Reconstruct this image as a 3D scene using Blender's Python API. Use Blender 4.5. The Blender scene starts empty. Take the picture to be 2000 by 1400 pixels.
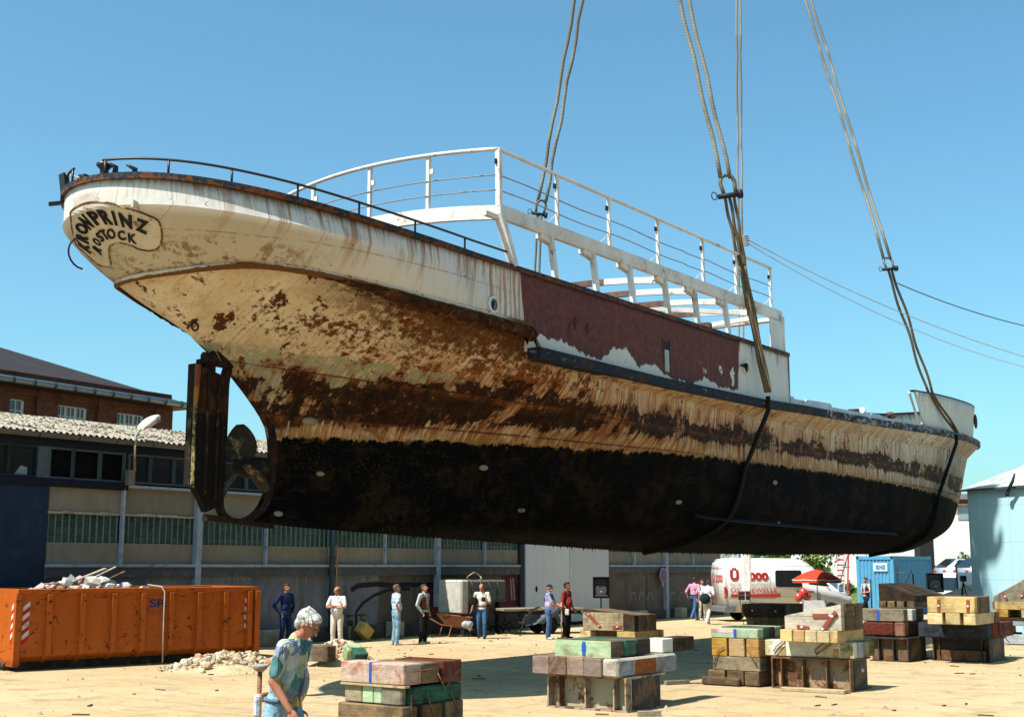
import bpy, bmesh, math, random
import numpy as np
from mathutils import Vector, Matrix
from mathutils.bvhtree import BVHTree
R = math.radians
sc = bpy.context.scene
col = sc.collection
random.seed(7)

# ------------------------------------------------------------------ camera
H = 2.26
TH = math.atan(405 / 2500)
cd = bpy.data.cameras.new('camera'); cam = bpy.data.objects.new('camera', cd); col.objects.link(cam)
cam.location = (0, 0, H); cam.rotation_euler = (R(90) + TH, 0, 0)
cd.sensor_width = 36; cd.lens = 45; cd.clip_end = 3000
sc.camera = cam

# ------------------------------------------------------------------ world, sun, exposure
SUN_EL, SUN_AZ = R(57), R(233)          # the sun stands behind the camera, to the left
w = bpy.data.worlds.new('World'); sc.world = w; w.use_nodes = True
nt = w.node_tree; nt.nodes.clear()
sky = nt.nodes.new('ShaderNodeTexSky'); sky.sky_type = 'NISHITA'; sky.sun_disc = False
sky.sun_elevation = SUN_EL; sky.sun_rotation = SUN_AZ
sky.air_density = 1.0; sky.dust_density = 1.5; sky.ozone_density = 1.6
bg = nt.nodes.new('ShaderNodeBackground'); bg.inputs[1].default_value = 0.086
wo = nt.nodes.new('ShaderNodeOutputWorld')
tn = nt.nodes.new('ShaderNodeMix'); tn.data_type = 'RGBA'; tn.blend_type = 'MULTIPLY'; tn.inputs[0].default_value = 1.0
tn.inputs[7].default_value = (.69, 1.10, 1.10, 1)
nt.links.new(sky.outputs[0], tn.inputs[6]); nt.links.new(tn.outputs[2], bg.inputs[0]); nt.links.new(bg.outputs[0], wo.inputs[0])
sd = bpy.data.lights.new('sun', 'SUN'); sd.energy = 4.9; sd.angle = R(0.53); sd.color = (1, 0.95, 0.86)
sun = bpy.data.objects.new('sun', sd); col.objects.link(sun)
to_sun = Vector((math.sin(SUN_AZ) * math.cos(SUN_EL), math.cos(SUN_AZ) * math.cos(SUN_EL), math.sin(SUN_EL)))
sun.rotation_euler = to_sun.to_track_quat('Z', 'Y').to_euler()
sun.location = to_sun * 60
vs = sc.view_settings
vs.view_transform = 'Standard'; vs.look = 'None'; vs.exposure = 1.03; vs.gamma = 1; vs.use_curve_mapping = False
sc.cycles.max_bounces = 6; sc.cycles.diffuse_bounces = 3; sc.cycles.transparent_max_bounces = 8

# ------------------------------------------------------------------ survey: photo rays to places in the world
CT, ST = math.cos(TH), math.sin(TH)
def ray(px, py):
    u = (px - 1000) / 2500; v = (700 - py) / 2500
    return Vector((u, CT - v * ST, ST + v * CT))
def at_z(px, py, z=0.0):
    r = ray(px, py); t = (z - H) / r.z
    return Vector((r.x * t, r.y * t, z))
def at_y(px, py, Y):
    r = ray(px, py); t = Y / r.y
    return Vector((r.x * t, Y, H + r.z * t))
def on_plane(px, py, p, n):
    r = ray(px, py); o = Vector((0, 0, H)); t = (Vector(p) - o).dot(n) / r.dot(n)
    return o + r * t

# ------------------------------------------------------------------ mesh helpers
class MB:
    def __init__(s): s.v = []; s.f = []; s.sm = []
    def add(s, vs_, fs_, smooth=False):
        o = len(s.v); s.v += [tuple(x) for x in vs_]
        for f in fs_: s.f.append(tuple(i + o for i in f)); s.sm.append(smooth)
        return s
    def box(s, c, d, rz=0.0, m=None):
        x, y, z = d[0] / 2, d[1] / 2, d[2] / 2
        M = Matrix.Translation(c) @ Matrix.Rotation(rz, 4, 'Z') if m is None else m
        vv = [M @ Vector(p) for p in ((-x,-y,-z),(x,-y,-z),(x,y,-z),(-x,y,-z),(-x,-y,z),(x,-y,z),(x,y,z),(-x,y,z))]
        return s.add(vv, [(0,3,2,1),(4,5,6,7),(0,1,5,4),(1,2,6,5),(2,3,7,6),(3,0,4,7)])
    def bb(s, a, b, bev=0.0):            # box from corner a to corner b, with an optional small chamfer
        a, b = [min(p, q) for p, q in zip(a, b)], [max(p, q) for p, q in zip(a, b)]
        if bev <= 0:
            return s.box([(p + q) / 2 for p, q in zip(a, b)], [q - p for p, q in zip(a, b)])
        e = bev; pts = []; idx = {}
        for ix in (0, 1):
            for iy in (0, 1):
                for iz in (0, 1):
                    for ax in range(3):
                        p = [(a, b)[ix][0], (a, b)[iy][1], (a, b)[iz][2]]
                        sg = [1 if i == 0 else -1 for i in (ix, iy, iz)]
                        for k in range(3):
                            if k != ax: p[k] += sg[k] * e
                        idx[ix, iy, iz, ax] = len(pts); pts.append(p)
        F = []
        for ax in range(3):
            o = [k for k in range(3) if k != ax]
            for side in (0, 1):
                loop = []
                for (i, j) in ((0,0),(1,0),(1,1),(0,1)):
                    t = [0, 0, 0]; t[ax] = side; t[o[0]] = i; t[o[1]] = j
                    loop.append(idx[tuple(t) + (ax,)])
                F.append(loop)
            for (i, j) in ((0,0),(1,0),(1,1),(0,1)):   # edges parallel to ax
                t0 = [0,0,0]; t1 = [0,0,0]; t0[ax] = 0; t1[ax] = 1
                t0[o[0]] = t1[o[0]] = i; t0[o[1]] = t1[o[1]] = j
                F.append([idx[tuple(t0) + (o[0],)], idx[tuple(t1) + (o[0],)], idx[tuple(t1) + (o[1],)], idx[tuple(t0) + (o[1],)]])
        for c in [(i, j, k) for i in (0, 1) for j in (0, 1) for k in (0, 1)]:
            F.append([idx[c + (0,)], idx[c + (1,)], idx[c + (2,)]])
        return s.add(pts, F)
    def tube(s, pts, r, n=8, smooth=True, caps=True, closed=False):
        pts = [Vector(p) for p in pts]; L = len(pts)
        rs = r if isinstance(r, (list, tuple)) else [r] * L
        up = None; rings = []
        for i, p in enumerate(pts):
            if closed: d = pts[(i + 1) % L] - pts[i - 1]
            else: d = pts[min(i + 1, L - 1)] - pts[max(i - 1, 0)]
            d.normalize()
            if up is None: up = Vector((0, 0, 1)) if abs(d.z) < .9 else Vector((1, 0, 0))
            a = d.cross(up).normalized(); b = a.cross(d).normalized(); up = b
            ph = math.pi / 4 if n == 4 else 0
            rings.append([p + (a * math.cos(ph + 2 * math.pi * k / n) + b * math.sin(ph + 2 * math.pi * k / n)) * rs[i] for k in range(n)])
        vv = [q for g in rings for q in g]; ff = []
        for i in range(L if closed else L - 1):
            j = (i + 1) % L
            for k in range(n): ff.append((i*n+k, j*n+k, j*n+(k+1)%n, i*n+(k+1)%n))
        s.add(vv, ff, smooth and n > 4)
        if caps and not closed:
            o = len(s.v) - len(vv)
            s.f.append(tuple(o + k for k in range(n))); s.sm.append(False)
            s.f.append(tuple(o + (L-1)*n + k for k in reversed(range(n)))); s.sm.append(False)
        return s
    def bar(s, a, b, w_, h_=None, up=(0, 0, 1)):       # rectangular bar from a to b
        a, b = Vector(a), Vector(b); d = b - a; L = d.length; d.normalize()
        h_ = h_ or w_; up = Vector(up)
        if abs(d.dot(up)) > .98: up = Vector((1, 0, 0))
        y = up.cross(d).normalized(); z = d.cross(y)
        m = Matrix((d, y, z)).transposed().to_4x4(); m.translation = (a + b) / 2
        return s.box(None, (L, w_, h_), m=m)
    def lathe(s, prof, n=16, m=None, smooth=True):
        m = m or Matrix(); vv = []; ff = []
        for (r_, z_) in prof:
            for k in range(n):
                a = 2 * math.pi * k / n; vv.append(m @ Vector((r_ * math.cos(a), r_ * math.sin(a), z_)))
        for i in range(len(prof) - 1):
            for k in range(n): ff.append((i*n+k, i*n+(k+1)%n, (i+1)*n+(k+1)%n, (i+1)*n+k))
        s.add(vv, ff, smooth)
        o = len(s.v) - len(vv)
        s.f.append(tuple(o + k for k in reversed(range(n)))); s.sm.append(False)
        s.f.append(tuple(o + (len(prof)-1)*n + k for k in range(n))); s.sm.append(False)
        return s
    def prism(s, poly, y0, y1, m=None):               # polygon (x, z) swept along y
        m = m or Matrix(); n = len(poly)
        vv = [m @ Vector((p[0], y0, p[1])) for p in poly] + [m @ Vector((p[0], y1, p[1])) for p in poly]
        ff = [tuple(range(n)), tuple(reversed(range(n, 2*n)))]
        for k in range(n): ff.append((k, n + k, n + (k+1) % n, (k+1) % n))
        return s.add(vv, ff)
    def ball(s, c, r, n=12, m=12, sc_=(1, 1, 1), M=None):
        vv = []; ff = []; c = Vector(c)
        for i in range(m + 1):
            t = math.pi * i / m
            for k in range(n):
                a = 2 * math.pi * k / n
                p = Vector((r*sc_[0]*math.sin(t)*math.cos(a), r*sc_[1]*math.sin(t)*math.sin(a), -r*sc_[2]*math.cos(t)))
                if M is not None: p = M @ p
                vv.append(c + p)
        for i in range(m):
            for k in range(n): ff.append((i*n+k, i*n+(k+1)%n, (i+1)*n+(k+1)%n, (i+1)*n+k))
        return s.add(vv, ff, True)
    def grid(s, pts, smooth=True, wrap=False):        # pts: list of rows of points
        nr, nc = len(pts), len(pts[0]); vv = [p for r_ in pts for p in r_]; ff = []
        for i in range(nr - 1):
            for k in range(nc - (0 if wrap else 1)):
                ff.append((i*nc+k, i*nc+(k+1)%nc, (i+1)*nc+(k+1)%nc, (i+1)*nc+k))
        return s.add(vv, ff, smooth)
    def mesh(s, name):
        me = bpy.data.meshes.new(name); me.from_pydata(s.v, [], s.f)
        me.polygons.foreach_set('use_smooth', s.sm); me.update()
        return me
    def build(s, name, mat, parent=None, fix=True, **kw):
        me = s.mesh(name)
        if fix:
            bm = bmesh.new(); bm.from_mesh(me); bmesh.ops.remove_doubles(bm, verts=bm.verts, dist=1e-5)
            bmesh.ops.recalc_face_normals(bm, faces=bm.faces); bm.to_mesh(me); bm.free()
        return obj(name, me, mat, parent, **kw)

def tag(o, label=None, cat=None, group=None, kind=None):
    if label: o['label'] = label
    if cat: o['category'] = cat
    if group: o['group'] = group
    if kind: o['kind'] = kind
    return o
def obj(name, me, mat=None, parent=None, loc=None, rz=None, **kw):
    o = bpy.data.objects.new(name, me); col.objects.link(o)
    if mat is not None and len(me.materials) == 0: me.materials.append(mat)
    if parent: o.parent = parent
    if loc is not None: o.location = loc
    if rz is not None: o.rotation_euler = (0, 0, rz)
    tag(o, **kw)
    return o
def empty(name, loc=(0, 0, 0), rz=0, label=None, cat=None, group=None):
    o = bpy.data.objects.new(name, None); col.objects.link(o); o.location = loc; o.rotation_euler = (0, 0, rz)
    o.empty_display_size = .2
    return tag(o, label, cat, group)
def copy_tree(o, parent=None):
    c = o.copy(); col.objects.link(c); c.parent = parent
    for ch in list(o.children): copy_tree(ch, c)
    return c
def clone(o, **kw):
    c = o.copy(); col.objects.link(c)
    for k, v in kw.items(): setattr(c, k, v)
    return c

# ------------------------------------------------------------------ small material language
class Vx:                                              # a value in a node tree
    def __init__(s, m, sock): s.m = m; s.k = sock
    def _op(s, o, op, rev=False):
        a, b = (o, s) if rev else (s, o)
        return s.m.math(op, a, b)
    def __add__(s, o): return s._op(o, 'ADD')
    __radd__ = __add__
    def __sub__(s, o): return s._op(o, 'SUBTRACT')
    def __rsub__(s, o): return s._op(o, 'SUBTRACT', True)
    def __mul__(s, o): return s._op(o, 'MULTIPLY')
    __rmul__ = __mul__
    def __truediv__(s, o): return s._op(o, 'DIVIDE')
    def max(s, o): return s._op(o, 'MAXIMUM')
    def min(s, o): return s._op(o, 'MINIMUM')
    def abs(s): return s.m.math('ABSOLUTE', s)
    def pw(s, o): return s._op(o, 'POWER')
    def fract(s): return s.m.math('FRACT', s)
ALB = .70                       # one calibration of every base colour against the exposure
class Mat:
    def __init__(s, name):
        s.mat = bpy.data.materials.new(name); s.mat.use_nodes = True
        s.nt = s.mat.node_tree; s.bsdf = s.nt.nodes['Principled BSDF']
    def node(s, t, **kw):
        n = s.nt.nodes.new(t)
        for k, v in kw.items(): setattr(n, k, v)
        return n
    def put(s, sock, v):
        if isinstance(v, Vx): s.nt.links.new(v.k, sock)
        elif isinstance(v, (tuple, list)): sock.default_value = tuple(v) + (1.0,) if (len(v) == 3 and len(sock.default_value) == 4) else tuple(v)
        else: sock.default_value = v
    def math(s, op, a, b=None, c=None):
        n = s.node('ShaderNodeMath', operation=op); s.put(n.inputs[0], a)
        if b is not None: s.put(n.inputs[1], b)
        if c is not None: s.put(n.inputs[2], c)
        return Vx(s, n.outputs[0])
    def coord(s, kind='Object'):
        n = s.node('ShaderNodeTexCoord'); return Vx(s, n.outputs[kind])
    def world(s): n = s.node('ShaderNodeNewGeometry'); return Vx(s, n.outputs['Position'])
    def normal(s): n = s.node('ShaderNodeNewGeometry'); return Vx(s, n.outputs['Normal'])
    def rnd(s): n = s.node('ShaderNodeObjectInfo'); return Vx(s, n.outputs['Random'])
    def xyz(s, v):
        n = s.node('ShaderNodeSeparateXYZ'); s.put(n.inputs[0], v); return [Vx(s, o) for o in n.outputs]
    def vec(s, x, y, z):
        n = s.node('ShaderNodeCombineXYZ')
        for i, q in enumerate((x, y, z)): s.put(n.inputs[i], q)
        return Vx(s, n.outputs[0])
    def scale(s, v, k):
        n = s.node('ShaderNodeVectorMath', operation='MULTIPLY'); s.put(n.inputs[0], v); n.inputs[1].default_value = k
        return Vx(s, n.outputs[0])
    def shift(s, v, q):
        n = s.node('ShaderNodeVectorMath', operation='ADD'); s.put(n.inputs[0], v); s.put(n.inputs[1], q); return Vx(s, n.outputs[0])
    def noise(s, v, sc_=1.0, det=4.0, rough=.55, dist=0.0, k=None):
        if k: v = s.scale(v, k)
        n = s.node('ShaderNodeTexNoise'); s.put(n.inputs['Vector'], v); n.inputs['Scale'].default_value = sc_
        n.inputs['Detail'].default_value = det; n.inputs['Roughness'].default_value = rough; n.inputs['Distortion'].default_value = dist
        return Vx(s, n.outputs['Fac'])
    def voro(s, v, sc_=1.0, feat='F1', out='Distance', k=None, rand=1.0):
        if k: v = s.scale(v, k)
        n = s.node('ShaderNodeTexVoronoi', feature=feat); s.put(n.inputs['Vector'], v); n.inputs['Scale'].default_value = sc_
        n.inputs['Randomness'].default_value = rand
        return Vx(s, n.outputs[out])
    def step(s, x, lo, hi, a=0.0, b=1.0):
        n = s.node('ShaderNodeMapRange', interpolation_type='SMOOTHSTEP')
        s.put(n.inputs[0], x); s.put(n.inputs[1], lo); s.put(n.inputs[2], hi); s.put(n.inputs[3], a); s.put(n.inputs[4], b)
        return Vx(s, n.outputs[0])
    def curve(s, x, pts):                              # piecewise curve through pts
        x0, x1 = pts[0][0], pts[-1][0]; ys = [p[1] for p in pts]; y0, y1 = min(ys), max(ys) + 1e-6
        n = s.node('ShaderNodeFloatCurve'); c = n.mapping.curves[0]
        q = [((p[0]-x0)/(x1-x0), (p[1]-y0)/(y1-y0)) for p in pts]
        c.points[0].location = q[0]; c.points[1].location = q[-1]
        for p in q[1:-1]: c.points.new(*p)
        for p in c.points: p.handle_type = 'VECTOR'
        n.mapping.update()
        s.put(n.inputs['Value'], s.step2(x, x0, x1))
        return Vx(s, n.outputs[0]) * (y1 - y0) + y0
    def step2(s, x, lo, hi):
        n = s.node('ShaderNodeMapRange'); s.put(n.inputs[0], x); n.inputs[1].default_value = lo; n.inputs[2].default_value = hi
        return Vx(s, n.outputs[0])
    def mix(s, f, a, b, mode='MIX'):
        n = s.node('ShaderNodeMix', data_type='RGBA', blend_type=mode); s.put(n.inputs[0], f); s.put(n.inputs[6], a); s.put(n.inputs[7], b)
        return Vx(s, n.outputs[2])
    def hsv(s, c, h=.5, sa=1.0, v=1.0):
        n = s.node('ShaderNodeHueSaturation'); s.put(n.inputs[0], h); s.put(n.inputs[1], sa); s.put(n.inputs[2], v); s.put(n.inputs[4], c)
        return Vx(s, n.outputs[0])
    def uv(s): n = s.node('ShaderNodeUVMap'); return Vx(s, n.outputs[0])
    def out(s, color, rough=.7, bump=None, dist=.01, strength=1.0, metal=0.0, spec=.5, alb=None, **kw):
        b = s.bsdf
        k = ALB if alb is None else alb
        color = tuple(q * k for q in color) if isinstance(color, tuple) else s.mix(1.0, color, (k, k, k), 'MULTIPLY')
        s.put(b.inputs['Base Color'], color); s.put(b.inputs['Roughness'], rough); s.put(b.inputs['Metallic'], metal)
        b.inputs['Specular IOR Level'].default_value = spec if not isinstance(rough, (int, float)) or rough < .5 else min(spec, .12)
        for k, v in kw.items(): s.put(b.inputs[k.replace('_', ' ')], v)
        if bump is not None:
            n = s.node('ShaderNodeBump'); s.put(n.inputs['Height'], bump); n.inputs['Distance'].default_value = dist
            n.inputs['Strength'].default_value = strength; s.nt.links.new(n.outputs[0], b.inputs['Normal'])
        return s.mat

MATS = {}
def plain(name, c, rough=.6, metal=0.0, var=.12, sc_=6.0, bump=.3, dist=.004, spec=.4, dirt=None):
    if name in MATS: return MATS[name]
    m = Mat(name); p = m.coord(); n = m.noise(p, sc_, 6, .6); n2 = m.noise(p, sc_ * 9, 3)
    c1 = m.hsv(c, .5, 1.0, m.step(n, .3, .7, 1 - var, 1 + var))
    if dirt: c1 = m.mix(m.step(m.noise(p, sc_ * .7, 8, .7), .52, .7), c1, dirt)
    MATS[name] = m.out(c1, rough, n2 * .4 + n * .6, dist, bump, metal, spec)
    return MATS[name]
RUST = (.15, .055, .018); DRUST = (.05, .02, .009)
def rusty(name, c, amt=.5, rough=.65, sc_=3.0, metal=0.0):
    if name in MATS: return MATS[name]
    m = Mat(name); p = m.coord(); n = m.noise(p, sc_, 9, .68); n2 = m.noise(p, sc_ * 6, 5, .7)
    mask = m.step(n * .7 + n2 * .3, 1.02 - amt, 1.1 - amt)
    r_ = m.mix(n2, DRUST, (.20, .075, .022))
    halo = m.step(n * .7 + n2 * .3, .92 - amt, 1.08 - amt)
    cc = m.mix(halo * .35, c, (.45, .24, .09)); cc = m.hsv(cc, .5, 1, m.step(m.noise(p, 1.3, 4), .3, .7, .88, 1.08))
    MATS[name] = m.out(m.mix(mask, cc, r_), m.step(mask, 0, 1, rough, .9), n2 + mask * .5, .005, .5, metal, .35)
    return MATS[name]
# ================================================================== THE SHIP
PH = math.atan(.7226)
AX = Vector((math.sin(PH), math.cos(PH), 0)); NX = Vector((math.cos(PH), -math.sin(PH), 0))
CO, S0 = 17.2, 12.0668
SHIP_O = AX * S0 - NX * CO
SRZ = math.pi / 2 - PH
ship = empty('ship', SHIP_O, SRZ, 'rusty white and black passenger ship hanging in slings above the yard', 'ship')
SM = Matrix.Translation(SHIP_O) @ Matrix.Rotation(SRZ, 4, 'Z'); SMI = SM.inverted()
def SP(s, b, z): return Vector((s, -b, z))            # ship frame: s forward, b to starboard, z above the ground

def lerp_tab(t, x):
    if x <= t[0][0]: return t[0][1]
    for (a, ya), (b, yb) in zip(t, t[1:]):
        if x <= b:
            q = (x - a) / (b - a); q = q * q * (3 - 2 * q) if len(t) > 2 else q
            return ya + (yb - ya) * q
    return t[-1][1]
def stab(t, x, w=.45): return (ltab(t, x - w) + 2 * ltab(t, x - w / 2) + 2 * ltab(t, x) + 2 * ltab(t, x + w / 2) + ltab(t, x + w)) / 8
def ltab(t, x):
    if x <= t[0][0]: return t[0][1]
    for (a, ya), (b, yb) in zip(t, t[1:]):
        if x <= b: return ya + (yb - ya) * (x - a) / (b - a)
    return t[-1][1]
def breadth(s, s0, s1, B, ls, lb, pa=2.0, pb=2.0):
    if s <= s0 or s >= s1: return 0.0
    t = min(1, (s - s0) / ls); u = min(1, (s1 - s) / lb)
    a = (1 - (1 - t) ** 2) ** .5 if pa == 2 else 1 - (1 - t) ** pa
    b = (1 - (1 - u) ** 2) ** .5 if pb == 2 else (1 - (1 - u) ** pb)
    return B * a * b
KEEL = [(3.8, 3.04), (5.2, 2.97), (8.1, 2.88), (11.7, 2.78), (17.5, 2.63), (25, 2.61), (34, 2.69), (37, 2.76), (41, 3.1)]
GZ = [(1.1, 6.98), (2.0, 7.2), (2.6, 7.16), (3.7, 7.08), (5.4, 6.93), (6.65, 6.89), (8.05, 6.88), (8.45, 6.40)]
DZ = [(8.45, 6.40), (13, 6.38), (18, 6.44), (20.5, 6.54), (25.8, 6.68), (32, 6.9), (45, 7.35)]
CAPZ = [(0, 8.36), (.6, 8.34), (1.3, 8.27), (2.3, 8.17), (3.5, 8.05), (4.7, 7.97), (6, 7.93), (20.5, 7.94)]
def dz(s): return stab(GZ, s, .5) if s < 7.5 else ltab(GZ, s) if s < 8.45 else ltab(DZ, s)
def capz(s): return stab(CAPZ, s, .6)
def capb(s): return breadth(s, 0, 44.5, 3.1, 6, 14.5)
# each rail: s0, s1, B, ls, lb, pa, pb, z(s)
def flat(*t): return lambda s: ltab(t, s)
RAILS = [
    (1.15, 44.2, 3.12, 6.2, 14.4, 2, 2, lambda s: dz(s) - (.0 if s < 8.4 else .2)),
    (1.30, 43.6, 3.0, 6.6, 14.2, 2, 2, lambda s: (dz(s) - .14) if s < 8.2 else ltab([(8.2, 6.25), (12, 6.14), (18, 6.08), (21, 6.08), (25, 6.22), (30, 6.3), (44, 6.7)], s)),
    (2.35, 43.1, 2.95, 10, 14, 1.9, 2, flat((2.3, 6.12), (6, 5.95), (12, 5.65), (30, 5.7), (43, 6.0))),
    (3.15, 42.8, 2.9, 11, 14, 1.7, 2, flat((3.1, 5.62), (6, 5.4), (12, 5.2), (43, 5.4))),
    (4.05, 42.3, 2.86, 13, 14, 1.7, 2, flat((4, 4.75), (43, 4.75))),
    (4.22, 41.5, 2.62, 15, 14, 1.55, 2, flat((4, 3.9), (10, 3.75), (16, 3.6), (34, 3.6), (42, 3.9))),
    (3.95, 40.2, 1.75, 15, 13, 1.4, 2, flat((3.9, 3.3), (10, 3.13), (18, 2.98), (34, 3.0), (41, 3.35))),
    (3.70, 39.0, .13, .6, 1.5, 2, 2, lambda s: ltab(KEEL, s)),
]
NU = 190
US = [.5 - .5 * math.cos(math.pi * (i / NU)) for i in range(NU + 1)]
US = [.55 * u + .45 * (i / NU) for i, u in enumerate(US)]
US[0] = 0; US[-1] = 1
US = sorted(set(US + [.0006, .002, .004, .007, .9994, .998, .995, .99]))
def rail_pt(r, u):
    s0, s1, B, ls, lb, pa, pb, zf = r
    s = s0 + (s1 - s0) * u
    return Vector((s, breadth(s, s0, s1, B, ls, lb, pa, pb), zf(s)))
def catmull(P, t):
    n = len(P) - 1; i = min(int(t), n - 1); f = t - i
    p0 = P[i - 1] if i > 0 else P[0] * 2 - P[1]; p1, p2 = P[i], P[i + 1]; p3 = P[i + 2] if i + 2 <= n else P[n] * 2 - P[n - 1]
    return .5 * ((2 * p1) + (p2 - p0) * f + (2 * p0 - 5 * p1 + 4 * p2 - p3) * f * f + (3 * p1 - p0 - 3 * p2 + p3) * f ** 3)
def hull_section(u):
    P = [rail_pt(r, u) for r in RAILS]
    out = [(P[0], 0.0), (P[0].lerp(P[1], .5), .5)]
    Q = P[1:]
    for k in range((len(Q) - 1) * 6 + 1):
        p = catmull(Q, k / 6); p.y = max(p.y, 0); out.append((p, 1 + k / 6))
    return out
def skin(sections, name, mat, parent=ship, smooth_split=None):
    verts = []; uvs = []; faces = []; nv = len(sections[0])
    for side in (1, -1):
        base = len(verts)
        for sec in sections:
            for (p, v) in sec: verts.append((p.x, -p.y * side, p.z)); uvs.append((p.x, v))
        for i in range(len(sections) - 1):
            for k in range(nv - 1):
                a, b, c, d = base+i*nv+k, base+(i+1)*nv+k, base+(i+1)*nv+k+1, base+i*nv+k+1
                faces.append((a, b, c, d) if side == 1 else (a, d, c, b))
    me = bpy.data.meshes.new(name); me.from_pydata(verts, [], faces)
    uvl = me.uv_layers.new(name='UVMap')
    for lp in me.loops: uvl.data[lp.index].uv = uvs[lp.vertex_index]
    bm = bmesh.new(); bm.from_mesh(me); bmesh.ops.remove_doubles(bm, verts=bm.verts, dist=1e-4)
    bmesh.ops.dissolve_degenerate(bm, edges=bm.edges, dist=1e-5)
    for f in bm.faces: f.smooth = True
    for e in bm.edges:
        if len(e.link_faces) == 2 and e.calc_face_angle(0) > R(32): e.smooth = False
    bm.to_mesh(me); bm.free()
    return obj(name, me, mat, parent)

# ---- paint and rust of the ship (object coordinates are the ship frame)
def streaks(m, s, z, top, freq, seed, lo, hi, lmin, lmax, lean=0.0):
    """rust runs that hang from height `top`"""
    a = m.noise(m.vec((s + (top - z) * lean) * freq, seed, z * .35), 1.0, 3, .65)
    ln = m.noise(m.vec(s * freq * .5, seed + 9, 0), 1.0, 2)
    L = m.step(ln, .3, .7, lmin, lmax)
    fall = m.step(top - z, L * .2, L, 1.0, 0.0)
    return m.step(a, lo, hi) * fall

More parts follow.
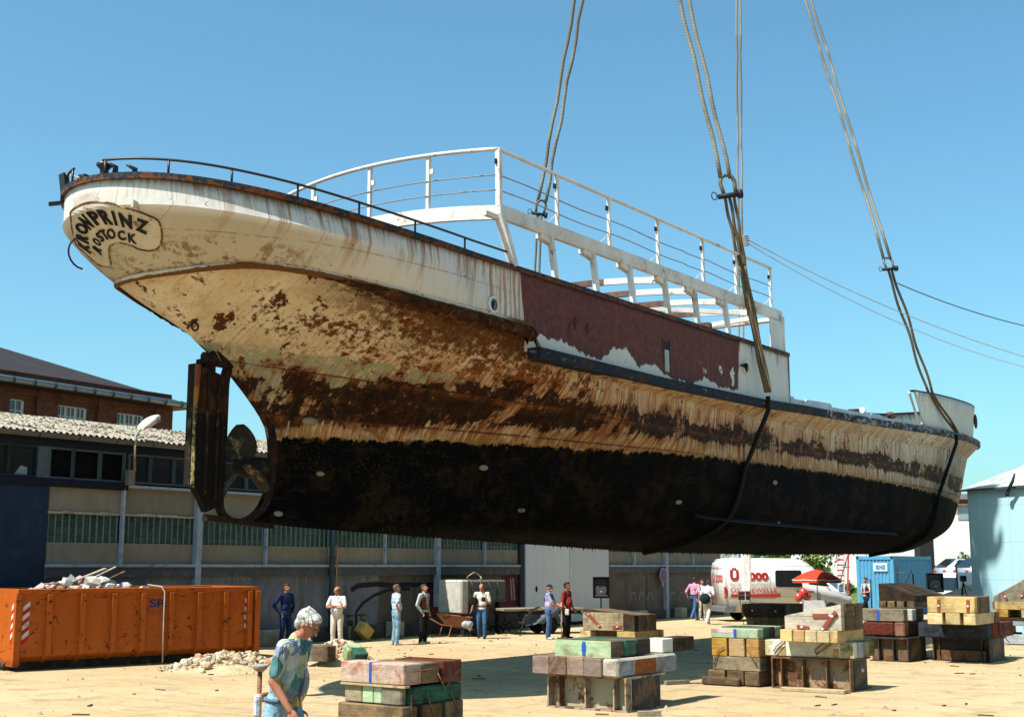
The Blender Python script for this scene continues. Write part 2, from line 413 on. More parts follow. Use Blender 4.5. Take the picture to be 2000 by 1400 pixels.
def hull_material():
    m = Mat('hull_paint'); P = m.coord(); s, y, z = m.xyz(P); uvv = m.xyz(m.uv())[1]
    q = (s - 23) / 19; t = z - (4.92 - q * q * .36)                      # height above the black paint
    n0 = m.noise(P, .45, 4); n1 = m.noise(P, 1.3, 8, .66); n2 = m.noise(P, 5, 8, .72); n3 = m.noise(P, 24, 5, .75)
    run = m.noise(m.vec(s * 4.5, y * .8, z * .45), 1.0, 8, .72)          # broad runs
    fine = m.noise(m.vec(s * 17, y * 2, z * .55), 1.0, 6, .72); hair = m.noise(m.vec(s * 42, y * 4, z * .8), 1.0, 4, .7)
    fwd = m.step(s, 20, 34); ctr = m.step(s + t * -1.6, 5.2, 1.8)         # ctr: the pale counter right aft
    c = m.mix(m.step(n1, .3, .7), (.66, .54, .35), (.82, .73, .55)); c = m.mix(fwd * .65, c, (.76, .72, .63))
    # ochre wash, stronger in the lower strakes
    wash = m.step(t, 2.2, .5, .25, .85) * m.step(fine * .5 + run * .5, .36, .60) * m.step(ctr, 0, 1, 1, .22) * m.step(fwd, 0, 1, 1, .72)
    c = m.mix(wash, c, (.54, .215, .04))
    c = m.mix(m.step(n2 * .6 + n0 * .4, .47, .58) * m.step(ctr, 0, 1, .35, .5) * .5, c, (.44, .24, .09))
    band = m.step(s, 5, 9)
    c = m.mix(m.step(fine, .52, .60) * m.step(band, 0, 1, .25, .85), c, (.30, .115, .028))
    c = m.mix(m.step(hair, .55, .63) * m.step(band, 0, 1, .12, .6), c, (.13, .045, .014))
    c = m.mix(m.step(run, .57, .63) * m.step(band, 0, 1, .2, .85) * m.step(t, 1.3, .7, .35, 1) * m.step(fine, .35, .55), c, (.11, .035, .012))
    # rust blooms: scattered on the counter, crowded below the guard
    dens = m.step(uvv + (n0 - .5) * 2, 3.0, 1.1, .0, .07) * m.step(s, 1.6, 5.5, .0, 1.0) - m.step(s, 9, 13) * .06
    sp1 = m.noise(P, 7.5, 8, .74) * .60 + n1 * .40 + dens - m.step(s, 5, 2.5) * .015; r1 = m.mix(m.step(n3, .35, .65), (.035, .012, .006), (.20, .070, .018))
    c = m.mix(m.step(sp1, .535, .60) * m.step(sp1, .49, .56, .5, 1) * m.step(t, .6, .9), c, r1)
    c = m.mix(m.step(n3 * .6 + n2 * .4 + dens, .615, .65) * .85, c, (.09, .03, .010))
    big = m.step(m.noise(m.shift(P, (3.1, 0, 1.7)), 1.7, 8, .68), .59, .61) * m.step(s, 9, 5)
    c = m.mix(big, c, m.mix(n3, (.05, .016, .007), (.13, .045, .014)))
    c = m.mix(m.step(fine * .6 + hair * .4, .48, .60) * m.step(s, 3.0, 5.5) * m.step(s, 11, 8.5) * .75, c, (.42, .15, .03))
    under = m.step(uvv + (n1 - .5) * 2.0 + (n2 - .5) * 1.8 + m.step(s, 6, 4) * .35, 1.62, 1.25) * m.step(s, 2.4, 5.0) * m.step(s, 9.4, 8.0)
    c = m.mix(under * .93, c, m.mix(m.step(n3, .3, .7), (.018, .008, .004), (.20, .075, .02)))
    c = m.mix(m.step(uvv, 1.2, .9) * m.step(s, 2.6, 4.5) * m.step(s, 9, 8.3) * m.step(n2, .38, .5), c, (.012, .006, .004))
    # pale green primer near the stern post
    g = m.step(t + (n1 - .5) * .5, .62, .80) * m.step(t + (s - 4) * .085 + (n1 - .5) * .3, 1.50, 1.44) * m.step(s + (n1 - .5) * 1.5, 7.8, 6.6)
    c = m.mix(g * m.step(n2, .56, .5) * .9, c, m.mix(fine, (.27, .33, .24), (.40, .36, .20)))
    # dark scabby belt with red bleeding round it
    bt = m.curve(s, [(3, 1.12), (5, 1.08), (8, 1.10), (12, .94), (18, .76), (24, .74), (30, .86), (36, .94), (42, .92)])
    bb = m.curve(s, [(3, .24), (6, .22), (8, .34), (14, .36), (22, .34), (30, .36), (36, .34), (42, .30)])
    rag = ((n1 - .5) * 1.25 + (n2 - .5) * .75 + (run - .5) * .55) * m.step(s, 9, 20, 1, .68)
    edge = (bt + rag - t).min(t - bb + rag * .55 + (fine - .5) * .35)
    bleed = m.step(edge, -.34, -.02) * m.step(t, .0, .25) * m.step(s, 26, 14, .35, 1)
    c = m.mix(bleed * m.step(fine * .5 + n1 * .5, .38, .56) * .9, c, (.22, .065, .014))
    hole = m.step(m.noise(m.vec(s * .75, 2.2, z * 1.1), 1, 7, .66) * .7 + run * .3, .575, .545) * m.step(n2 + (hair - .5) * .3, .66, .60)
    c = m.mix(m.step(edge, -.02, .025) * hole * .97, c, m.mix(m.step(n2 * .5 + n3 * .5, .42, .64), (.006, .004, .003), (.065, .022, .008)))
    st = m.step(t, bb, .02) * m.step(t, -.03, .0)
    c = m.mix(st * .85 * m.step(n2 + (hair - .5) * .5 + (n1 - .5) * .5, .30, .58), c, m.mix(hair, (.40, .19, .05), (.13, .05, .014)))
    # plate seams with rust in them
    for sv in (2.55, 3.75):
        ln = (uvv - sv - (n1 - .5) * .05).abs()
        c = m.mix(m.step(ln, .05, .010) * m.step(n2, .35, .5) * .9 * m.step(t, 0, .1), c, (.06, .02, .008))
        c = m.mix(m.step(ln, .28, .02) * m.step(uvv, sv - .02, sv + .02) * m.step(run, .42, .6) * .6 * m.step(t, 0, .1), c, (.24, .08, .02))
    seam_s = ((s * .52).fract() - .5).abs()
    c = m.mix(m.step(seam_s, .010, .003) * m.step(t, 0, .05) * .55 * m.step(n2, .35, .6), c, (.10, .035, .012))
    # black bottom: tar, brown scrapes, weed specks
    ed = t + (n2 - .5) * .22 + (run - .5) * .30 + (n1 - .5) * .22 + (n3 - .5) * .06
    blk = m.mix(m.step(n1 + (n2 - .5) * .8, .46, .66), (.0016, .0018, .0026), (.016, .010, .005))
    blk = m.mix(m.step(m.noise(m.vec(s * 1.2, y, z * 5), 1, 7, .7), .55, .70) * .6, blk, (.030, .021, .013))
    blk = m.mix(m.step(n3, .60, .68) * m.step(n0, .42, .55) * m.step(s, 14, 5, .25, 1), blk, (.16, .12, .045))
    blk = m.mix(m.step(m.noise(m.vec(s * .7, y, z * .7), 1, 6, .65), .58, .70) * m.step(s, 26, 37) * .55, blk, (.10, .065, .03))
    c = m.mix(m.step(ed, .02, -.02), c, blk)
    c = m.mix(m.step(ed, -.10, .0) * m.step(ed, .04, .0) * m.step(n2, .5, .6) * .6, c, (.14, .08, .02))
    c = m.mix(m.step(m.noise(m.vec(s * 3, y * 3, z * 1.3), 1, 6, .7), .57, .64) * m.step(s, 36.5, 38.5) * m.step(t, 0, -.1) * .6, c, (.22, .22, .16))
    bump = n2 * .7 + n3 * .3 + n1 * 1.6 + m.step(seam_s, .02, .0) * .3 + m.step(edge, -.02, .03) * -.4
    return m.out(c, m.step(ed, -.02, .02, .9, .65), bump, .025, .6, 0, .06)

def plating_material():
    m = Mat('plating_paint'); P = m.coord(); s, y, z = m.xyz(P); uvv = m.xyz(m.uv())[1]
    n1 = m.noise(P, 1.0, 6, .6); n2 = m.noise(P, 7, 6, .7); n3 = m.noise(P, 28, 4, .7)
    top = m.curve(s, [(0, 8.36), (1.3, 8.27), (3.5, 8.05), (6, 7.93), (20.5, 7.94)])
    white = m.mix(n1, (.71, .71, .66), (.80, .79, .74))
    low = m.mix(n1, (.62, .58, .47), (.70, .68, .60))
    c = m.mix(m.step(uvv, .9, 1.5), white, low) if False else white
    stern = m.step(s, 2.6, 1.0)
    c = m.mix(m.step(uvv, 1.0, 1.2) * m.step(s, 5.0, 1.5, .12, .95), c, m.mix(n2, (.46, .41, .29), (.56, .51, .39)))  # stern below the band: shade of the tucked-in plating put into a duller tone
    # runs from the cap rail
    for fr, sd_, lo, hi, l0, l1, k in ((7, 1, .53, .62, .1, 1.2, .85), (14, 5, .53, .64, .05, .7, .85), (3.2, 8, .55, .64, .3, 1.4, .6), (26, 3, .48, .62, .03, .26, .95), (34, 6, .54, .64, .1, .9, .55)):
        st = streaks(m, s, z, top, fr, sd_, lo, hi, l0, l1)
        amt = m.step(s, .3, 5.5, .8, 1.0)
        c = m.mix(st * k * amt, c, m.mix(n2, (.46, .20, .055), (.20, .07, .018)))
    dens = m.step(s, 5.4, 7.2) * m.step(s, 8.0, 7.7)
    c = m.mix(dens * .85 * m.step(m.noise(m.vec(s * 11, 3, z * .5), 1, 4, .6), .44, .58), c, (.42, .20, .065))
    # rust along the lower edge and speckle
    lowe = m.step(uvv + (n2 - .5) * .9, 1.90, 2.05) * m.step(s, 9, 7)
    c = m.mix(lowe * .8, c, m.mix(n3, (.05, .02, .01), (.28, .12, .04)))
    c = m.mix(m.step(n2 * .6 + n3 * .4, .60, .64) * m.step(n1, .42, .58), c, (.14, .05, .018))
    c = m.mix(m.step(m.noise(m.vec(s * 7, y, z * .7), 1, 6, .7), .48, .66) * m.step(s, 9, 7.5) * .22, c, (.50, .38, .20))
    for zz in (7.52,): c = m.mix(m.step((z - zz - (n1 - .5) * .06 + (s - 3) * .02).abs(), .014, .004) * m.step(n2, .42, .5) * m.step(s, 8, 7) * .6, c, (.22, .12, .06))
    # rust area under the name on the stern
    c = m.mix(m.step(n2 * .6 + n1 * .4, .49, .56) * m.step(uvv, 1.42, 1.62) * m.step(s, 3.4, 2.0) * .8, c, (.20, .10, .04))
    # oxblood primer amidships with a torn lower edge
    edge = m.curve(s, [(7.5, 6.75), (8.2, 6.72), (9.2, 6.74), (9.8, 6.60), (10.6, 6.55), (11.1, 6.86), (11.7, 6.92), (12.1, 6.62), (12.9, 6.74), (13.5, 6.52), (14.6, 6.50), (15.4, 6.72), (16, 6.60), (17.2, 6.62)])
    jg = (m.noise(m.vec(s * 6, 1, z * 2.2), 1, 6, .7) - .5) * .42
    ox = m.step(z - edge - jg, -.012, .012) * m.step(s + (n1 - .5) * .05 + (z - 7.2) * .10, 7.76, 7.78) * m.step(s - (z - 7.2) * .15 + jg * .7, 17.25, 17.15)
    patch = m.step(m.noise(m.vec(s * 1.5, 7, z * 1.5), 1, 5, .6), .60, .615) * m.step(s, 15.0, 15.6)
    patch2 = m.step(m.noise(m.vec(s * .9, 9, z * 3.0), 1, 5, .6), .63, .64) * m.step(z, 7.1, 6.95) * m.step(s, 10.5, 11)
    ox = ox * (1 - patch) * (1 - patch2)
    oxc = m.mix(m.step(n2, .35, .7), (.095, .020, .016), (.175, .044, .030))
    oxc = m.mix(m.step(m.noise(m.vec(s * 4, 2, z * 1.2), 1, 6, .7), .58, .72) * .7, oxc, (.045, .012, .010))
    c = m.mix(ox, c, oxc)
    c = m.mix(m.step(ox, .05, .5) * m.step(ox, .95, .5) * .5, c, (.3, .2, .15))
    c = m.mix(m.step(m.noise(m.vec(s * 9, 4, z * .6), 1, 3, .6), .60, .68) * m.step(z, 6.9, 6.6) * m.step(s, 8, 9) * .7, c, (.33, .15, .05))
    seam_s = ((s * .47 + .2).fract() - .5).abs()
    c = m.mix(m.step(seam_s, .006, .001) * .35, c, (.2, .15, .1))
    bump = m.noise(P, 1.6, 2, .5) * 3.2 + n3 * .12 + n2 * .25 + m.step(seam_s, .01, 0) * .3
    return m.out(c, m.step(ox, 0, 1, .5, .75), bump, .02, .5, 0, .35)

HULLM = hull_material(); PLATEM = plating_material()
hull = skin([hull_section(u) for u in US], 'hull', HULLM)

# ---- plating above the deck edge
def plate_section(s, s_bot):
    """top at cap, band knuckle, bottom at deck edge"""
    b0 = breadth(s, 0, 44.5, 3.04, 6.2, 14.5); b1 = breadth(max(s, 0), 0, 44.5, 3.13, 5.9, 14.5)
    k = ltab([(0, 1), (2.5, 1), (7, 0)], s)
    top = Vector((s, (b0 if k > 0 else 3.1) * 1.0 if k >= 1 else b0 * k + 3.1 * (1 - k) if s > 2.5 else b0, capz(s)))
    return top, b1
NP = 150
secs = []
for i in range(NP + 1):
    u = i / NP; s = 20.3 * (.35 * u ** 3 + .65 * u ** 2) if u < 1 else 20.3
    sb = 1.15 + (20.3 - 1.15) * (s / 20.3) if s < 20.3 else 20.3
    kn = ltab([(0, 1.0), (2.0, 1.0), (6.5, 0.0)], s)
    b_top = breadth(s, 0, 44.5, 3.1 - .13 * kn, 6, 14.5)
    top = Vector((s, b_top, capz(s)))
    b_mid = breadth(s, 0, 44.5, 3.1 + .02 * kn, 5.9, 14.5)
    mid = Vector((s + .05 * kn * max(0, 1 - s), b_mid, capz(s) - ltab([(0, .46), (2, .42), (5, .33), (7, .3)], s)))
    bot = Vector((sb, breadth(sb, 1.15, 44.2, 3.12, 6.2, 14.4), dz(sb)))
    sec = [(top, 0.0), (top.lerp(mid, .5), .5), (mid, 1.0)]
    for k in range(1, 9):
        q = k / 8; p = mid.lerp(bot, q)
        bul = ltab([(0, .05), (3, .03), (8, 0)], s) * math.sin(math.pi * q)
        p.y += bul * (1 if p.y > .2 else p.y / .2); p.x -= bul * (1 if s < 1.5 else 0)
        sec.append((p, 1 + q))
    secs.append(sec)
plating = skin(secs, 'side_plating', PLATEM)
sol = plating.modifiers.new('thick', 'SOLIDIFY'); sol.thickness = .012; sol.offset = -1

# surface lookup for things fixed to the outside of the hull
_pv = [SM @ v.co for v in plating.data.vertices]; _pf = [tuple(p.vertices) for p in plating.data.polygons]
BV_PL = BVHTree.FromPolygons(_pv, _pf)
_hv = [SM @ v.co for v in hull.data.vertices]; _hf = [tuple(p.vertices) for p in hull.data.polygons]
BV_HU = BVHTree.FromPolygons(_hv, _hf)
def cast(bvh, px, py):
    r = ray(px, py).normalized(); hit = bvh.ray_cast(Vector((0, 0, H)), r)
    if hit[0] is None: return None, None
    n = hit[1]; n = n if n.dot(r) < 0 else -n
    return hit[0], n
def sweep(path, prof, name, mat, parent=ship, closed_ends=True, smooth=False):
    """path: list of (s, b, z) starboard; mirrored to port; prof: list of (out, up)"""
    mb = MB()
    full = [Vector(p) for p in path]
    if full[0].y < .05: full = [Vector((p.x, -p.y, p.z)) for p in reversed(full[1:])] + full; sides = (1,)
    else: sides = (1, -1)
    if len(sides) == 1 and full[-1].y < .05 and False: pass
    for sd_ in sides:
        rows = []
        L = len(full)
        for i, p in enumerate(full):
            d = full[min(i+1, L-1)] - full[max(i-1, 0)]; d.z = 0; d.normalize()
            o = Vector((-d.y, d.x, 0))          # outward for starboard path in (s,b): rotate
            if d.length == 0: o = Vector((0, 1, 0))
            rows.append([Vector((p.x + o.x * a, -(p.y + o.y * a) * sd_, p.z + h)) for (a, h) in prof])
        mb.grid([r_ + [r_[0]] for r_ in rows], smooth)
        if closed_ends:
            n = len(prof); mb.add(rows[0], [tuple(range(n))]); mb.add(rows[-1], [tuple(reversed(range(n)))])
    return mb.build(name, mat, parent)

CAPM = rusty('cap_rail_paint', (.028, .032, .042), .50, .5, 2.2)
def cap_mat():
    m = Mat('cap_paint'); P = m.coord(); s, y, z = m.xyz(P)
    n = m.noise(P, 3.2, 8, .68); n2 = m.noise(P, 14, 5, .7)
    k = m.step(n * .6 + n2 * .4 + m.step(z - m.curve(s, [(0, 8.36), (1.3, 8.27), (3.5, 8.05), (6, 7.93), (20.5, 7.94)]), .03, -.04) * .06, .52, .56)
    c = m.mix(m.step(n2, .45, .7) * .5, (.022, .026, .036), (.13, .15, .18))
    return m.out(m.mix(k, c, m.mix(n2, (.05, .018, .008), (.24, .09, .03))), .6, n + n2, .006, .6)
CAPM = cap_mat()
def cap_path(s0, s1, n=90, zoff=0, boff=0, bf=capb, zf=capz):
    out = []
    for i in range(n + 1):
        u = i / n; s = s0 + (s1 - s0) * (u ** 2.2 if s0 < .1 else u)
        out.append((s, max(0, bf(s) + boff if s > .0 else 0), zf(s) + zoff))
    return out
sweep(cap_path(0, 20.32), [(-.16, -.045), (.055, -.045), (.055, .055), (-.16, .055)], 'cap_rail', CAPM)
# transverse cap and end plate of the house side at its forward end
WHITEW = rusty('frame_white', (.80, .80, .76), .46, .45, 1.6)
WHITE2 = rusty('rail_white', (.82, .82, .79), .44, .45, 3.0)

# guard moulding round the counter, white on top and scabbed below
def guard_mat():
    m = Mat('guard_paint'); P = m.coord(); s, y, z = m.xyz(P); n = m.noise(P, 5, 8, .72); n2 = m.noise(P, 22, 5, .7)
    nz = m.xyz(m.normal())[2]
    gz = m.curve(s, [(1.1, 6.98), (2.0, 7.2), (2.6, 7.16), (3.7, 7.08), (5.4, 6.93), (6.65, 6.89), (8.3, 6.88)])
    k = m.step(z - gz + (n - .5) * .12, .012, -.015).max(m.step(n, .56, .60)).max(m.step(s, 6.9, 7.5))
    r_ = m.mix(n2, (.025, .010, .005), (.30, .13, .04))
    return m.out(m.mix(k, (.72, .66, .52), r_), .8, n2 + n, .015, .9)
GUARDM = guard_mat()
def gp(s0, s1, n=70):
    out = []
    for i in range(n + 1):
        u = i / n; s = s0 + (s1 - s0) * u ** 2
        out.append((s, breadth(s, 1.15, 44.2, 3.12, 6.2, 14.4), dz(s)))
    return out
sweep(gp(1.15, 8.08), [(.0, .05), (.045, .045), (.065, .0), (.05, -.055), (.0, -.08)], 'guard_moulding', GUARDM)
OVM = plain('guard_scale', (.045, .018, .008), .95, var=.6, sc_=7, bump=1.0, dist=.03, dirt=(.24, .10, .03))
for sd_ in (1, -1):
    rows = []; pr = [(.0, -.02), (.09, -.04), (.135, -.11), (.08, -.20), (-.05, -.24)]
    for (s_, b_, z_) in [q_ for q_ in gp(1.15, 8.10, 130) if q_[0] > 1.9]:
        k_ = max(.02, min(1, (s_ - 1.9) / 3.6)) * (1 + .12 * math.sin(s_ * 9) * math.sin(s_ * 23)); rows.append([SP(s_, (b_ + a_ * k_) * sd_, z_ + h_ * k_) for a_, h_ in pr])
    MB().grid([r_ + [r_[0]] for r_ in rows], False).add(rows[-1], [tuple(range(5))]).build('guard_overhang', OVM, ship)
# rubbing strake: boxy, dark blue, chipped to white
def strake_mat():
    m = Mat('strake_paint'); P = m.coord(); s, y, z = m.xyz(P)
    n = m.noise(m.vec(s * 2.2, y * 2, z * 5), 1, 9, .74); n2 = m.noise(P, 13, 7, .75); n4 = m.noise(P, 1.1, 4)
    c = m.mix(m.step(n2, .4, .7), (.009, .014, .028), (.028, .038, .06))
    c = m.mix(m.step(n * .55 + n2 * .45 + m.step(s, 18, 26, -.02, .06), .555, .60) * .85, c, (.38, .39, .39))
    c = m.mix(m.step(m.noise(P, 2.2, 7, .7), .53, .58), c, (.055, .028, .022))
    c = m.mix(m.step(n2, .62, .7), c, (.16, .06, .02))
    return m.out(c, .7, n + n2, .018, .9)
STRM = strake_mat()
def sp_(s0, s1, n=110):
    out = []
    for i in range(n + 1):
        s = s0 + (s1 - s0) * (1 - (1 - i / n) ** 1.6)
        out.append((s, max(.0, breadth(s, 1.15, 44.2, 3.12, 6.2, 14.4)), ltab(DZ, s)))
    return out
sweep(sp_(7.95, 44.1), [(-.02, .03), (.27, .03), (.30, -.0), (.30, -.17), (.27, -.20), (-.02, -.20)], 'rubbing_strake', STRM)
# sloping sponson plate under the strake
spm = []
for (s, b, z) in sp_(8.3, 44.0):
    o = ltab([(8.3, .03), (10.5, .24), (30, .24), (44, .2)], s)
    b2 = breadth(s, 1.3, 43.6, 3.0, 6.6, 14.2)
    spm.append([(Vector((s, b + o, z - .195)), .5), (Vector((s, (b + o + b2) / 2, z - .195 + (RAILS[1][7](s) - z + .195) * .55)), .8), (Vector((s, b2 + .01, RAILS[1][7](s) - .02)), 1.0)])
skin(spm, 'sponson_plate', HULLM)

MB().bb((8.08, -3.09, 6.40), (8.5, -2.93, 6.90), .01).build('doubler_plate', PLATEM, ship); MB().bb((8.08, 2.93, 6.40), (8.5, 3.09, 6.90), .01).build('doubler_plate', PLATEM, ship)
# deck, out of view; added to block light through the hull
dk = []
for i in range(61):
    s = 8.2 + (43.9 - 8.2) * i / 60; b = breadth(s, 1.15, 44.2, 3.10, 6.2, 14.4)
    dk.append([SP(s, b, dz(max(s, 8.5)) + .0), SP(s, 0, dz(max(s, 8.5)) + .06), SP(s, -b, dz(max(s, 8.5)) + .0)])
MB().grid(dk, True).build('deck', rusty('deck_paint', (.16, .13, .11), .6), ship)
# raised after deck
dk = []
for i in range(31):
    s = .05 + 8 * i / 30; b = breadth(s, 0, 44.5, 2.98, 6, 14.5)
    dk.append([SP(s, b, capz(s) - .12), SP(s, 0, capz(s) - .06), SP(s, -b, capz(s) - .12)])
MB().grid(dk, True).build('after_deck', rusty('deck_paint', (.16, .13, .11), .6), ship)

# low bulwark forward of the house, torn along its top
LOWM = rusty('low_bulwark_paint', (.74, .75, .74), .45, .5, 2.5)
rows = []; rnd = random.Random(3)
mb = MB()
for side in (1, -1):
    top = []; bot = []; hcur = .3
    for i in range(120):
        s = 20.3 + (31.6 - 20.3) * i / 119; b = breadth(s, 1.15, 44.2, 3.10, 6.2, 14.4) - .04
        if rnd.random() < .16: hcur = ltab([(20.3, .30), (24, .24), (31, .20)], s) + rnd.uniform(-.05, .05)
        top.append(SP(s, b * side, ltab(DZ, s) + hcur)); bot.append(SP(s, b * side, ltab(DZ, s) - .02))
    inn = [p + Vector((0, .05 * side, 0)) for p in top]; inb = [p + Vector((0, .05 * side, 0)) for p in bot]
    mb.grid([bot, top, inn, inb], False)
mb.build('low_bulwark', LOWM, ship)
mb = MB()
mb.tube([SP(26.4, 2.86, 6.7), SP(26.4, 2.86, 7.12)], .09, 10).build('bollard', LOWM, ship)
MB().tube([SP(28.9, 2.85, 6.75), SP(28.9, 2.85, 7.22)], .1, 10).bar(SP(28.7, 2.85, 7.1), SP(29.3, 2.85, 7.1), .12, .06).build('bollard', DK1 if 'DK1' in globals() else CAPM, ship)
MB().bar(SP(27.6, 2.2, 7.2), SP(30.1, 1.4, 7.3), .5, .10).build('hatch_coaming', CAPM, ship)

# bow bulwark, flared, with dark cap
def bowb(s, k): return breadth(s, 1.15, 44.2 + .3 * k, 3.08 + .03 * k, 6.2, 14.4 + .1 * k)
bz = [(30.3, 8.06), (33, 8.22), (37, 8.42), (41.5, 8.68), (44.6, 9.0)]
BOWM = rusty('bow_paint', (.75, .74, .68), .45, .5, 1.8)
def bow_mat():
    m = Mat('bow_bulwark_paint'); P = m.coord(); s, y, z = m.xyz(P); n1 = m.noise(P, 1.2, 6); n2 = m.noise(P, 8, 6, .7)
    c = m.mix(n1, (.72, .70, .62), (.80, .78, .72)); top = m.curve(s, bz)
    for fr, sd_, l1, k in ((6, 2, 1.5, .6), (12, 4, .9, .6)):
        c = m.mix(streaks(m, s, z, top, fr, sd_, .5, .64, .3, l1) * k, c, (.36, .20, .08))
    c = m.mix(m.step(n2 * .6 + n1 * .4, .60, .64), c, (.14, .06, .02))
    return m.out(c, .55, n1 + n2 * .2, .015, .4)
BOWM = bow_mat()
secs = []
for i in range(70):
    u = i / 69; s = 30.35 + (44.5 - 30.35) * (1 - (1 - u) ** 1.8)
    sec = []
    for k in range(6):
        q = k / 5; sb = 1.3 * (1 - u) * q; z0 = ltab(bz, s); z1 = ltab(DZ, s) + .02
        sk = s + sb if u < 1 else 44.5 - .25 * q
        sec.append((Vector((min(sk, 44.5 - .25 * q), max(0, bowb(min(s + sb, 44.45), 1 - q) + .06 * (1 - q)), z0 + (z1 - z0) * q)), q))
    if i == 69:
        for k in range(6): sec[k][0].y = 0
    secs.append(sec)
bw = skin(secs, 'bow_bulwark', BOWM); so = bw.modifiers.new('thick', 'SOLIDIFY'); so.thickness = .03
sweep([(p[0][0].x, p[0][0].y, p[0][0].z) for p in secs], [(-.12, -.02), (.03, -.02), (.03, .035), (-.12, .035)], 'bow_cap_rail', CAPM)
# forward faces: the raked inner end plate of the bow bulwark
MB().bar(SP(31.55, 2.95, 6.95), SP(30.38, 3.02, 8.03), .05, .10).build('bulwark_end_bar', WHITE2, ship)
MB().bar(SP(33.0, 3.0, 6.98), SP(32.2, 3.10, 8.15), .03, .03).build('bulwark_seam_bar', plain('brown_rust', (.14, .06, .025)), ship)
MB().ball(SP(40.9, 2.16, 8.05), .16, 10, 8, (1.2, .35, 1.9)).build('hawse_plate', CAPM, ship)

# ---- name plate and its letters, laid on the stern plating
outline = [(110,290),(230,190),(400,120),(600,100),(850,120),(1100,190),(1400,270),(1600,350),(1790,450),(1860,650),(1860,850),(1790,980),(1650,1030),(1520,1020),(1400,990),(1280,930),(1050,880),(900,920),(840,1000),(850,1150),(880,1320),(760,1340),(600,1270),(360,1050),(240,950),(170,780),(120,560),(105,400)]
outline = [(130 + x / 10, 385 + y / 10) for x, y in outline]
def smooth_loop(P, n=4):
    out = []; L = len(P)
    for i in range(L):
        for k in range(n):
            t = k / n; p0, p1, p2, p3 = P[i-1], P[i], P[(i+1) % L], P[(i+2) % L]
            out.append(tuple(.5 * (2*p1[j] + (p2[j]-p0[j])*t + (2*p0[j]-5*p1[j]+4*p2[j]-p3[j])*t*t + (3*p1[j]-p0[j]-3*p2[j]+p3[j])*t**3) for j in (0, 1)))
    return out
outline = smooth_loop(outline)
def stick(verts2d, faces, off, thick, name, mat, parent, uvf=None):
    """lay a flat drawing on the plating; returns the object (in ship coordinates)"""
    P = []
    for (x, y) in verts2d:
        h_, n_ = cast(BV_PL, x, y)
        if h_ is None: return None
        P.append((h_, n_))
    vv = [SMI @ (p + n * off) for p, n in P] + [SMI @ (p + n * (off - thick)) for p, n in P]
    L = len(P); ff = [tuple(f) for f in faces]
    cnt = {}
    for f in faces:
        for a, b in zip(f, list(f[1:]) + [f[0]]):
            cnt[(a, b)] = cnt.get((a, b), 0) + 1
    for (a, b) in list(cnt):
        if (b, a) not in cnt: ff.append((b, a, a + L, b + L))
    me = bpy.data.meshes.new(name); me.from_pydata(vv, [], ff)
    bm = bmesh.new(); bm.from_mesh(me); bmesh.ops.recalc_face_normals(bm, faces=bm.faces); bm.to_mesh(me); bm.free()
    return obj(name, me, mat, parent)
def fill(loop, cell):
    """fill a 2-D outline with a grid-cut triangulation"""
    bm = bmesh.new(); vs_ = [bm.verts.new((x, y, 0)) for x, y in loop]; bm.faces.new(vs_)
    xs = [p[0] for p in loop]; ys = [p[1] for p in loop]
    for ax, lo, hi in ((0, min(xs), max(xs)), (1, min(ys), max(ys))):
        c = lo + cell
        while c < hi:
            g = list(bm.verts) + list(bm.edges) + list(bm.faces)
            bmesh.ops.bisect_plane(bm, geom=g, plane_co=(c, 0, 0) if ax == 0 else (0, c, 0), plane_no=(1, 0, 0) if ax == 0 else (0, 1, 0))
            c += cell
    bmesh.ops.triangulate(bm, faces=bm.faces)
    v = [(q.co.x, q.co.y) for q in bm.verts]
    bm.verts.index_update(); f = [[q.index for q in fc.verts] for fc in bm.faces]; bm.free()
    return v, f
SIGNM = rusty('name_plate_paint', (.66, .61, .48), .47, .6, 3.0)
v2, f2 = fill(outline, 4)
plate = stick(v2, f2, .022, .03, 'name_plate', SIGNM, ship)
rim = [cast(BV_PL, x, y) for x, y in outline]
MB().tube([SMI @ (p + n * .024) for p, n in rim if p is not None], .016, 5, closed=True).build('plate_rim', rusty('rim_rust', (.5, .38, .22), .6), plate or ship)
INK = plain('black_lettering', (.012, .012, .014), .5)
def glyph(ch, bold=.035):
    cu = bpy.data.curves.new('glyph', 'FONT'); cu.body = ch; cu.offset = bold; cu.resolution_u = 4
    o = bpy.data.objects.new('glyph', cu); col.objects.link(o); bpy.context.view_layer.update()
    me = bpy.data.meshes.new_from_object(o.evaluated_get(bpy.context.evaluated_depsgraph_get()))
    v = [(p.co.x, p.co.y) for p in me.vertices]; f = [list(p.vertices) for p in me.polygons]
    bpy.data.objects.remove(o); bpy.data.curves.remove(cu); bpy.data.meshes.remove(me)
    return v, f
letters = [('K', (262,922),(215,790),(462,930),(500,1088)), ('R', (222,785),(190,645),(448,770),(462,902)), ('O', (192,622),(215,452),(458,562),(432,738)),
    ('N', (245,385),(335,300),(570,560),(490,625)), ('P', (395,275),(545,235),(760,470),(615,540)), ('R', (595,230),(830,222),(935,522),(780,515)),
    ('I', (885,250),(940,255),(1020,535),(970,530)), ('N', (1020,280),(1285,340),(1302,610),(1105,560)), ('Z', (1375,380),(1615,470),(1585,720),(1360,620)),
    ('R', (525,958),(560,902),(708,1005),(712,1110)), ('O', (515,830),(560,755),(710,880),(680,950)), ('S', (575,700),(640,650),(775,820),(720,865)),
    ('T', (640,635),(750,605),(885,795),(775,825)), ('O', (780,620),(930,580),(1000,780),(850,810)), ('C', (1000,630),(1150,640),(1190,820),(1040,820)),
    ('K', (1210,680),(1385,710),(1385,900),(1230,855))]
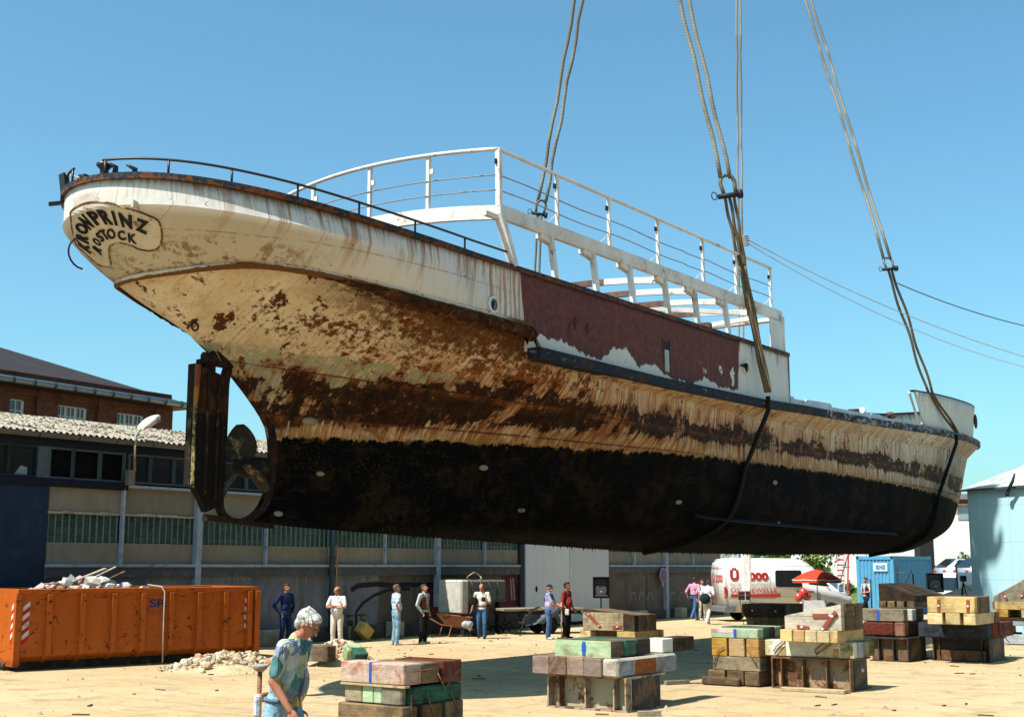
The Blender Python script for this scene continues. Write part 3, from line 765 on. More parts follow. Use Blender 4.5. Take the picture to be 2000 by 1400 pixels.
for i, (ch, tl, tr, br, bl) in enumerate(letters):
    v, f = glyph(ch, .045 if i < 9 else .03)
    x0, x1 = min(p[0] for p in v), max(p[0] for p in v); y0, y1 = min(p[1] for p in v), max(p[1] for p in v)
    q = []
    for (x, y) in v:
        a = (x - x0) / (x1 - x0); b = (y - y0) / (y1 - y0)
        X = (bl[0]*(1-a) + br[0]*a) * (1-b) + (tl[0]*(1-a) + tr[0]*a) * b
        Y = (bl[1]*(1-a) + br[1]*a) * (1-b) + (tl[1]*(1-a) + tr[1]*a) * b
        q.append((130 + X / 10, 385 + Y / 10))
    stick(q, f, .040, .010, 'letter', INK, plate or ship)

# small steel pieces on the stern and hull: lifting eye, doubler, pad
def hull_pt(px, py, off=0, bvh=None):
    h_, n_ = cast(bvh or BV_HU, px, py)
    return (SMI @ (h_ + n_ * off), (SMI.to_3x3() @ n_)) if h_ is not None else (None, None)
a, n = hull_pt(268, 401, .02, BV_PL)
if a: MB().bar(a + Vector((.0, 0, 0)) - Vector((.35, .16, 0)) * .4, a + Vector((.35, .16, 0)) * .4, .04, .12).build('plate_doubler', SIGNM, ship)
MB().tube([SP(.3 - .28 * math.sin(t), -.35, 7.28 - .2 * math.cos(t) * 1.3) for t in [i * math.pi / 10 for i in range(11)]], .015, 6).build('stern_handle', INK, ship)
for px, py in ((381, 633),):
    a, n = hull_pt(px, py, .06)
    if a: MB().tube([a + Vector((math.cos(t) * .07, 0, math.sin(t) * .07)) for t in [i * math.pi / 6 for i in range(12)]], .018, 6, closed=True).build('lifting_eye', plain('dark_steel', (.03, .025, .02)), ship)
# sacrificial anodes on the bottom
ANM = plain('anode_zinc', (.26, .24, .17), .7, dirt=(.05, .04, .03))
for px, py, k in ((605, 822, 1.1), (944, 913, .8), (543, 1003, .7), (1018, 996, .7), (1325, 980, .8), (1513, 942, .9), (625, 925, .6), (1520, 1020, .6), (1700, 900, .5)):
    a, n = hull_pt(px, py, .01)
    if a is None: continue
    M = n.to_track_quat('Z', 'X').to_matrix()
    MB().ball(a, .15 * k, 12, 8, (.5, 1.0, .28), M).build('anode', ANM, ship)
# bilge keel
BKM = plain('bilge_black', (.010, .013, .018))
fin = []
for i in range(25):
    q = i / 24; a_, n_ = hull_pt(1352 + (1748 - 1352) * q, 1003 + (1040 - 1003) * q ** .8)
    if a_ is not None: fin.append((a_, n_))
for side in (1, -1):
    MB().grid([[Vector((a.x, a.y * side, a.z + .03)), Vector((a.x + n.x * .12, (a.y + n.y * .12) * side, a.z + n.z * .12 + .02)), Vector((a.x + n.x * .12, (a.y + n.y * .12) * side, a.z + n.z * .12 - .0)), Vector((a.x, a.y * side, a.z - .05))] for a, n in fin], False, wrap=True).build('bilge_keel', BKM, ship)
# ragged marine growth under the keel
mb = MB(); rg = random.Random(5)
for i in range(700):
    s = rg.uniform(6, 37); b = rg.gauss(0, .25); z = ltab(KEEL, s) + abs(b) * .18 + .02
    r_ = rg.uniform(.015, .05); h_ = rg.uniform(.03, .11)
    mb.add([SP(s - r_, b, z), SP(s + r_, b, z), SP(s, b + r_, z), SP(s + rg.uniform(-.03, .03), b, z - h_)], [(0, 1, 3), (1, 2, 3), (2, 0, 3)])
g_ = mb.build('marine_growth', plain('growth_black', (.02, .017, .012), .95), ship); tag(g_, kind='stuff')

# ---- stern gear
STEEL = plain('stern_steel', (.022, .013, .010), .9, var=.4, dirt=(.075, .03, .014))
OLD = plain('old_black', (.014, .012, .011), .8, dirt=(.10, .075, .04))
def weed_mat():
    m = Mat('weedy_rudder'); P = m.coord(); s, y, z = m.xyz(P); n = m.noise(P, 9, 7, .75); n1 = m.noise(P, 2.0, 6)
    r_ = m.mix(m.step(n1 * .6 + n * .4, .45, .6), (.020, .010, .006), (.10, .035, .012))
    wd = m.mix(m.step(n, .60, .70), (.008, .007, .005), (.16, .12, .05))
    c = m.mix(m.step(z + (n1 - .5) * .5, 5.0, 4.75), r_, wd)
    return m.out(c, .9, n, .04, 1.0)
def edge_mat():
    m = Mat('rudder_edge_paint'); P = m.coord(); s, y, z = m.xyz(P); n = m.noise(P, 12, 6, .75)
    c = m.mix(m.step(z, 4.9, 5.2), m.mix(m.step(n, .40, .60), (.03, .028, .012), (.42, .34, .15)), m.mix(m.step(z + (n - .5) * .3, 5.25, 5.35), (.42, .17, .03), (.22, .075, .04)))
    return m.out(c, .9, n, .04, 1.0)
rud = MB()
rp = [(2.50, 5.66), (3.02, 5.55), (3.12, 5.0), (3.10, 4.0), (3.05, 3.3), (2.72, 3.17), (2.62, 3.35), (2.44, 3.58), (2.42, 4.6)]
rud.add([SP(s, .07, z) for s, z in rp] + [SP(s, -.07, z) for s, z in rp], [tuple(range(9)), tuple(reversed(range(9, 18)))] + [(k, 9 + k, 9 + (k+1) % 9, (k+1) % 9) for k in range(9)])
rudder = rud.build('rudder', weed_mat(), ship)
EM = edge_mat()
MB().bb((2.44, .035, 3.62), (2.54, .23, 5.72), .01).build('rudder_side_bar', OLD, rudder)
MB().bb((2.42, -.06, 3.62), (2.50, .03, 5.70), .01).build('rudder_trailing_bar', EM, rudder)
MB().bb((2.62, -.10, 3.45), (2.68, .10, 5.60), .005).bb((2.86, -.11, 3.4), (2.9, .11, 5.5), .005).build('rudder_rib', OLD, rudder)
MB().bb((2.62, -.03, 5.50), (2.72, .1, 5.75)).tube([SP(2.5, .1, 5.83), SP(2.75, .1, 5.83)], .085, 12).tube([SP(2.78, 0, 5.4), SP(2.78, 0, 6.15)], .07, 10).bb((2.5, -.1, 5.72), (3.1, .1, 5.80), .01).build('rudder_coupling', STEEL, ship)
# stern frame round the propeller aperture
ring_px = smooth_loop([(458, 721), (480, 738), (502, 778), (518, 826), (526, 872), (522, 940), (507, 986), (482, 1009), (456, 1012), (438, 1000), (433, 975), (438, 900), (442, 800), (446, 738)], 3)
inn_ = []
for (x_, y_) in ring_px:
    q_ = SMI @ on_plane(x_, y_, SHIP_O, NX); inn_.append(Vector((q_.x, 0, q_.z)))
n_ = len(inn_); ou_ = []
for i in range(n_):
    d_ = (inn_[(i + 1) % n_] - inn_[i - 1]).normalized(); o_ = Vector((d_.z, 0, -d_.x)); c_ = Vector((3.6, 0, 4.35))
    if o_.dot(inn_[i] - c_) < 0: o_ = -o_
    ou_.append(inn_[i] + o_ * (.13 if inn_[i].z > 3.3 else .10))
rows = []
for i in range(n_ + 1):
    a_, o_ = inn_[i % n_], ou_[i % n_]; rows.append([a_ + Vector((0, .055, 0)), o_ + Vector((0, .075, 0)), o_ - Vector((0, .075, 0)), a_ - Vector((0, .055, 0)), a_ + Vector((0, .055, 0))])
MB().grid(rows, False).build('stern_frame', STEEL, ship)
MB().bar(SP(2.75, 0, 3.08), SP(4.3, 0, 2.98), .14, .11).build('sole_piece', STEEL, ship)
MB().bar(SP(2.86, 0, 6.02), SP(3.2, 0, 5.74), .16, .2, (0, 1, 0)).build('stern_post_head', STEEL, ship)
fil = MB()
fp = [(3.16, 5.78), (3.45, 5.66), (3.75, 5.47), (4.02, 5.1), (4.20, 4.6), (4.25, 4.2), (4.22, 3.85), (4.10, 3.5), (3.9, 3.2), (4.3, 3.02), (5.2, 3.0), (5.2, 5.9), (3.2, 6.05)]
fil.add([SP(s, .05, z) for s, z in fp] + [SP(s, -.05, z) for s, z in fp], [tuple(range(13)), tuple(reversed(range(13, 26)))] + [(k, 13 + k, 13 + (k+1) % 13, (k+1) % 13) for k in range(13)])
fil.build('skeg_plate', HULLM, ship)
MB().tube([SP(3.62 + .11 * math.cos(t), .0, 5.50 + .13 * math.sin(t)) for t in [i * math.pi / 6 for i in range(12)]], .022, 6, closed=True).build('hanging_ring', OLD, ship)
# propeller
prop = MB().lathe([(.02, -.30), (.12, -.22), (.17, 0), (.19, .25), (.12, .5)], 16, Matrix.Translation(SP(3.62, 0, 3.98)) @ Matrix.Rotation(R(90), 4, 'Y')).build('propeller', OLD, ship)
BLM = plain('propeller_bronze', (.028, .022, .014), .7, dirt=(.30, .24, .12))
for k, ang in enumerate((R(84), R(208), R(318), R(258))):
    if k == 3: continue
    rows = []
    for i in range(11):
        r_ = .12 + .66 * i / 10; wd = .29 * math.sin(math.pi * (.12 + .86 * (i / 10) ** .8)) ** .7 + .03
        row = []
        for j in range(9):
            q = (j / 8 - .5) * 2; pitch = R(62) - R(28) * i / 10
            t_ = q * wd; y_ = t_ * math.cos(pitch); x_ = t_ * math.sin(pitch) * .8
            row.append(Vector((3.6 + x_, y_ * math.cos(ang) * 1 + 0, 0)) * 0 + Vector((3.6 + x_ - .05, math.cos(ang) * r_ - math.sin(ang) * y_, 3.98 + math.sin(ang) * r_ + math.cos(ang) * y_)))
        rows.append(row)
    b_ = MB().grid(rows, True).build('blade', BLM, prop); mo = b_.modifiers.new('thick', 'SOLIDIFY'); mo.thickness = .035; mo.offset = 0

# ---- after railing (black) on the cap
BLK = plain('black_pipe', (.018, .020, .026), .45)
ar = MB()
path = [(s, capb(s) - .05, capz(s) + .30) for s in [7.35 * (i / 60) ** 1.8 for i in range(4, 61)]]
rail_top = [SP(*p) for p in path]
port_top = [SP(p[0], -p[1], p[2]) for p in path if p[0] < 5]
aft_rail = MB().tube(rail_top, .022, 6).build('after_railing', BLK, ship)
MB().tube(port_top, .022, 6).build('railing_top', BLK, aft_rail)
for s in (.07, .61, 1.38, 2.37, 3.48, 4.70, 6.03):
    for sd_ in ((1, -1) if s < 4.9 else (1,)):
        MB().tube([SP(s, (capb(s) - .05) * sd_, capz(s) + .04), SP(s, (capb(s) - .05) * sd_, capz(s) + .30)], .02, 6).build('railing_post', BLK, aft_rail)
# bitts and fairlead at the very stern
MB().lathe([(.10, 0), (.07, .06), (.07, .2), (.13, .26), (.13, .30), (.05, .33)], 12, Matrix.Translation(SP(.28, .12, 8.40))).build('bollard', BLK, ship)
MB().lathe([(.08, 0), (.06, .05), (.06, .13), (.10, .18), (.04, .21)], 12, Matrix.Translation(SP(.22, -.32, 8.38))).build('bollard', BLK, ship)
for o_ in (0, .26):
    MB().tube([SP(.35 + o_, .30 + o_ * .6, 8.40), SP(.33 + o_, .34 + o_ * .6, 8.62), SP(.20 + o_, .28 + o_ * .6, 8.68)], [.06, .045, .02], 8).build('fairlead_horn', BLK, ship)
MB().bar(SP(.30, -.9, 8.3), SP(.26, -.95, 8.72), .14, .10).bar(SP(.28, -.9, 8.22), SP(.05, -1.0, 8.16), .08, .06).build('stern_bracket', BLK, ship)
MB().tube([SP(.26, -.92, 8.72), SP(.25, -.30, 8.50)], .014, 5).build('stern_line', plain('rope_pale', (.45, .42, .34)), ship)

# ---- upper deck frame
ZB0, ZB1 = 8.86, 9.12
frame = MB().bb((7.12, -3.06, ZB0), (19.9, -2.94, ZB1 + .02), .008).build('upper_deck_frame', WHITEW, ship, )
MB().bb((7.4, 2.94, ZB0), (19.9, 3.06, ZB1), .008).build('port_beam', WHITEW, frame)
arc = lambda b: 6.66 + .46 * (b / 3) ** 2
def arcrows(z0, z1, wd, bmin=-3.0, bmax=3.0, n=24):
    rows = []
    for i in range(n + 1):
        b = bmin + (bmax - bmin) * i / n; s = arc(b); cz = .12 * (1 - (b / 3) ** 2)
        rows.append([SP(s, b, z0 + cz), SP(s, b, z1 + cz), SP(s + wd, b, z1 + cz), SP(s + wd, b, z0 + cz)])
    return rows
MB().grid(arcrows(ZB0 - .02, ZB1, .1), False, wrap=True).build('after_beam', WHITEW, frame)
MB().tube([SP(arc(b), b, 10.24 + .08 * (1 - (b/3)**2)) for b in [-3 + .25 * i for i in range(25)]], .042, 8).build('rail_top', WHITE2, frame)
rg = random.Random(11)
top = MB().bb((7.12, -3.035, 10.215), (17.6, -2.965, 10.265), .006)
top.bar(SP(17.6, 3.0, 10.24), SP(18.0, 3.0, 10.24), .02, .02).bar(SP(17.95, 3.0, 10.24), SP(19.62, 3.0, 10.25), .07, .05)
top.build('rail_top', WHITE2, frame)
WIRE = rusty('rod_rust', (.22, .22, .21), .50, .6, 5)
posts_s = (7.16, 9.18, 11.22, 13.38, 15.62, 17.45, 19.55)
for k, s in enumerate(posts_s):
    ln = -.0 if k < 4 else 0
    MB().bar(SP(s, 3.0, ZB1 - .02), SP(s - .02, 3.0, 10.22), .065 if k else .10, .065 if k else .10).build('railing_post', WHITE2, frame)
    if k: MB().bar(SP(s - .02, 2.94, 9.14), SP(s - .02, 2.80, 9.14), .02, .02).bar(SP(s - .01, 2.98, 9.40), SP(s - .22, 2.75, 9.12), .03, .02).build('post_stay', WHITE2, frame)
    MB().bb((s - .10, -3.0, 9.94), (s - .03, -2.96, 10.04)).build('lamp_bracket', STEEL, frame)
for z_, s1 in ((9.72, 19.55), (9.42, 19.55)):
    pts = [SP(7.16 + (s1 - 7.16) * i / 60, 3.0, z_ + .02 * math.sin(i * .35) - (.03 if 36 < i < 42 else 0)) for i in range(61)]
    MB().tube(pts, .013, 5).build('rail_rod', WIRE, frame)
    MB().tube([SP(arc(b), b, z_ + .06 * (1 - (b/3)**2)) for b in [-3 + .25 * i for i in range(25)]], .013, 5).build('rail_rod', WIRE, frame)
for b in (1.51, .06, -1.69, -2.85):
    s = arc(b); cz = .09 * (1 - (b / 3) ** 2)
    MB().bar(SP(s + .04, b, ZB1 - .02), SP(s + .04, b, 10.24 + cz), .07, .07).build('railing_post', WHITE2, frame)
    MB().bb((s - .02, -b - .16, 9.9), (s + .02, -b - .08, 10.0)).build('lamp_bracket', WHITE2, frame)
# stanchions between plating and beam, leaning slightly
PNKR = rusty('stanchion_worn', (.78, .74, .66), .5, .5, 2.2)
st_s = (8.92, 10.5, 12.03, 13.62, 15.08, 16.72)
for k, s in enumerate(st_s):
    zb = 7.97 if k != 5 else 8.03
    MB().bar(SP(s + .06, 3.08, zb), SP(s - .0, 3.0, ZB0 + .02), .11, .10, (1, 0, 0)).build('stanchion', PNKR if k in (3, 4) else WHITE2, frame)
    MB().add([SP(s - .38, 3.03, ZB0), SP(s + .06, 3.03, ZB0), SP(s + .06, 3.03, ZB0 - .16), SP(s - .05, 3.03, ZB0 - .14), SP(s - .38, 3.03, ZB0 - .09),
              SP(s - .38, 2.9, ZB0), SP(s + .06, 2.9, ZB0), SP(s + .06, 2.9, ZB0 - .16), SP(s - .05, 2.9, ZB0 - .14), SP(s - .38, 2.9, ZB0 - .09)],
             [(0,1,2,3,4), (9,8,7,6,5), (0,5,6,1), (1,6,7,2), (2,7,8,3), (3,8,9,4), (4,9,5,0)]).build('bracket', WHITE2, frame)
MB().bar(SP(7.50, 3.10, 7.96), SP(7.16, 3.0, ZB0 + .1), .17, .13, (1, 0, 0)).build('stanchion', WHITE2, frame)
MB().bb((6.75, -3.0, 8.84), (7.12, -2.92, 8.93)).build('bracket', WHITE2, frame)
for s in (9.0, 12.0, 15.0, 18.0):
    MB().bar(SP(s, -3.08, 7.97), SP(s, -3.0, ZB0 + .02), .10, .10, (1, 0, 0)).build('stanchion', WHITE2, frame)
# deck beams across: brown to port, white to starboard
BRN = rusty('beam_brown', (.10, .05, .045), .5)
for s in (13.45, 14.95, 16.5, 18.2):
    def br(b0, b1, n=10):
        rows = []
        for i in range(n + 1):
            b = b0 + (b1 - b0) * i / n; cz = .20 * (1 - (b / 3) ** 2)
            rows.append([SP(s - .05, b, ZB0 - .14 + cz), SP(s - .05, b, ZB0 + cz), SP(s + .05, b, ZB0 + cz), SP(s + .05, b, ZB0 - .14 + cz)])
        return rows
    MB().grid(br(1.5, 2.94), False, wrap=True).build('deck_beam', WHITE2, frame)
    MB().grid(br(-2.94, 1.5), False, wrap=True).build('deck_beam', BRN, frame)
MB().bar(SP(18.3, 2.9, 8.8), SP(16.6, .2, 9.0), .1, .12).bar(SP(18.6, 2.9, 8.72), SP(19.3, -1.5, 8.7), .12, .12).build('skylight_frame', WHITE2, frame)
MB().bar(SP(15.4, -.6, 8.28), SP(17.1, 2.4, 8.36), .10, .14).bar(SP(17.1, 2.4, 8.36), SP(19.6, .8, 8.1), .10, .12).build('lower_frame', BRN, frame)
# forward side panel with its window opening
def panel(a, b, z0, z1, nm='side_panel'): MB().bb((a, -3.05, z0), (b, -3.02, z1), .003).build(nm, WHITEW, frame)
panel(19.35, 20.28, 8.0, 9.0); panel(18.05, 20.15, 8.82, 9.14, 'panel_head')
MB().bb((19.9, -3.05, ZB0), (20.15, 3.0, ZB0 + .1)).build('forward_beam', WHITEW, frame)
MB().bar(SP(20.28, 3.03, 8.0), SP(20.0, 3.03, 9.14), .06, .04, (1, 0, 0)).build('corner_bar', WHITE2, frame)
MB().bar(SP(20.30, 3.10, 6.5), SP(20.30, 3.10, 7.97), .06, .04).build('corner_bar', plain('brown_rust', (.14, .06, .025)), ship)
MB().add([SP(20.28, 3.06, 6.5), SP(20.28, -3.06, 6.5), SP(20.28, -3.06, 7.9), SP(20.28, 3.06, 7.9), SP(20.32, 3.06, 6.5), SP(20.32, -3.06, 6.5), SP(20.32, -3.06, 7.9), SP(20.32, 3.06, 7.9)],
         [(0,1,2,3), (7,6,5,4), (0,4,5,1), (3,2,6,7), (0,3,7,4), (1,5,6,2)]).build('house_front', WHITEW, ship)

# portholes: two through the plating
def ring(bvh, px, py, r_, k=1.0):
    h_, n_ = cast(bvh, px, py); p = SMI @ h_; n = (SMI.to_3x3() @ n_).normalized()
    M = Matrix.Translation(p) @ n.to_track_quat('Z', 'Y').to_matrix().to_4x4()
    t = MB().tube([M @ Vector((r_ * math.cos(a), r_ * math.sin(a), .03)) for a in [i * math.pi / 12 for i in range(24)]], .028, 8, closed=True).build('porthole', WHITE2, ship)
    MB().lathe([(r_ - .0, .012), (r_ - .0, .016)], 24, M, False).build('porthole_glass', GLASSP, t)
    MB().bar(M @ Vector((-.03, -r_ * .8, .03)), M @ Vector((.0, r_ * .5, .035)), .04, .02).build('porthole_latch', BLK, t)
    return M
gm = Mat('porthole_glass'); GLASSP = gm.out((.10, .14, .17), .08, spec=.8)
ring(BV_PL, 962, 595, .14); M2 = ring(BV_PL, 1455, 718, .15)
MB().bar(M2 @ Vector((0, 0, .05)), M2 @ Vector((-.45, 0, .12)), .04, .05).ball(M2 @ Vector((-.12, .03, .08)), .07, 8, 6).build('pipe_stub', STEEL, ship)
# slot in the house side; its shade is a dark box on the plating
MB().bb((13.30, -3.125, 6.66), (13.62, -3.098, 7.34)).build('slot_shade', plain('slot_dark', (.02, .018, .02)), ship)
MB().bb((13.36, -3.14, 6.64), (13.55, -3.118, 7.14)).build('slot_board', plain('slot_board', (.45, .50, .50)), ship)
for (a, b) in ((13.28, 13.30), (13.62, 13.645)):
    MB().bb((a, -3.135, 6.6), (b, -3.09, 7.4)).build('slot_trim', plain('brown_rust', (.14, .06, .025)), ship)
OXR = plain('oxblood_bar', (.12, .035, .028))
for s, z0, z1 in ((9.62, 7.05, 7.32), (10.1, 7.02, 7.26)):
    MB().bar(SP(s, 3.13, z0), SP(s, 3.13, z1), .03, .03).bar(SP(s - .08, 3.13, (z0+z1)/2), SP(s + .08, 3.13, (z0+z1)/2), .03, .02).build('welded_lug', OXR, ship)
MB().tube([SP(9.42, 3.12, 6.72), SP(9.40, 3.12, 7.1), SP(9.5, 3.12, 7.17)], .015, 5).build('welded_pipe', OXR, ship)
# ================================================================== GROUND
def terrain(x, y):
    z = 0.0
    d = math.hypot(x + 1.9, y - 10.5)
    z += .22 * max(0, min(1, (6.5 - d) / 4)) ** 1.0 if d < 6.5 else 0
    return z
def ground_mat():
    m = Mat('sandy_yard'); P = m.world(); x, y, z = m.xyz(P)
    n1 = m.noise(P, .16, 6, .6); n2 = m.noise(P, 1.3, 8, .7); n3 = m.noise(P, 14, 6, .75); n4 = m.noise(P, 60, 3, .7)
    trk = m.noise(m.vec((x * .8 + y * -.6) * .22, (x * .6 + y * .8) * 2.4, 0), 1, 6, .65)
    c = m.mix(m.step(n1, .35, .65), (.53, .385, .21), (.61, .465, .275))
    c = m.mix(m.step(n2, .48, .66) * .55, c, (.38, .26, .13))
    c = m.mix(m.step(trk, .52, .66) * .5, c, (.36, .27, .17))
    c = m.mix(m.step(n3, .55, .72) * .5, c, (.66, .55, .38))
    c = m.mix(m.step(n3, .42, .30) * .6, c, (.27, .19, .11))
    c = m.mix(m.step(m.voro(P, 9), .12, .05) * m.step(n2, .45, .6) * .8, c, (.70, .62, .48))
    dirt = m.step(y - x * .62 + (n2 - .5) * 6 + (n1 - .5) * 8, 16.0, 12.6)          # bare brown earth near the camera, right
    c = m.mix(dirt * .9, c, m.mix(n3, (.33, .19, .075), (.50, .32, .15)))
    c = m.mix(m.step(m.noise(P, 26, 5, .75), .60, .70) * .55, c, (.25, .17, .10)); c = m.mix(m.step(m.noise(P, .55, 7, .65, 1.2), .55, .68) * .35, c, (.30, .24, .17))
    for k_, o_ in ((.16, 0), (-.22, 3)):
        w_ = ((x * .35 + y * k_ * 1.4 + n1 * 2.2 + o_).fract() - .5).abs(); c = m.mix(m.step(w_, .05, .03) * m.step(n2, .40, .58) * .35, c, (.30, .22, .13))
    far = m.step(y, 120, 170)
    c = m.mix(far, c, (.12, .17, .06))
    return m.out(c, .95, n2 * 1.4 + n3 * .6 + n4 * .3 + trk, .05, .9, spec=.15, alb=.78)
rows = []
ys = [4, 6] + [7 + .5 * i for i in range(24)] + [20, 24, 30, 40, 60, 90, 150, 300, 700, 1500]
xs = [-900, -300, -100, -40, -20] + [-10 + .5 * i for i in range(36)] + [9, 12, 20, 40, 100, 300, 900]
for y in [-60, -20] + ys: rows.append([(x, y, terrain(x, y)) for x in xs])
MB().grid(rows, True).build('ground', ground_mat(), kind='structure')
# loose pebbles and scraps on the yard
rg = random.Random(21); mb = MB()
PEB = plain('pebble', (.42, .33, .22), .9, dirt=(.22, .15, .09))
for i in range(1500):
    x = rg.uniform(-9, 15); y = rg.uniform(13, 46); r_ = rg.choice((.012, .02, .03, .045)) * (1 + y / 60); z = terrain(x, y)
    p = Vector((x, y, z)); q = [p + Vector((rg.uniform(-1, 1) * r_, rg.uniform(-1, 1) * r_, 0)) for _ in range(4)]
    a = [p + Vector((math.cos(t + rg.random()) * r_, math.sin(t) * r_ * .8, -.005)) for t in (0, 1.6, 3.1, 4.7)]
    mb.add(a + [p + Vector((0, 0, r_ * rg.uniform(.5, .9)))], [(0,1,4), (1,2,4), (2,3,4), (3,0,4)])
mb.build('loose_gravel', PEB, kind='stuff')

mb = MB()
for i in range(190):
    x = rg.uniform(-8, 15); y = rg.uniform(14, 46); a = rg.uniform(0, 3.1); L_ = rg.uniform(.05, .30); d_ = Vector((math.cos(a), math.sin(a), 0)); p = Vector((x, y, .012))
    mb.bar(p - d_ * L_ / 2, p + d_ * L_ / 2, rg.uniform(.015, .045), .02)
mb.build('wood_chips', plain('chip_brown', (.16, .11, .065), .9, var=.5, sc_=2), kind='stuff')
# ================================================================== THE LONG WAREHOUSE
WD = Vector((.7167, 1, 0)).normalized(); WN = Vector((-WD.y, WD.x, 0))      # along the wall, away from the camera
WP = at_z(1020, 1226); WRZ = math.atan2(WD.y, WD.x)
wh = empty('warehouse', WP, WRZ, 'long grey concrete warehouse with glass block band and corrugated roof', 'warehouse')
def WZ(px, py, off=0.0):                     # (distance along the wall, height)
    p = on_plane(px, py, WP + WN * off, WN); return (p - WP).dot(WD), p.z
def wt(px): return WZ(px, 1105)[0]
def conc(name, a, b, stain=(.16, .14, .11), k=.5, sc_=1.2, rough=.85):
    m = Mat(name); P = m.coord(); x, y, z = m.xyz(P)
    n = m.noise(P, sc_, 7, .65); n2 = m.noise(P, 11, 6, .75); run = m.noise(m.vec(x * 2.4, y, z * .3), 1, 6, .65); r_ = m.rnd()
    c = m.mix(m.step(n, .3, .7), a, b); c = m.mix(m.step(run * .6 + n * .4, .50, .68) * k, c, stain)
    c = m.mix(m.step(n2, .58, .72) * .5, c, stain); c = m.hsv(c, .5, 1, m.step(r_, 0, 1, .88, 1.1))
    return m.out(c, rough, n2 + n, .01, .5)
PANEL = conc('exposed_concrete', (.25, .24, .19), (.33, .31, .245), (.13, .12, .09))
LOWW = conc('lower_wall', (.17, .20, .25), (.30, .33, .38), (.045, .04, .035), .9, 1.3)
LOWB = conc('lower_wall_brown', (.12, .11, .10), (.20, .18, .155), (.06, .05, .04), .8, .9)
PALEB = plain('pale_blue_trim', (.40, .50, .60), .6, dirt=(.14, .17, .2))
DKFR = plain('dark_trim', (.035, .045, .055), .6)
NAVY = conc('navy_sheet', (.012, .028, .062), (.022, .045, .09), (.05, .07, .10), .25, 2.0, .5)
T0, T1 = -42.0, wt(1412)
zr = 2.26
# levels
zmid = WZ(91, 1057.7)[1]; ztop = WZ(91, 999.7)[1]; zsill = WZ(240, 950)[1]; zgut = WZ(0, 842)[1]
tdoor0, tdoor1 = wt(1024), wt(1187)
tb = wt(88)                                  # the navy sheet part starts left of this
# backing wall (set back, dark) and lower wall
MB().bb((T0, .30, 0), (T1, .5, zgut - .05)).build('rear_leaf', plain('dark_inside', (.02, .02, .022)), wh)
MB().bb((tb, .10, 0), (wt(745), .298, zr - .02)).build('lower_wall', LOWW, wh)
MB().bb((wt(745), .10, 0), (tdoor0, .298, zr - .02)).build('lower_wall', LOWB, wh)
MB().bb((tdoor1, .10, 0), (T1, .298, zr - .02)).build('lower_wall', LOWB, wh)
MB().bb((T0, .02, 0), (tb, .298, zsill - .05)).build('navy_cladding', NAVY, wh)
for a, b in ((tb, tdoor0 - .3), (tdoor1, T1)):
    MB().bb((a, -.06, zr - .03), (b, .2, zr + .05), .01).build('ledge', PALEB, wh)
    MB().bb((a, -.01, zr - .30), (b, .22, zr - .03), .01).build('ledge_beam', plain('ledge_dark', (.10, .11, .12), dirt=(.2, .22, .24)), wh)
verts_x = [91, 237, 385, 520, 643, 753, 855, 948, 1022]
def paneled(xs_, z0, z1, dep=.10):
    for a, b in zip(xs_, xs_[1:]):
        MB().bb((wt(a) + .03, dep, z0), (wt(b) - .03, .298, z1), .006).build('wall_panel', PANEL, wh)
paneled(verts_x, zr + .05, zmid); paneled(verts_x, ztop + .04, zsill)
paneled([1190, 1240, 1300, 1355, 1412], zr + .05, zmid); paneled([1190, 1240, 1300, 1355, 1412], ztop + .04, zsill)
# ragged pale mortar line over the glass blocks
mb = MB(); rg = random.Random(4)
t = tb
while t < tdoor0 - .35:
    L = rg.uniform(.3, .9); mb.bb((t, .04 + rg.uniform(0, .03), ztop - .01 + rg.uniform(-.02, .0)), (min(t + L, tdoor0), .2, ztop + .05 + rg.uniform(-.02, .02))); t += L
mb.build('mortar_edge', plain('mortar', (.46, .43, .38), .9, dirt=(.2, .13, .09)), wh)
# glass blocks, each one its own piece
gm_ = Mat('glass_block'); P = gm_.coord(); rr = gm_.rnd(); n = gm_.noise(P, 14, 4)
gcol = gm_.mix(gm_.step(rr, 0, 1), (.035, .075, .075), (.07, .13, .125))
GLB = gm_.out(gm_.mix(gm_.step(n, .5, .7) * .5, gcol, (.12, .20, .18)), .16, n, .01, .4, spec=.7)
GRT = plain('block_grout', (.10, .15, .135), .8); GRL = plain('block_mullion', (.22, .34, .29), .6)
rowsN = 4; hh = (ztop - zmid) / rowsN; pw_ = .205
bme = None; count = 0; stuffmb = MB()
def block_mesh():
    b = MB(); w_ = pw_ - .045; h_ = hh - .022; d = .02
    b.add([(0,0,0),(w_,0,0),(w_,0,h_),(0,0,h_),(.02,-d,.02),(w_-.02,-d,.02),(w_-.02,-d,h_-.02),(.02,-d,h_-.02)],
          [(4,5,6,7),(0,1,5,4),(1,2,6,5),(2,3,7,6),(3,0,4,7)])
    return b
BLK_M = block_mesh().mesh('glass_block'); BLK_M.materials.append(GLB)
def glass_band(ta, tb_):
    global count
    MB().bb((ta, .16, zmid), (tb_, .298, ztop), 0).build('block_grout', GRT, wh)
    n = int((tb_ - ta) / pw_)
    for i in range(n):
        for k in range(rowsN):
            x, z = ta + i * pw_ + .035, zmid + k * hh + .011
            if count < 300:
                o = obj('glass_block', BLK_M, None, wh); o.location = (x, .158, z); count += 1
            else:
                b = block_mesh(); stuffmb.add([(v[0] + x, v[1] + .158, v[2] + z) for v in b.v], b.f)
    mull = MB()
    for i in range(n + 1): mull.bb((ta + i * pw_ - .008, .10, zmid), (ta + i * pw_ + .010, .159, ztop))
    mull.build('block_mullion', GRL, wh)
for a, b in zip(verts_x, verts_x[1:]): glass_band(wt(a) + .05, wt(b) - .05)
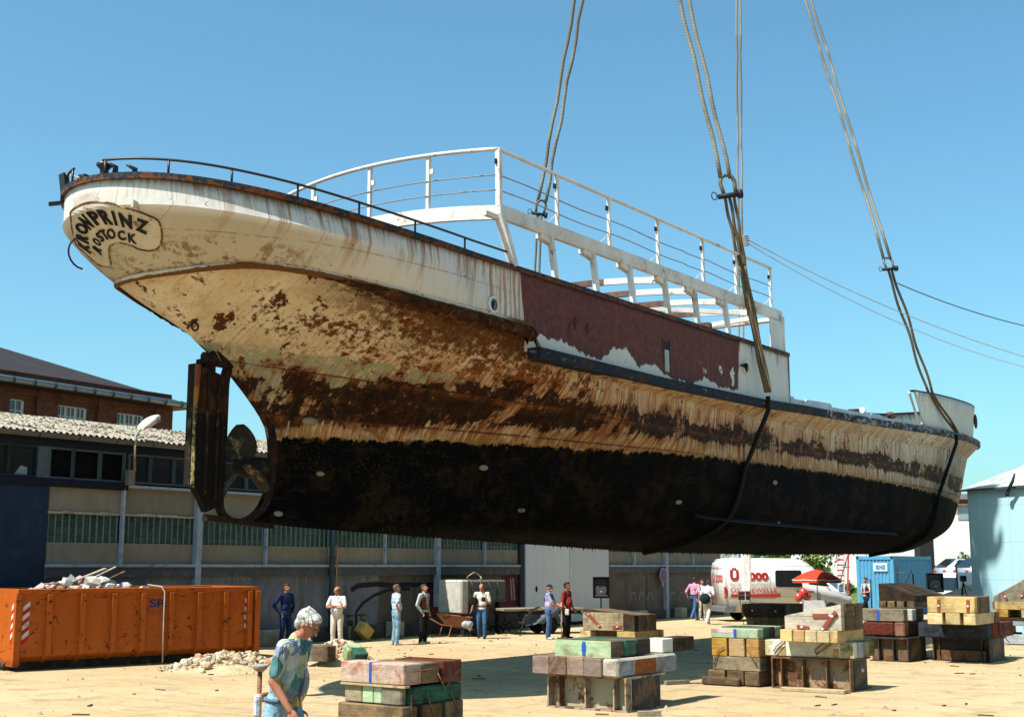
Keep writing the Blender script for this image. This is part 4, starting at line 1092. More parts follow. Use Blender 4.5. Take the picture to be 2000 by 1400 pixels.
for a, b in ((1190, 1240), (1240, 1300), (1300, 1355), (1355, 1412)): glass_band(wt(a) + .05, wt(b) - .05)
o = stuffmb.build('glass_block_field', GLB, wh); tag(o, kind='stuff')
# posts and battens
for x, wd, z0, dep in ((237, .07, zr, -.02), (385, .19, 0.0, -.07), (520, .06, zr, -.02), (753, .06, zr, -.02), (855, .19, 0.9, -.07), (948, .07, zr, -.02), (1240, .10, zr, -.02), (1301, .22, 0.0, -.07), (1355, .08, zr, -.02)):
    MB().bb((wt(x) - wd / 2, dep, z0), (wt(x) + wd / 2, .12, zsill), .01).build('wall_post', PALEB, wh)
DP = plain('downpipe_blue', (.05, .085, .12), .5)
MB().tube([(wt(643), -.12, .3), (wt(643), -.12, zgut - .1)], .085, 10).build('downpipe', DP, wh)
for z_ in (1.4, 2.5, 3.6): MB().tube([(wt(643), -.12, z_), (wt(643), -.12, z_ + .05)], .10, 10).build('pipe_collar', DP, wh)
MB().tube([(wt(655), -.05, 1.55), (wt(655), -.05, 2.75), (wt(655) - .05, -.08, 2.88), (wt(655) - .16, -.12, 2.84)], .03, 6).build('vent_pipe', plain('cream_pipe', (.50, .42, .27), dirt=(.3, .14, .05)), wh)
# window band under the eaves
MB().bb((T0, -.02, zsill - .10), (wt(243), .2, zsill + .10), .01).build('window_sill', plain('navy_sill', (.010, .018, .035)), wh)
MB().bb((wt(243), -.05, zsill - .02), (T1, .2, zsill + .05), .01).build('window_sill', PALEB, wh)
zw1 = WZ(100, 872)[1]
MB().bb((T0, .0, zw1), (T1, .3, zgut), .0).build('eaves_board', plain('eaves_dark', (.016, .022, .03), .7), wh)
PANE = Mat('dark_pane').out((.015, .028, .036), .12, spec=.8); DARKP = plain('open_dark', (.004, .004, .005), .9)
wins = [(-40, 5, 1), (8, 62, 1), (88, 133, 0), (136, 187, 0), (188, 234, 0), (246, 286, 1), (289, 333, 1), (336, 383, 1)]
x = 386
while x < 1010: wins.append((x + 2, x + 44, 1)); x += 46
for x in (1190, 1240, 1300, 1355): wins.append((x + 2, x + 48, 1))
for a, b, g in wins:
    ta, tb_ = wt(a), wt(b); f_ = MB(); z0, z1 = zsill + .10, zw1; e = .05
    f_.bb((ta - e, .02, z0), (ta + .01, .1, z1)).bb((tb_ - .01, .02, z0), (tb_ + e, .1, z1)).bb((ta + .01, .022, z0), (tb_ - .01, .098, z0 + .05)).bb((ta + .01, .022, z1 - .05), (tb_ - .01, .098, z1))
    w_ = f_.build('window', plain('window_frame_blue', (.09, .125, .14), .6) if a > 80 else DKFR, wh)
    MB().bb((ta, .12, z0), (tb_, .13, z1)).build('pane', PANE if g else DARKP, w_)  # unglazed openings get a near-black sheet for their unlit inside
MB().bb((wt(62), .0, zsill + .1), (wt(84), .12, zw1), .01).build('window_post', plain('window_post_blue', (.10, .14, .17), dirt=(.03, .05, .06)), wh)
MB().add([(wt(20), .10, zsill + .14), (wt(47), .10, zsill + .14), (wt(46), .10, zsill + .34), (wt(33), .10, zsill + .37)], [(0,1,2,3)]).build('broken_glass', plain('pale_glass', (.28, .38, .42)), wh)
# gutter, with bracket straps
gy = -.14; mb = MB(); prof = [(-.09, .09), (-.075, .02), (-.03, -.03), (.03, -.03), (.075, .02), (.09, .09)]
mb.grid([[(T0, gy + a, zgut - .03 + b) for a, b in prof], [(T1, gy + a, zgut - .03 + b) for a, b in prof]], False)
mb.build('gutter', plain('gutter_zinc', (.15, .16, .165), .45, .3, dirt=(.09, .08, .06)), wh)
t = -30
while t < T1:
    MB().tube([(t, gy + a * 1.08, zgut - .032 + b * 1.1) for a, b in prof], .012, 4).build('gutter_bracket', DKFR, wh); t += 1.15
# corrugated sheets in two rows
def roofm():
    m = Mat('fibre_cement'); P = m.coord(); x, y, z = m.xyz(P); n = m.noise(P, 2.2, 7, .7); n2 = m.noise(P, 9, 7, .8)
    c = m.mix(n, (.36, .32, .25), (.46, .42, .34)); c = m.mix(m.step(n2, .51, .58), c, (.055, .035, .018))
    c = m.mix(m.step(m.noise(P, 5, 6, .7), .60, .70), c, (.22, .20, .13))
    return m.out(c, .9, n2, .02, .9)
ROOFM = roofm()
RW = 4.6; zeav = zgut + .08; zrid = on_plane(0, 803.6, WP + WN * (RW - .25), WN).z
def sheet_mesh(L, y0, z0, y1, z1, rnd_):
    wl = .177; rows = []; n = int(L / wl * 8)
    for (yy, zz) in ((y0, z0), ((y0+y1)/2, (z0+z1)/2), (y1, z1)):
        rows.append([(L * i / n, yy, zz + .028 * math.cos(2 * math.pi * (L * i / n) / wl)) for i in range(n + 1)])
    return MB().grid(rows, True)
sl = (zrid - zeav) / (RW - .0 + .25)
SHL = 1.062
vars_ = []
for k in range(3):
    y0 = -.25 + k * 1.6; y1 = y0 + 1.72
    me = sheet_mesh(SHL, y0, zeav + (y0 + .25) * sl + .0 + (.012 if k else 0), y1, zeav + (y1 + .25) * sl - .0, rg).mesh('roof_sheet'); me.materials.append(ROOFM); vars_.append(me)
t = T0; i = 0
while t < T1 - .5:
    for k, me in enumerate(vars_):
        o = obj('roof_sheet', me, None, wh); o.location = (t, 0, rg.uniform(-.006, .008) + .0); o.rotation_euler = (0, rg.uniform(-.004, .004), 0)
    t += SHL
# moss and debris on the sheets
mb = MB()
for i in range(2600):
    t = rg.uniform(-30, -6); y = rg.uniform(.15, RW - .2); z = zeav + (y + .25) * sl + .012
    r_ = rg.uniform(.03, .09); p = Vector((t, y, z))
    mb.add([p + Vector((-r_, -r_ * .6, -.02)), p + Vector((r_, -r_ * .5, -.02)), p + Vector((r_ * .7, r_ * .8, 0)), p + Vector((-r_ * .8, r_ * .6, 0)), p + Vector((0, 0, r_ * .55))], [(0,1,4), (1,2,4), (2,3,4), (3,0,4)])
o = mb.build('roof_moss', plain('moss_brown', (.07, .045, .022), .95, dirt=(.20, .17, .10)), wh); tag(o, kind='stuff')
MB().bb((T0, RW + .25, 0), (T1, RW + .4, zrid + .0)).build('rear_wall', PANEL, wh)
MB().bb((T1 - .15, .5, 0), (T1, RW + .24, zgut)).build('end_wall', PANEL, wh)
# big sliding door of two pale leaves
DOORM = conc('sliding_door_paint', (.74, .84, .95), (.82, .92, 1.0), (.55, .62, .68), .4, .9)
for a, b in ((tdoor0, wt(1110)), (wt(1110), tdoor1)):
    lf = MB().bb((a + .015, -.06, .12), (b - .015, .05, ztop + .3), .01).build('door_leaf', DOORM, wh)
MB().bb((tdoor0 - .28, -.02, 0), (tdoor0, .29, ztop + .3), .01).build('door_jamb', DKFR, wh)
MB().bb((tdoor0 - .2, .0, ztop + .3), (tdoor1 + .2, .3, zsill), .01).build('door_lintel', PANEL, wh)
MB().ball((wt(1045), -.065, WZ(1045, 1150)[1]), .09, 8, 6, (.8, .12, 1.3)).build('door_dent', DARKP, wh)
# graffiti, thin paint strokes on the wall
BK = plain('spray_black', (.018, .022, .03), .6); MR = plain('spray_maroon', (.12, .02, .025), .6, var=.3, sc_=3); GW = plain('spray_grey', (.36, .37, .42), .6)
def stroke(pts, wd, mat, dep=.095):
    q = [WZ(x, y) for x, y in pts]; rows = []
    for i, (a, z) in enumerate(q):
        a2, z2 = q[min(i+1, len(q)-1)]; a1, z1 = q[max(i-1, 0)]; d = Vector((a2 - a1, z2 - z1)).normalized()
        rows.append([(a - d.y * wd / 2, dep, z + d.x * wd / 2), (a + d.y * wd / 2, dep, z - d.x * wd / 2)])
    return MB().grid(rows, False).build('graffiti', mat, wh, fix=False)
def blob(pts, mat, dep=.097):
    q = [WZ(x, y) for x, y in pts]; return MB().add([(a, dep, z) for a, z in q], [tuple(range(len(q)))]).build('graffiti', mat, wh, fix=False)
stroke([(690, 1152), (705, 1143), (740, 1140), (770, 1143), (800, 1141), (850, 1142), (880, 1147)], .16, BK, .093)
stroke([(700, 1225), (700, 1195), (712, 1178), (735, 1162), (762, 1152), (782, 1149), (805, 1150)], .10, BK, .091)
blob([(828, 1150), (862, 1142), (900, 1140), (905, 1185), (880, 1205), (850, 1205), (836, 1180)], MR)
blob([(985, 1125), (1012, 1120), (1018, 1180), (992, 1190), (975, 1180), (980, 1150)], MR, .097)
blob([(962, 1195), (975, 1172), (1000, 1165), (1012, 1180), (1000, 1200), (980, 1210)], MR, .096)
for x in (1001, 1006): stroke([(x, 1128), (x + 3, 1172)], .07, GW, .092)
for x0 in (462, 478, 492): stroke([(x0 - 5 + 5 * math.cos(a), 1133 - 10 * math.sin(a)) for a in [i * math.pi / 8 for i in range(9)]], .06, GW, .095)
for x0 in (1235, 1252, 1268, 1312, 1330): stroke([(x0, 1172), (x0 + 2, 1158), (x0 + 8, 1156), (x0 + 10, 1170)], .05, plain('spray_pale', (.34, .33, .32)), .09)
# plinth and loose blocks along the wall foot
MB().bb((wt(380), -.02, 0), (tdoor0 - .3, .12, .42), .02).build('plinth', conc('plinth_dark', (.06, .06, .06), (.11, .10, .09)), wh)
MB().bb((tdoor1 + .1, -.02, 0), (T1, .12, .38), .02).build('plinth', conc('plinth_dark2', (.09, .09, .085), (.13, .125, .115)), wh)
CB = plain('pale_concrete', (.46, .42, .33), .9, dirt=(.2, .18, .14))
for px, w_, h_, lab in ((525, 1.0, .45, 'long pale concrete block at the wall foot beside the orange skip'), (762, .5, .5, 'pale concrete block at the wall foot behind the man in striped shirt'),
                        (1240, .6, .42, 'pale concrete kerb block at wall foot right of the loudspeaker'), (1318, .5, .45, 'pale concrete block at wall foot beside the wall post under the sign')):
    t = wt(px); p = WP + WD * t - WN * .25
    obj('concrete_block', MB().bb((-w_/2, -.2, 0), (w_/2, .2, h_), .03).mesh('concrete_block'), CB, None, p, WRZ, label=lab, cat='concrete block', group='blocks along the warehouse wall')
# round no-stopping sign on the wall
t, z_ = WZ(1290, 1123); sgn = empty('no_stopping_sign', WP + WD * t - WN * .14 + Vector((0, 0, z_)), WRZ, 'round blue and red no stopping sign on the warehouse wall', 'traffic sign')
RM = Matrix.Rotation(R(90), 4, 'X')
MB().lathe([(.31, 0), (.31, .02)], 32, RM, False).build('rim', plain('sign_white', (.7, .7, .72), .4), sgn)
MB().lathe([(.295, .02), (.295, .024)], 32, RM, False).build('red_ring', plain('sign_red', (.55, .03, .03), .4), sgn)
MB().lathe([(.225, .024), (.225, .028)], 32, RM, False).build('blue_disc', plain('sign_blue', (.02, .09, .42), .4), sgn)
MB().bar((-.16, -.030, .16), (.16, -.030, -.16), .004, .055, (0, 0, 1)).build('red_bar', plain('sign_red', (.55, .03, .03), .4), sgn)
MB().bb((-.04, -.0, -.5), (.04, .08, .3)).build('mounting_plate', PALEB, sgn)

# lamp on an angled bracket over the eaves
lt = wt(262); off = .25
lp = WP + WD * lt - WN * off
lamp = empty('wall_lamp', lp, WRZ, 'cobra head yard lamp on a bent pole fixed to the warehouse', 'lamp')
def LZ(px, py): 
    p = on_plane(px, py, WP - WN * off, WN); return ((p - WP).dot(WD) - lt, 0, p.z)
MB().tube([LZ(263, 920), LZ(263, 868)], .035, 8).build('pole', plain('lamp_pole_ochre', (.36, .24, .10), dirt=(.2, .1, .04)), lamp)
MB().tube([LZ(264, 870), LZ(266, 850), LZ(271, 842), LZ(278, 834)], .032, 8).build('arm', plain('lamp_grey', (.35, .40, .40)), lamp)
MB().bb((LZ(252, 945)[0], .02, LZ(258, 947)[2]), (LZ(265, 945)[0], .18, LZ(258, 917)[2]), .01).build('ballast_box', plain('ballast', (.22, .19, .17)), lamp)
MB().bb((LZ(252, 945)[0] + .02, .18, LZ(258, 940)[2]), (LZ(265, 945)[0] - .02, .25 + .1, LZ(258, 930)[2])).build('wall_bracket', DKFR, lamp)
a = Vector(LZ(275, 838)); b = Vector(LZ(309, 818)); d = (b - a)
rows = []
for i in range(8):
    q = i / 7; c_ = a + d * q; wd = .10 + .13 * math.sin(math.pi * min(1, q * 1.1 + .1)) ** .7; hg = .05 + .10 * math.sin(math.pi * (q * .85 + .1))
    rows.append([c_ + Vector((0, wd * math.cos(t), hg * math.sin(t) + .05)) for t in [k * 2 * math.pi / 12 for k in range(12)]])
mb = MB().grid(rows, True, wrap=True); mb.add(rows[0], [tuple(range(12))]); mb.add(rows[-1], [tuple(reversed(range(12)))])
mb.build('lamp_head', plain('lamp_cream', (.72, .68, .55), .4), lamp)
MB().bar(a + d * .28 + Vector((0, -.02, -.03)), a + d * .95 + Vector((0, -.02, -.03)), .26, .06).build('lamp_lens', plain('lens_dull', (.30, .26, .18), .3), lamp)

# ================================================================== BRICK BUILDING BEHIND
BD = Vector((.60, 1, 0)).normalized(); BN = Vector((-BD.y, BD.x, 0)); BP = at_y(318, 800, 58); BP.z = 0; BRZ = math.atan2(BD.y, BD.x)
br_ = empty('brick_building', BP, BRZ, 'old red brick building with dark hipped roof behind the warehouse', 'building')
def BZ(px, py, off=0): p = on_plane(px, py, BP + BN * off, BN); return (p - BP).dot(BD), p.z
def brickm():
    m = Mat('red_brick'); P = m.coord(); x, y, z = m.xyz(P)
    b = m.node('ShaderNodeTexBrick'); m.put(b.inputs['Vector'], m.vec(x + y, z, 0)); b.inputs['Scale'].default_value = 1
    b.inputs['Brick Width'].default_value = .26; b.inputs['Row Height'].default_value = .085; b.inputs['Mortar Size'].default_value = .012
    b.inputs['Color1'].default_value = (.17, .05, .028, 1); b.inputs['Color2'].default_value = (.10, .03, .02, 1); b.inputs['Mortar'].default_value = (.13, .10, .075, 1)
    n = m.noise(P, .8, 6); c = m.mix(m.step(n, .5, .7) * .5, Vx(m, b.outputs[0]), (.05, .02, .015)); c = m.mix(m.step(m.noise(P, 9, 3), .55, .7) * .35, c, (.25, .10, .05))
    return m.out(c, .9, Vx(m, b.outputs[1]) * -1 + n, .01, .6)
BRK = brickm(); zbe = BZ(200, 768)[1] + .1
MB().bb((-50, 0, 0), (0, 20, zbe)).build('wall', BRK, br_)
for px in (-30, 18 + 50, 188, 300):
    t = BZ(px, 790)[0]; MB().bb((t - .0, -.16, 0), (t + 1.05, .0, zbe - .35), .01).build('pilaster', BRK, br_)
MB().bb((-50, -.28, zbe - .35), (.28, -.001, zbe + .25), .02).build('cornice', BRK, br_)
MB().bb((-50, -.10, zbe - .6), (.1, -.002, zbe - .36), .02).build('cornice_course', BRK, br_)
SL_ = plain('roof_felt', (.040, .036, .040), .9, sc_=1.5)
E = Vector((1.0, -1.0, BZ(343, 787, -1.0)[1]))
ew = BP + BD * E.x + BN * E.y; ew.z = E.z
hd = (-BD + BN).normalized(); hn = hd.cross(Vector((0, 0, 1))).normalized()
q = on_plane(0, 678, ew, hn); run = (q - ew); hrun = Vector((run.x, run.y, 0)).length; slope = (q.z - ew.z) / hrun
w_ = 11.0; rise = slope * w_ * math.sqrt(2)
R0 = Vector((-52, -1.0, E.z)); T_ = Vector((1 - w_, -1 + w_, E.z + rise)); TL = Vector((-52, -1 + w_, E.z + rise)); EB = Vector((1, -1 + 2 * w_, E.z)); RB = Vector((-52, -1 + 2 * w_, E.z))
MB().add([R0, E, T_, TL, EB, RB], [(0,1,2,3), (1,4,2), (4,5,3,2)]).build('roof', SL_, br_, fix=False)
MB().add([R0, E, EB, RB, R0 - Vector((0,0,.16)), E - Vector((0,0,.16)), EB - Vector((0,0,.16)), RB - Vector((0,0,.16))], [(4,5,6,7), (0,4,5,1), (1,5,6,2)]).build('eaves', plain('eaves_brown', (.03, .022, .018)), br_, fix=False)
GTR = plain('gutter_grey', (.22, .26, .28), .4, .3)
MB().tube([(-52, -1.12, E.z - .03), (1.35, -1.12, E.z - .03)], .12, 8).build('gutter', GTR, br_)
t = -20
while t < 1.2:
    MB().tube([(t, -1.12, E.z - .03), (t + .06, -1.12, E.z - .03)], .145, 8).build('gutter_bracket', DKFR, br_); t += 1.0
WF = plain('window_white', (.50, .55, .52), .5); DG = Mat('night_glass').out((.012, .014, .022), .1, spec=.8)
for xa, xb in ((-40, 42), (107, 164), (224, 275)):
    ya = 782 + (xa - 0) * .127; ta, z1 = BZ(xa, ya); tb2, _ = BZ(xb, ya); z0 = z1 - 1.6
    z1 = BZ(135, 795)[1]; 
    f_ = MB(); n = 6; wd = (tb2 - ta)
    g = MB().bb((ta, -.035, z1 - 1.7), (tb2, -.02, z1))
    for i in range(n + 1):
        th = .07 if i % 2 == 0 else .028; x = ta + wd * i / n
        f_.bb((x - th, -.07, z1 - 1.7), (x + th, -.036, z1))
    for k in range(5): f_.bb((ta, -.066, z1 - 1.68 + k * .42 - .022), (tb2, -.038, z1 - 1.68 + k * .42 + .022))
    ww = f_.build('window', WF, br_); g.build('pane', DG, ww)
    MB().bb((ta - .2, -.06, z1), (tb2 + .2, -.0, z1 + .38), .01).build('brick_lintel', BRK, ww)

# ================================================================== PALE BLUE SHED, RIGHT
SDv = Vector((-.458, 1, 0)).normalized(); SN = Vector((-SDv.y, SDv.x, 0))       # SN points to the left, towards the yard
SPt = at_y(1897, 1105, 44); SPt.z = 0; SRZ2 = math.atan2(-SDv.y, -SDv.x)
shed = empty('pale_blue_shed', SPt, SRZ2, 'pale blue sheet metal shed at the right edge of the yard', 'shed')
# local x runs from the left corner towards the camera; local y points away behind the face
def SZf(px, py): p = on_plane(px, py, SPt, SN); return (SPt - p).dot(SDv), p.z
zse = SZf(1886, 957)[1]
def shedm():
    m = Mat('shed_sheet'); P = m.coord(); x, y, z = m.xyz(P); n = m.noise(P, .5, 5); run = m.noise(m.vec(x * .9, y, z * .12), 1, 4, .5)
    c = m.mix(m.step(run, .35, .65), (.36, .62, .74), (.46, .72, .82)); c = m.mix(m.step(n, .5, .7) * .3, c, (.56, .68, .68))
    seam = ((z * .82).fract() - .5).abs(); c = m.mix(m.step(seam, .012, .004) * .4, c, (.3, .4, .45))
    return m.out(c, .55, m.step(seam, .015, .0), .01, .4)
SHM = shedm(); yb = 9 
sgn_ = 1 if Matrix.Rotation(SRZ2, 3, 'Z') @ Vector((0, 1, 0)) @ SN < 0 else -1
def sb(a, b, bev=.0): return MB().bb((a[0], a[1] * sgn_, a[2]), (b[0], b[1] * sgn_, b[2]), bev)
sb((0, 0, 0), (16, yb, zse)).build('wall_sheeting', SHM, shed)
zrf = zse + 1.1
MB().add([(-.25, -.15 * sgn_, zse - .0), (16, -.15 * sgn_, zse), (16, 4.5 * sgn_, zrf + .35), (-.25, 4.5 * sgn_, zrf + .35), (16, 9 * sgn_, zse), (-.25, 9 * sgn_, zse)], [(0,1,2,3), (3,2,4,5), (0, 3, 5)]).build('roof', plain('shed_roof', (.50, .54, .50), .8, var=.2, sc_=1.2), shed)
sb((-.3, -.18, zse - .05), (16, -.10, zse + .015)).build('eaves_trim', plain('eaves_line', (.08, .10, .12)), shed)
for i in range(12): sb((.5 + i * 1.3, -.012, .0), (.53 + i * 1.3, .0, zse - .05)).build('sheet_joint', SHM, shed)
# loose cable hanging from the shed eaves
a = SZf(1993, 925); b = SZf(1978, 962)
cb = [Vector((a[0], -.25 * sgn_, a[1])), Vector((a[0] * .8 + b[0] * .2, -.28 * sgn_, a[1] * .6 + b[1] * .4)), Vector((b[0], -.25 * sgn_, b[1]))]
c_ = MB().tube(cb, [.03, .05, .06], 6).ball(cb[2], .10, 8, 6, (1, .6, 1.3))
o = c_.build('floodlight_cable', DKFR); o.location = SPt; o.rotation_euler = (0, 0, SRZ2); tag(o, 'black floodlight on cable hanging at the pale blue shed eaves', 'cable')

# ================================================================== FAR BACKGROUND
wb = empty('white_building', (24, 100, 0), R(-4), 'long white building with one red framed window behind the yard', 'building')
def FZ(px, py, Y=100): p = at_y(px, py, Y); return p.x - 24, p.z
zt = FZ(1870, 985)[1]; WHW = plain('render_white', (.95, .94, .9), .8, var=.04)
MB().bb((1.0, 0, 0), (16, 12, zt)).build('wall', WHW, wb)
MB().bb((.8, -.3, zt), (16.2, 12.3, zt + .35)).build('roof', plain('roof_redbrown', (.18, .05, .03)), wb)
MB().bb((.6, -.5, zt + .35), (16.4, 12.5, zt + .75)).build('roof_parapet', plain('roof_grey', (.22, .23, .24)), wb)
a = FZ(1872, 987); b = FZ(1890, 1008)
win = MB().bb((a[0] - .3, .05, b[1] - .4), (b[0] + 1.0, .0, a[1])).build('window', plain('far_red_frame', (.35, .12, .08)), wb)
for k in range(2): MB().bb((a[0] - .22 + k * .95, -.03, b[1] - .3), (a[0] + .6 + k * .95, -.005, a[1] - .1)).build('pane', plain('far_glass', (.28, .36, .42), .2), win)
wl = empty('low_white_wall', (0, 0, 0), 0, 'low white building wall between the van and the blue container', 'wall')
p0, p1 = at_y(1636, 1150, 92), at_y(1676, 1150, 92)
MB().bb((p0.x - 3, 92, 0), (p1.x + 9, 93, at_y(1650, 1084, 92).z + .5)).build('wall', WHW, wl)
gb = empty('grey_green_hut', (0, 0, 0), 0, 'small grey green flat roofed hut behind the van roof', 'hut')
p0, p1 = at_y(1412, 1100, 84), at_y(1452, 1100, 84)
MB().bb((p0.x, 84, 0), (p1.x, 88, 3.6)).build('wall', plain('hut_green', (.30, .36, .30)), gb)
MB().bb((p0.x - .1, 83.8, 3.6), (p1.x + .1, 88, 3.8)).build('roof', DKFR, gb)
MB().bb((p0.x + .5, 83.9, 2.7), (p1.x - .3, 83.98, 3.2)).build('window', plain('far_glass2', (.5, .6, .6), .2), gb)

# foliage
LEAF = {}
def leafm(n, a, b):
    if n in LEAF: return LEAF[n]
    m = Mat(n); P = m.coord(); k = m.noise(P, 1.1, 4); k2 = m.voro(P, 7, out='Color')
    r_ = m.xyz(k2)[0]; c = m.mix(m.step(k * .5 + r_ * .5, .25, .7), a, b)
    LEAF[n] = m.out(c, .7, spec=.3); return LEAF[n]
GA = leafm('leaf_mid', (.035, .075, .012), (.10, .17, .025)); GB = leafm('leaf_bright', (.06, .11, .015), (.16, .22, .04))
def tree(px, Y, ztop_, rad, seed, label, cat='tree', n=1500, leaf=.16, mat=GA, trunk=True, group='trees and bushes behind the yard', base=None):
    rg = random.Random(seed); p = at_y(px, 1105, Y); p.z = 0
    t = empty('leafy_tree' if cat == 'tree' else 'green_bush', p, rg.uniform(0, 6), label, cat, group)
    zb_ = base if base is not None else (ztop_ * .35 if trunk else 0.1); crown = MB(); hc = (ztop_ - zb_) / 2
    blobs = [(Vector((rg.uniform(-.6, .6) * rad, rg.uniform(-.6, .6) * rad, zb_ + hc + rg.uniform(-.6, .6) * hc)), rg.uniform(.35, .6) * min(rad, hc)) for _ in range(11)]
    blobs.append((Vector((0, 0, ztop_ - hc * .45)), hc * .45))
    for _ in range(n):
        c, r_ = rg.choice(blobs); d = Vector((rg.gauss(0, 1), rg.gauss(0, 1), rg.gauss(0, 1))).normalized() * r_ * rg.uniform(.55, 1.08); q = c + d
        if q.z < .05: continue
        u = Vector((rg.gauss(0, 1), rg.gauss(0, 1), rg.gauss(0, .6))).normalized(); v = u.cross(Vector((rg.gauss(0, 1), rg.gauss(0, 1), rg.gauss(0, 1)))).normalized(); s_ = leaf * rg.uniform(.6, 1.4)
        crown.add([q - u * s_, q + v * s_ * .45, q + u * s_, q - v * s_ * .45], [(0, 1, 2, 3)])
    crown.build('crown', mat, t, fix=False)
    if trunk:
        tr = MB().tube([(0, 0, 0), (.05, .02, ztop_ * .4), (.0, .1, ztop_ * .8)], [rad * .09, rad * .07, .03], 7)
        for c, r_ in blobs[:6]: tr.tube([(0, .02, ztop_ * .35), c], [rad * .04, .02], 5)
        tr.build('trunk', plain('bark', (.09, .065, .045), .9), t)
    return t
zt_ = lambda px, py, Y: at_y(px, py, Y).z
tree(1470, 96, zt_(1470, 1068, 96), 2.6, 1, 'dense green tree behind the left end of the van roof', n=1800)
tree(1508, 97, zt_(1500, 1070, 97), 2.6, 2, 'dense green tree behind the middle of the van roof', n=1800)
tree(1548, 95, zt_(1500, 1072, 95), 2.4, 3, 'dense green tree behind the sloping front of the van roof', n=1800)
tree(1602, 88, zt_(1600, 1076, 88), 1.9, 4, 'airy young tree between the van and the white wall', n=900, mat=GB)
tree(1655, 86, zt_(1655, 1140, 86), 1.6, 5, 'low green bush in front of the low white wall', 'bush', 900, trunk=False, mat=GB)
tree(1625, 84, zt_(1625, 1146, 84), 1.3, 6, 'low green bush behind the van windscreen', 'bush', 700, trunk=False, mat=GB)
tree(1880, 92, zt_(1880, 1078, 92), 1.7, 7, 'round green tree in front of the white building by the shed', n=1200, mat=GA)
tree(1817, 80, zt_(1817, 1098, 80), .7, 8, 'small bush at the foot of the dark pillar', 'bush', 350, trunk=False, mat=GA)
tree(1893, 84, zt_(1893, 1150, 84), .9, 9, 'low bush beside the corner of the pale blue shed', 'bush', 350, trunk=False, mat=GB)
# dark pillar under the bow, far side
p0, p1 = at_y(1797, 1100, 76), at_y(1826, 1100, 76)
pl = empty('dark_pillar', (0, 0, 0), 0, 'dark steel crane support pillar behind the blue container', 'pillar')
MB().bb((p0.x, 76, 0), (p1.x, 77, 4.6), .03).build('column', plain('pillar_dark', (.03, .03, .028)), pl)
MB().bb((p0.x - .15, 75.8, 0), (p1.x + .15, 77.2, .4), .03).build('base', plain('pillar_dark', (.03, .03, .028)), pl)
# ================================================================== SLINGS, SHACKLES AND HOOKS
def W(s, b, z): return SM @ Vector((s, -b, z))
def ropem(name, a, b):
    m = Mat(name); P = m.coord(); x, y, z = m.xyz(P); n = m.noise(P, 30, 4, .7); n1 = m.noise(P, .6, 4)
    tw = ((z * 24 + x * 9).fract() - .5).abs()
    c = m.mix(m.step(tw * .5 + n * .7, .30, .62), a, b); c = m.mix(m.step(n1, .45, .6) * .5, c, (.07, .06, .05))
    return m.out(c, .8, tw, .02, .8)
ROPE = ropem('wire_rope_grey', (.17, .17, .14), (.36, .35, .29)); ROPEB = ropem('wire_rope_brown', (.09, .065, .035), (.27, .20, .115)); ROPEK = plain('rope_tar', (.012, .012, .013), .7)
SHK = plain('shackle_steel', (.14, .13, .10), .5, .4, dirt=(.04, .03, .02)); CRN = plain('crane_black', (.03, .03, .035), .5)
def strand(mb, a, b, r_=.045, n=24, sag=0.0, amp=.0, turns=0, phase=0):
    a, b = Vector(a), Vector(b); d = (b - a).normalized(); u = d.cross(Vector((0, 1, 0))).normalized(); v = d.cross(u); P = []
    for i in range(n + 1):
        q = i / n; ph = phase + turns * 2 * math.pi * q
        P.append(a.lerp(b, q) + Vector((0, 0, -sag * 4 * q * (1 - q))) + (u * math.cos(ph) + v * math.sin(ph)) * amp)
    mb.tube(P, r_ * .84, 7); return mb
def shackle(p, up, label, group='shackles joining the sling ropes', k=1.0, face=None):
    up = Vector(up).normalized(); x = (face or Vector((1, 0, 0))); x = (x - up * x.dot(up)).normalized(); y = up.cross(x)
    M = Matrix((x, y, up)).transposed().to_4x4(); M.translation = p
    e = empty('shackle', (0, 0, 0), 0, label, 'shackle', group); e.matrix_world = M
    U = [(-.15, 0, -.12), (-.17, 0, .08), (-.19, 0, .22), (-.15, 0, .36), (-.06, 0, .43), (.06, 0, .43), (.15, 0, .36), (.19, 0, .22), (.17, 0, .08), (.15, 0, -.12)]
    MB().tube([Vector(q) * k for q in U], .05 * k, 10).build('bow', SHK, e)
    MB().tube([Vector((-.32, 0, -.14)) * k, Vector((.28, 0, -.14)) * k], .068 * k, 10).tube([Vector((.20, 0, -.14)) * k, Vector((.32, 0, -.14)) * k], .12 * k, 10).build('pin', CRN, e)
    MB().tube([Vector((-.34 + -.07 * (1 - math.cos(t)), .0, -.10 + .11 * math.sin(t))) * k for t in [i * math.pi / 5 for i in range(10)]], .015 * k, 5, closed=True).build('pin_ring', CRN, e)
    return e
HK1 = W(17.6, 0, 26.3)
def ship_px(px, py, b): return on_plane(px, py, SM @ Vector((0, -b, 0)), NX)
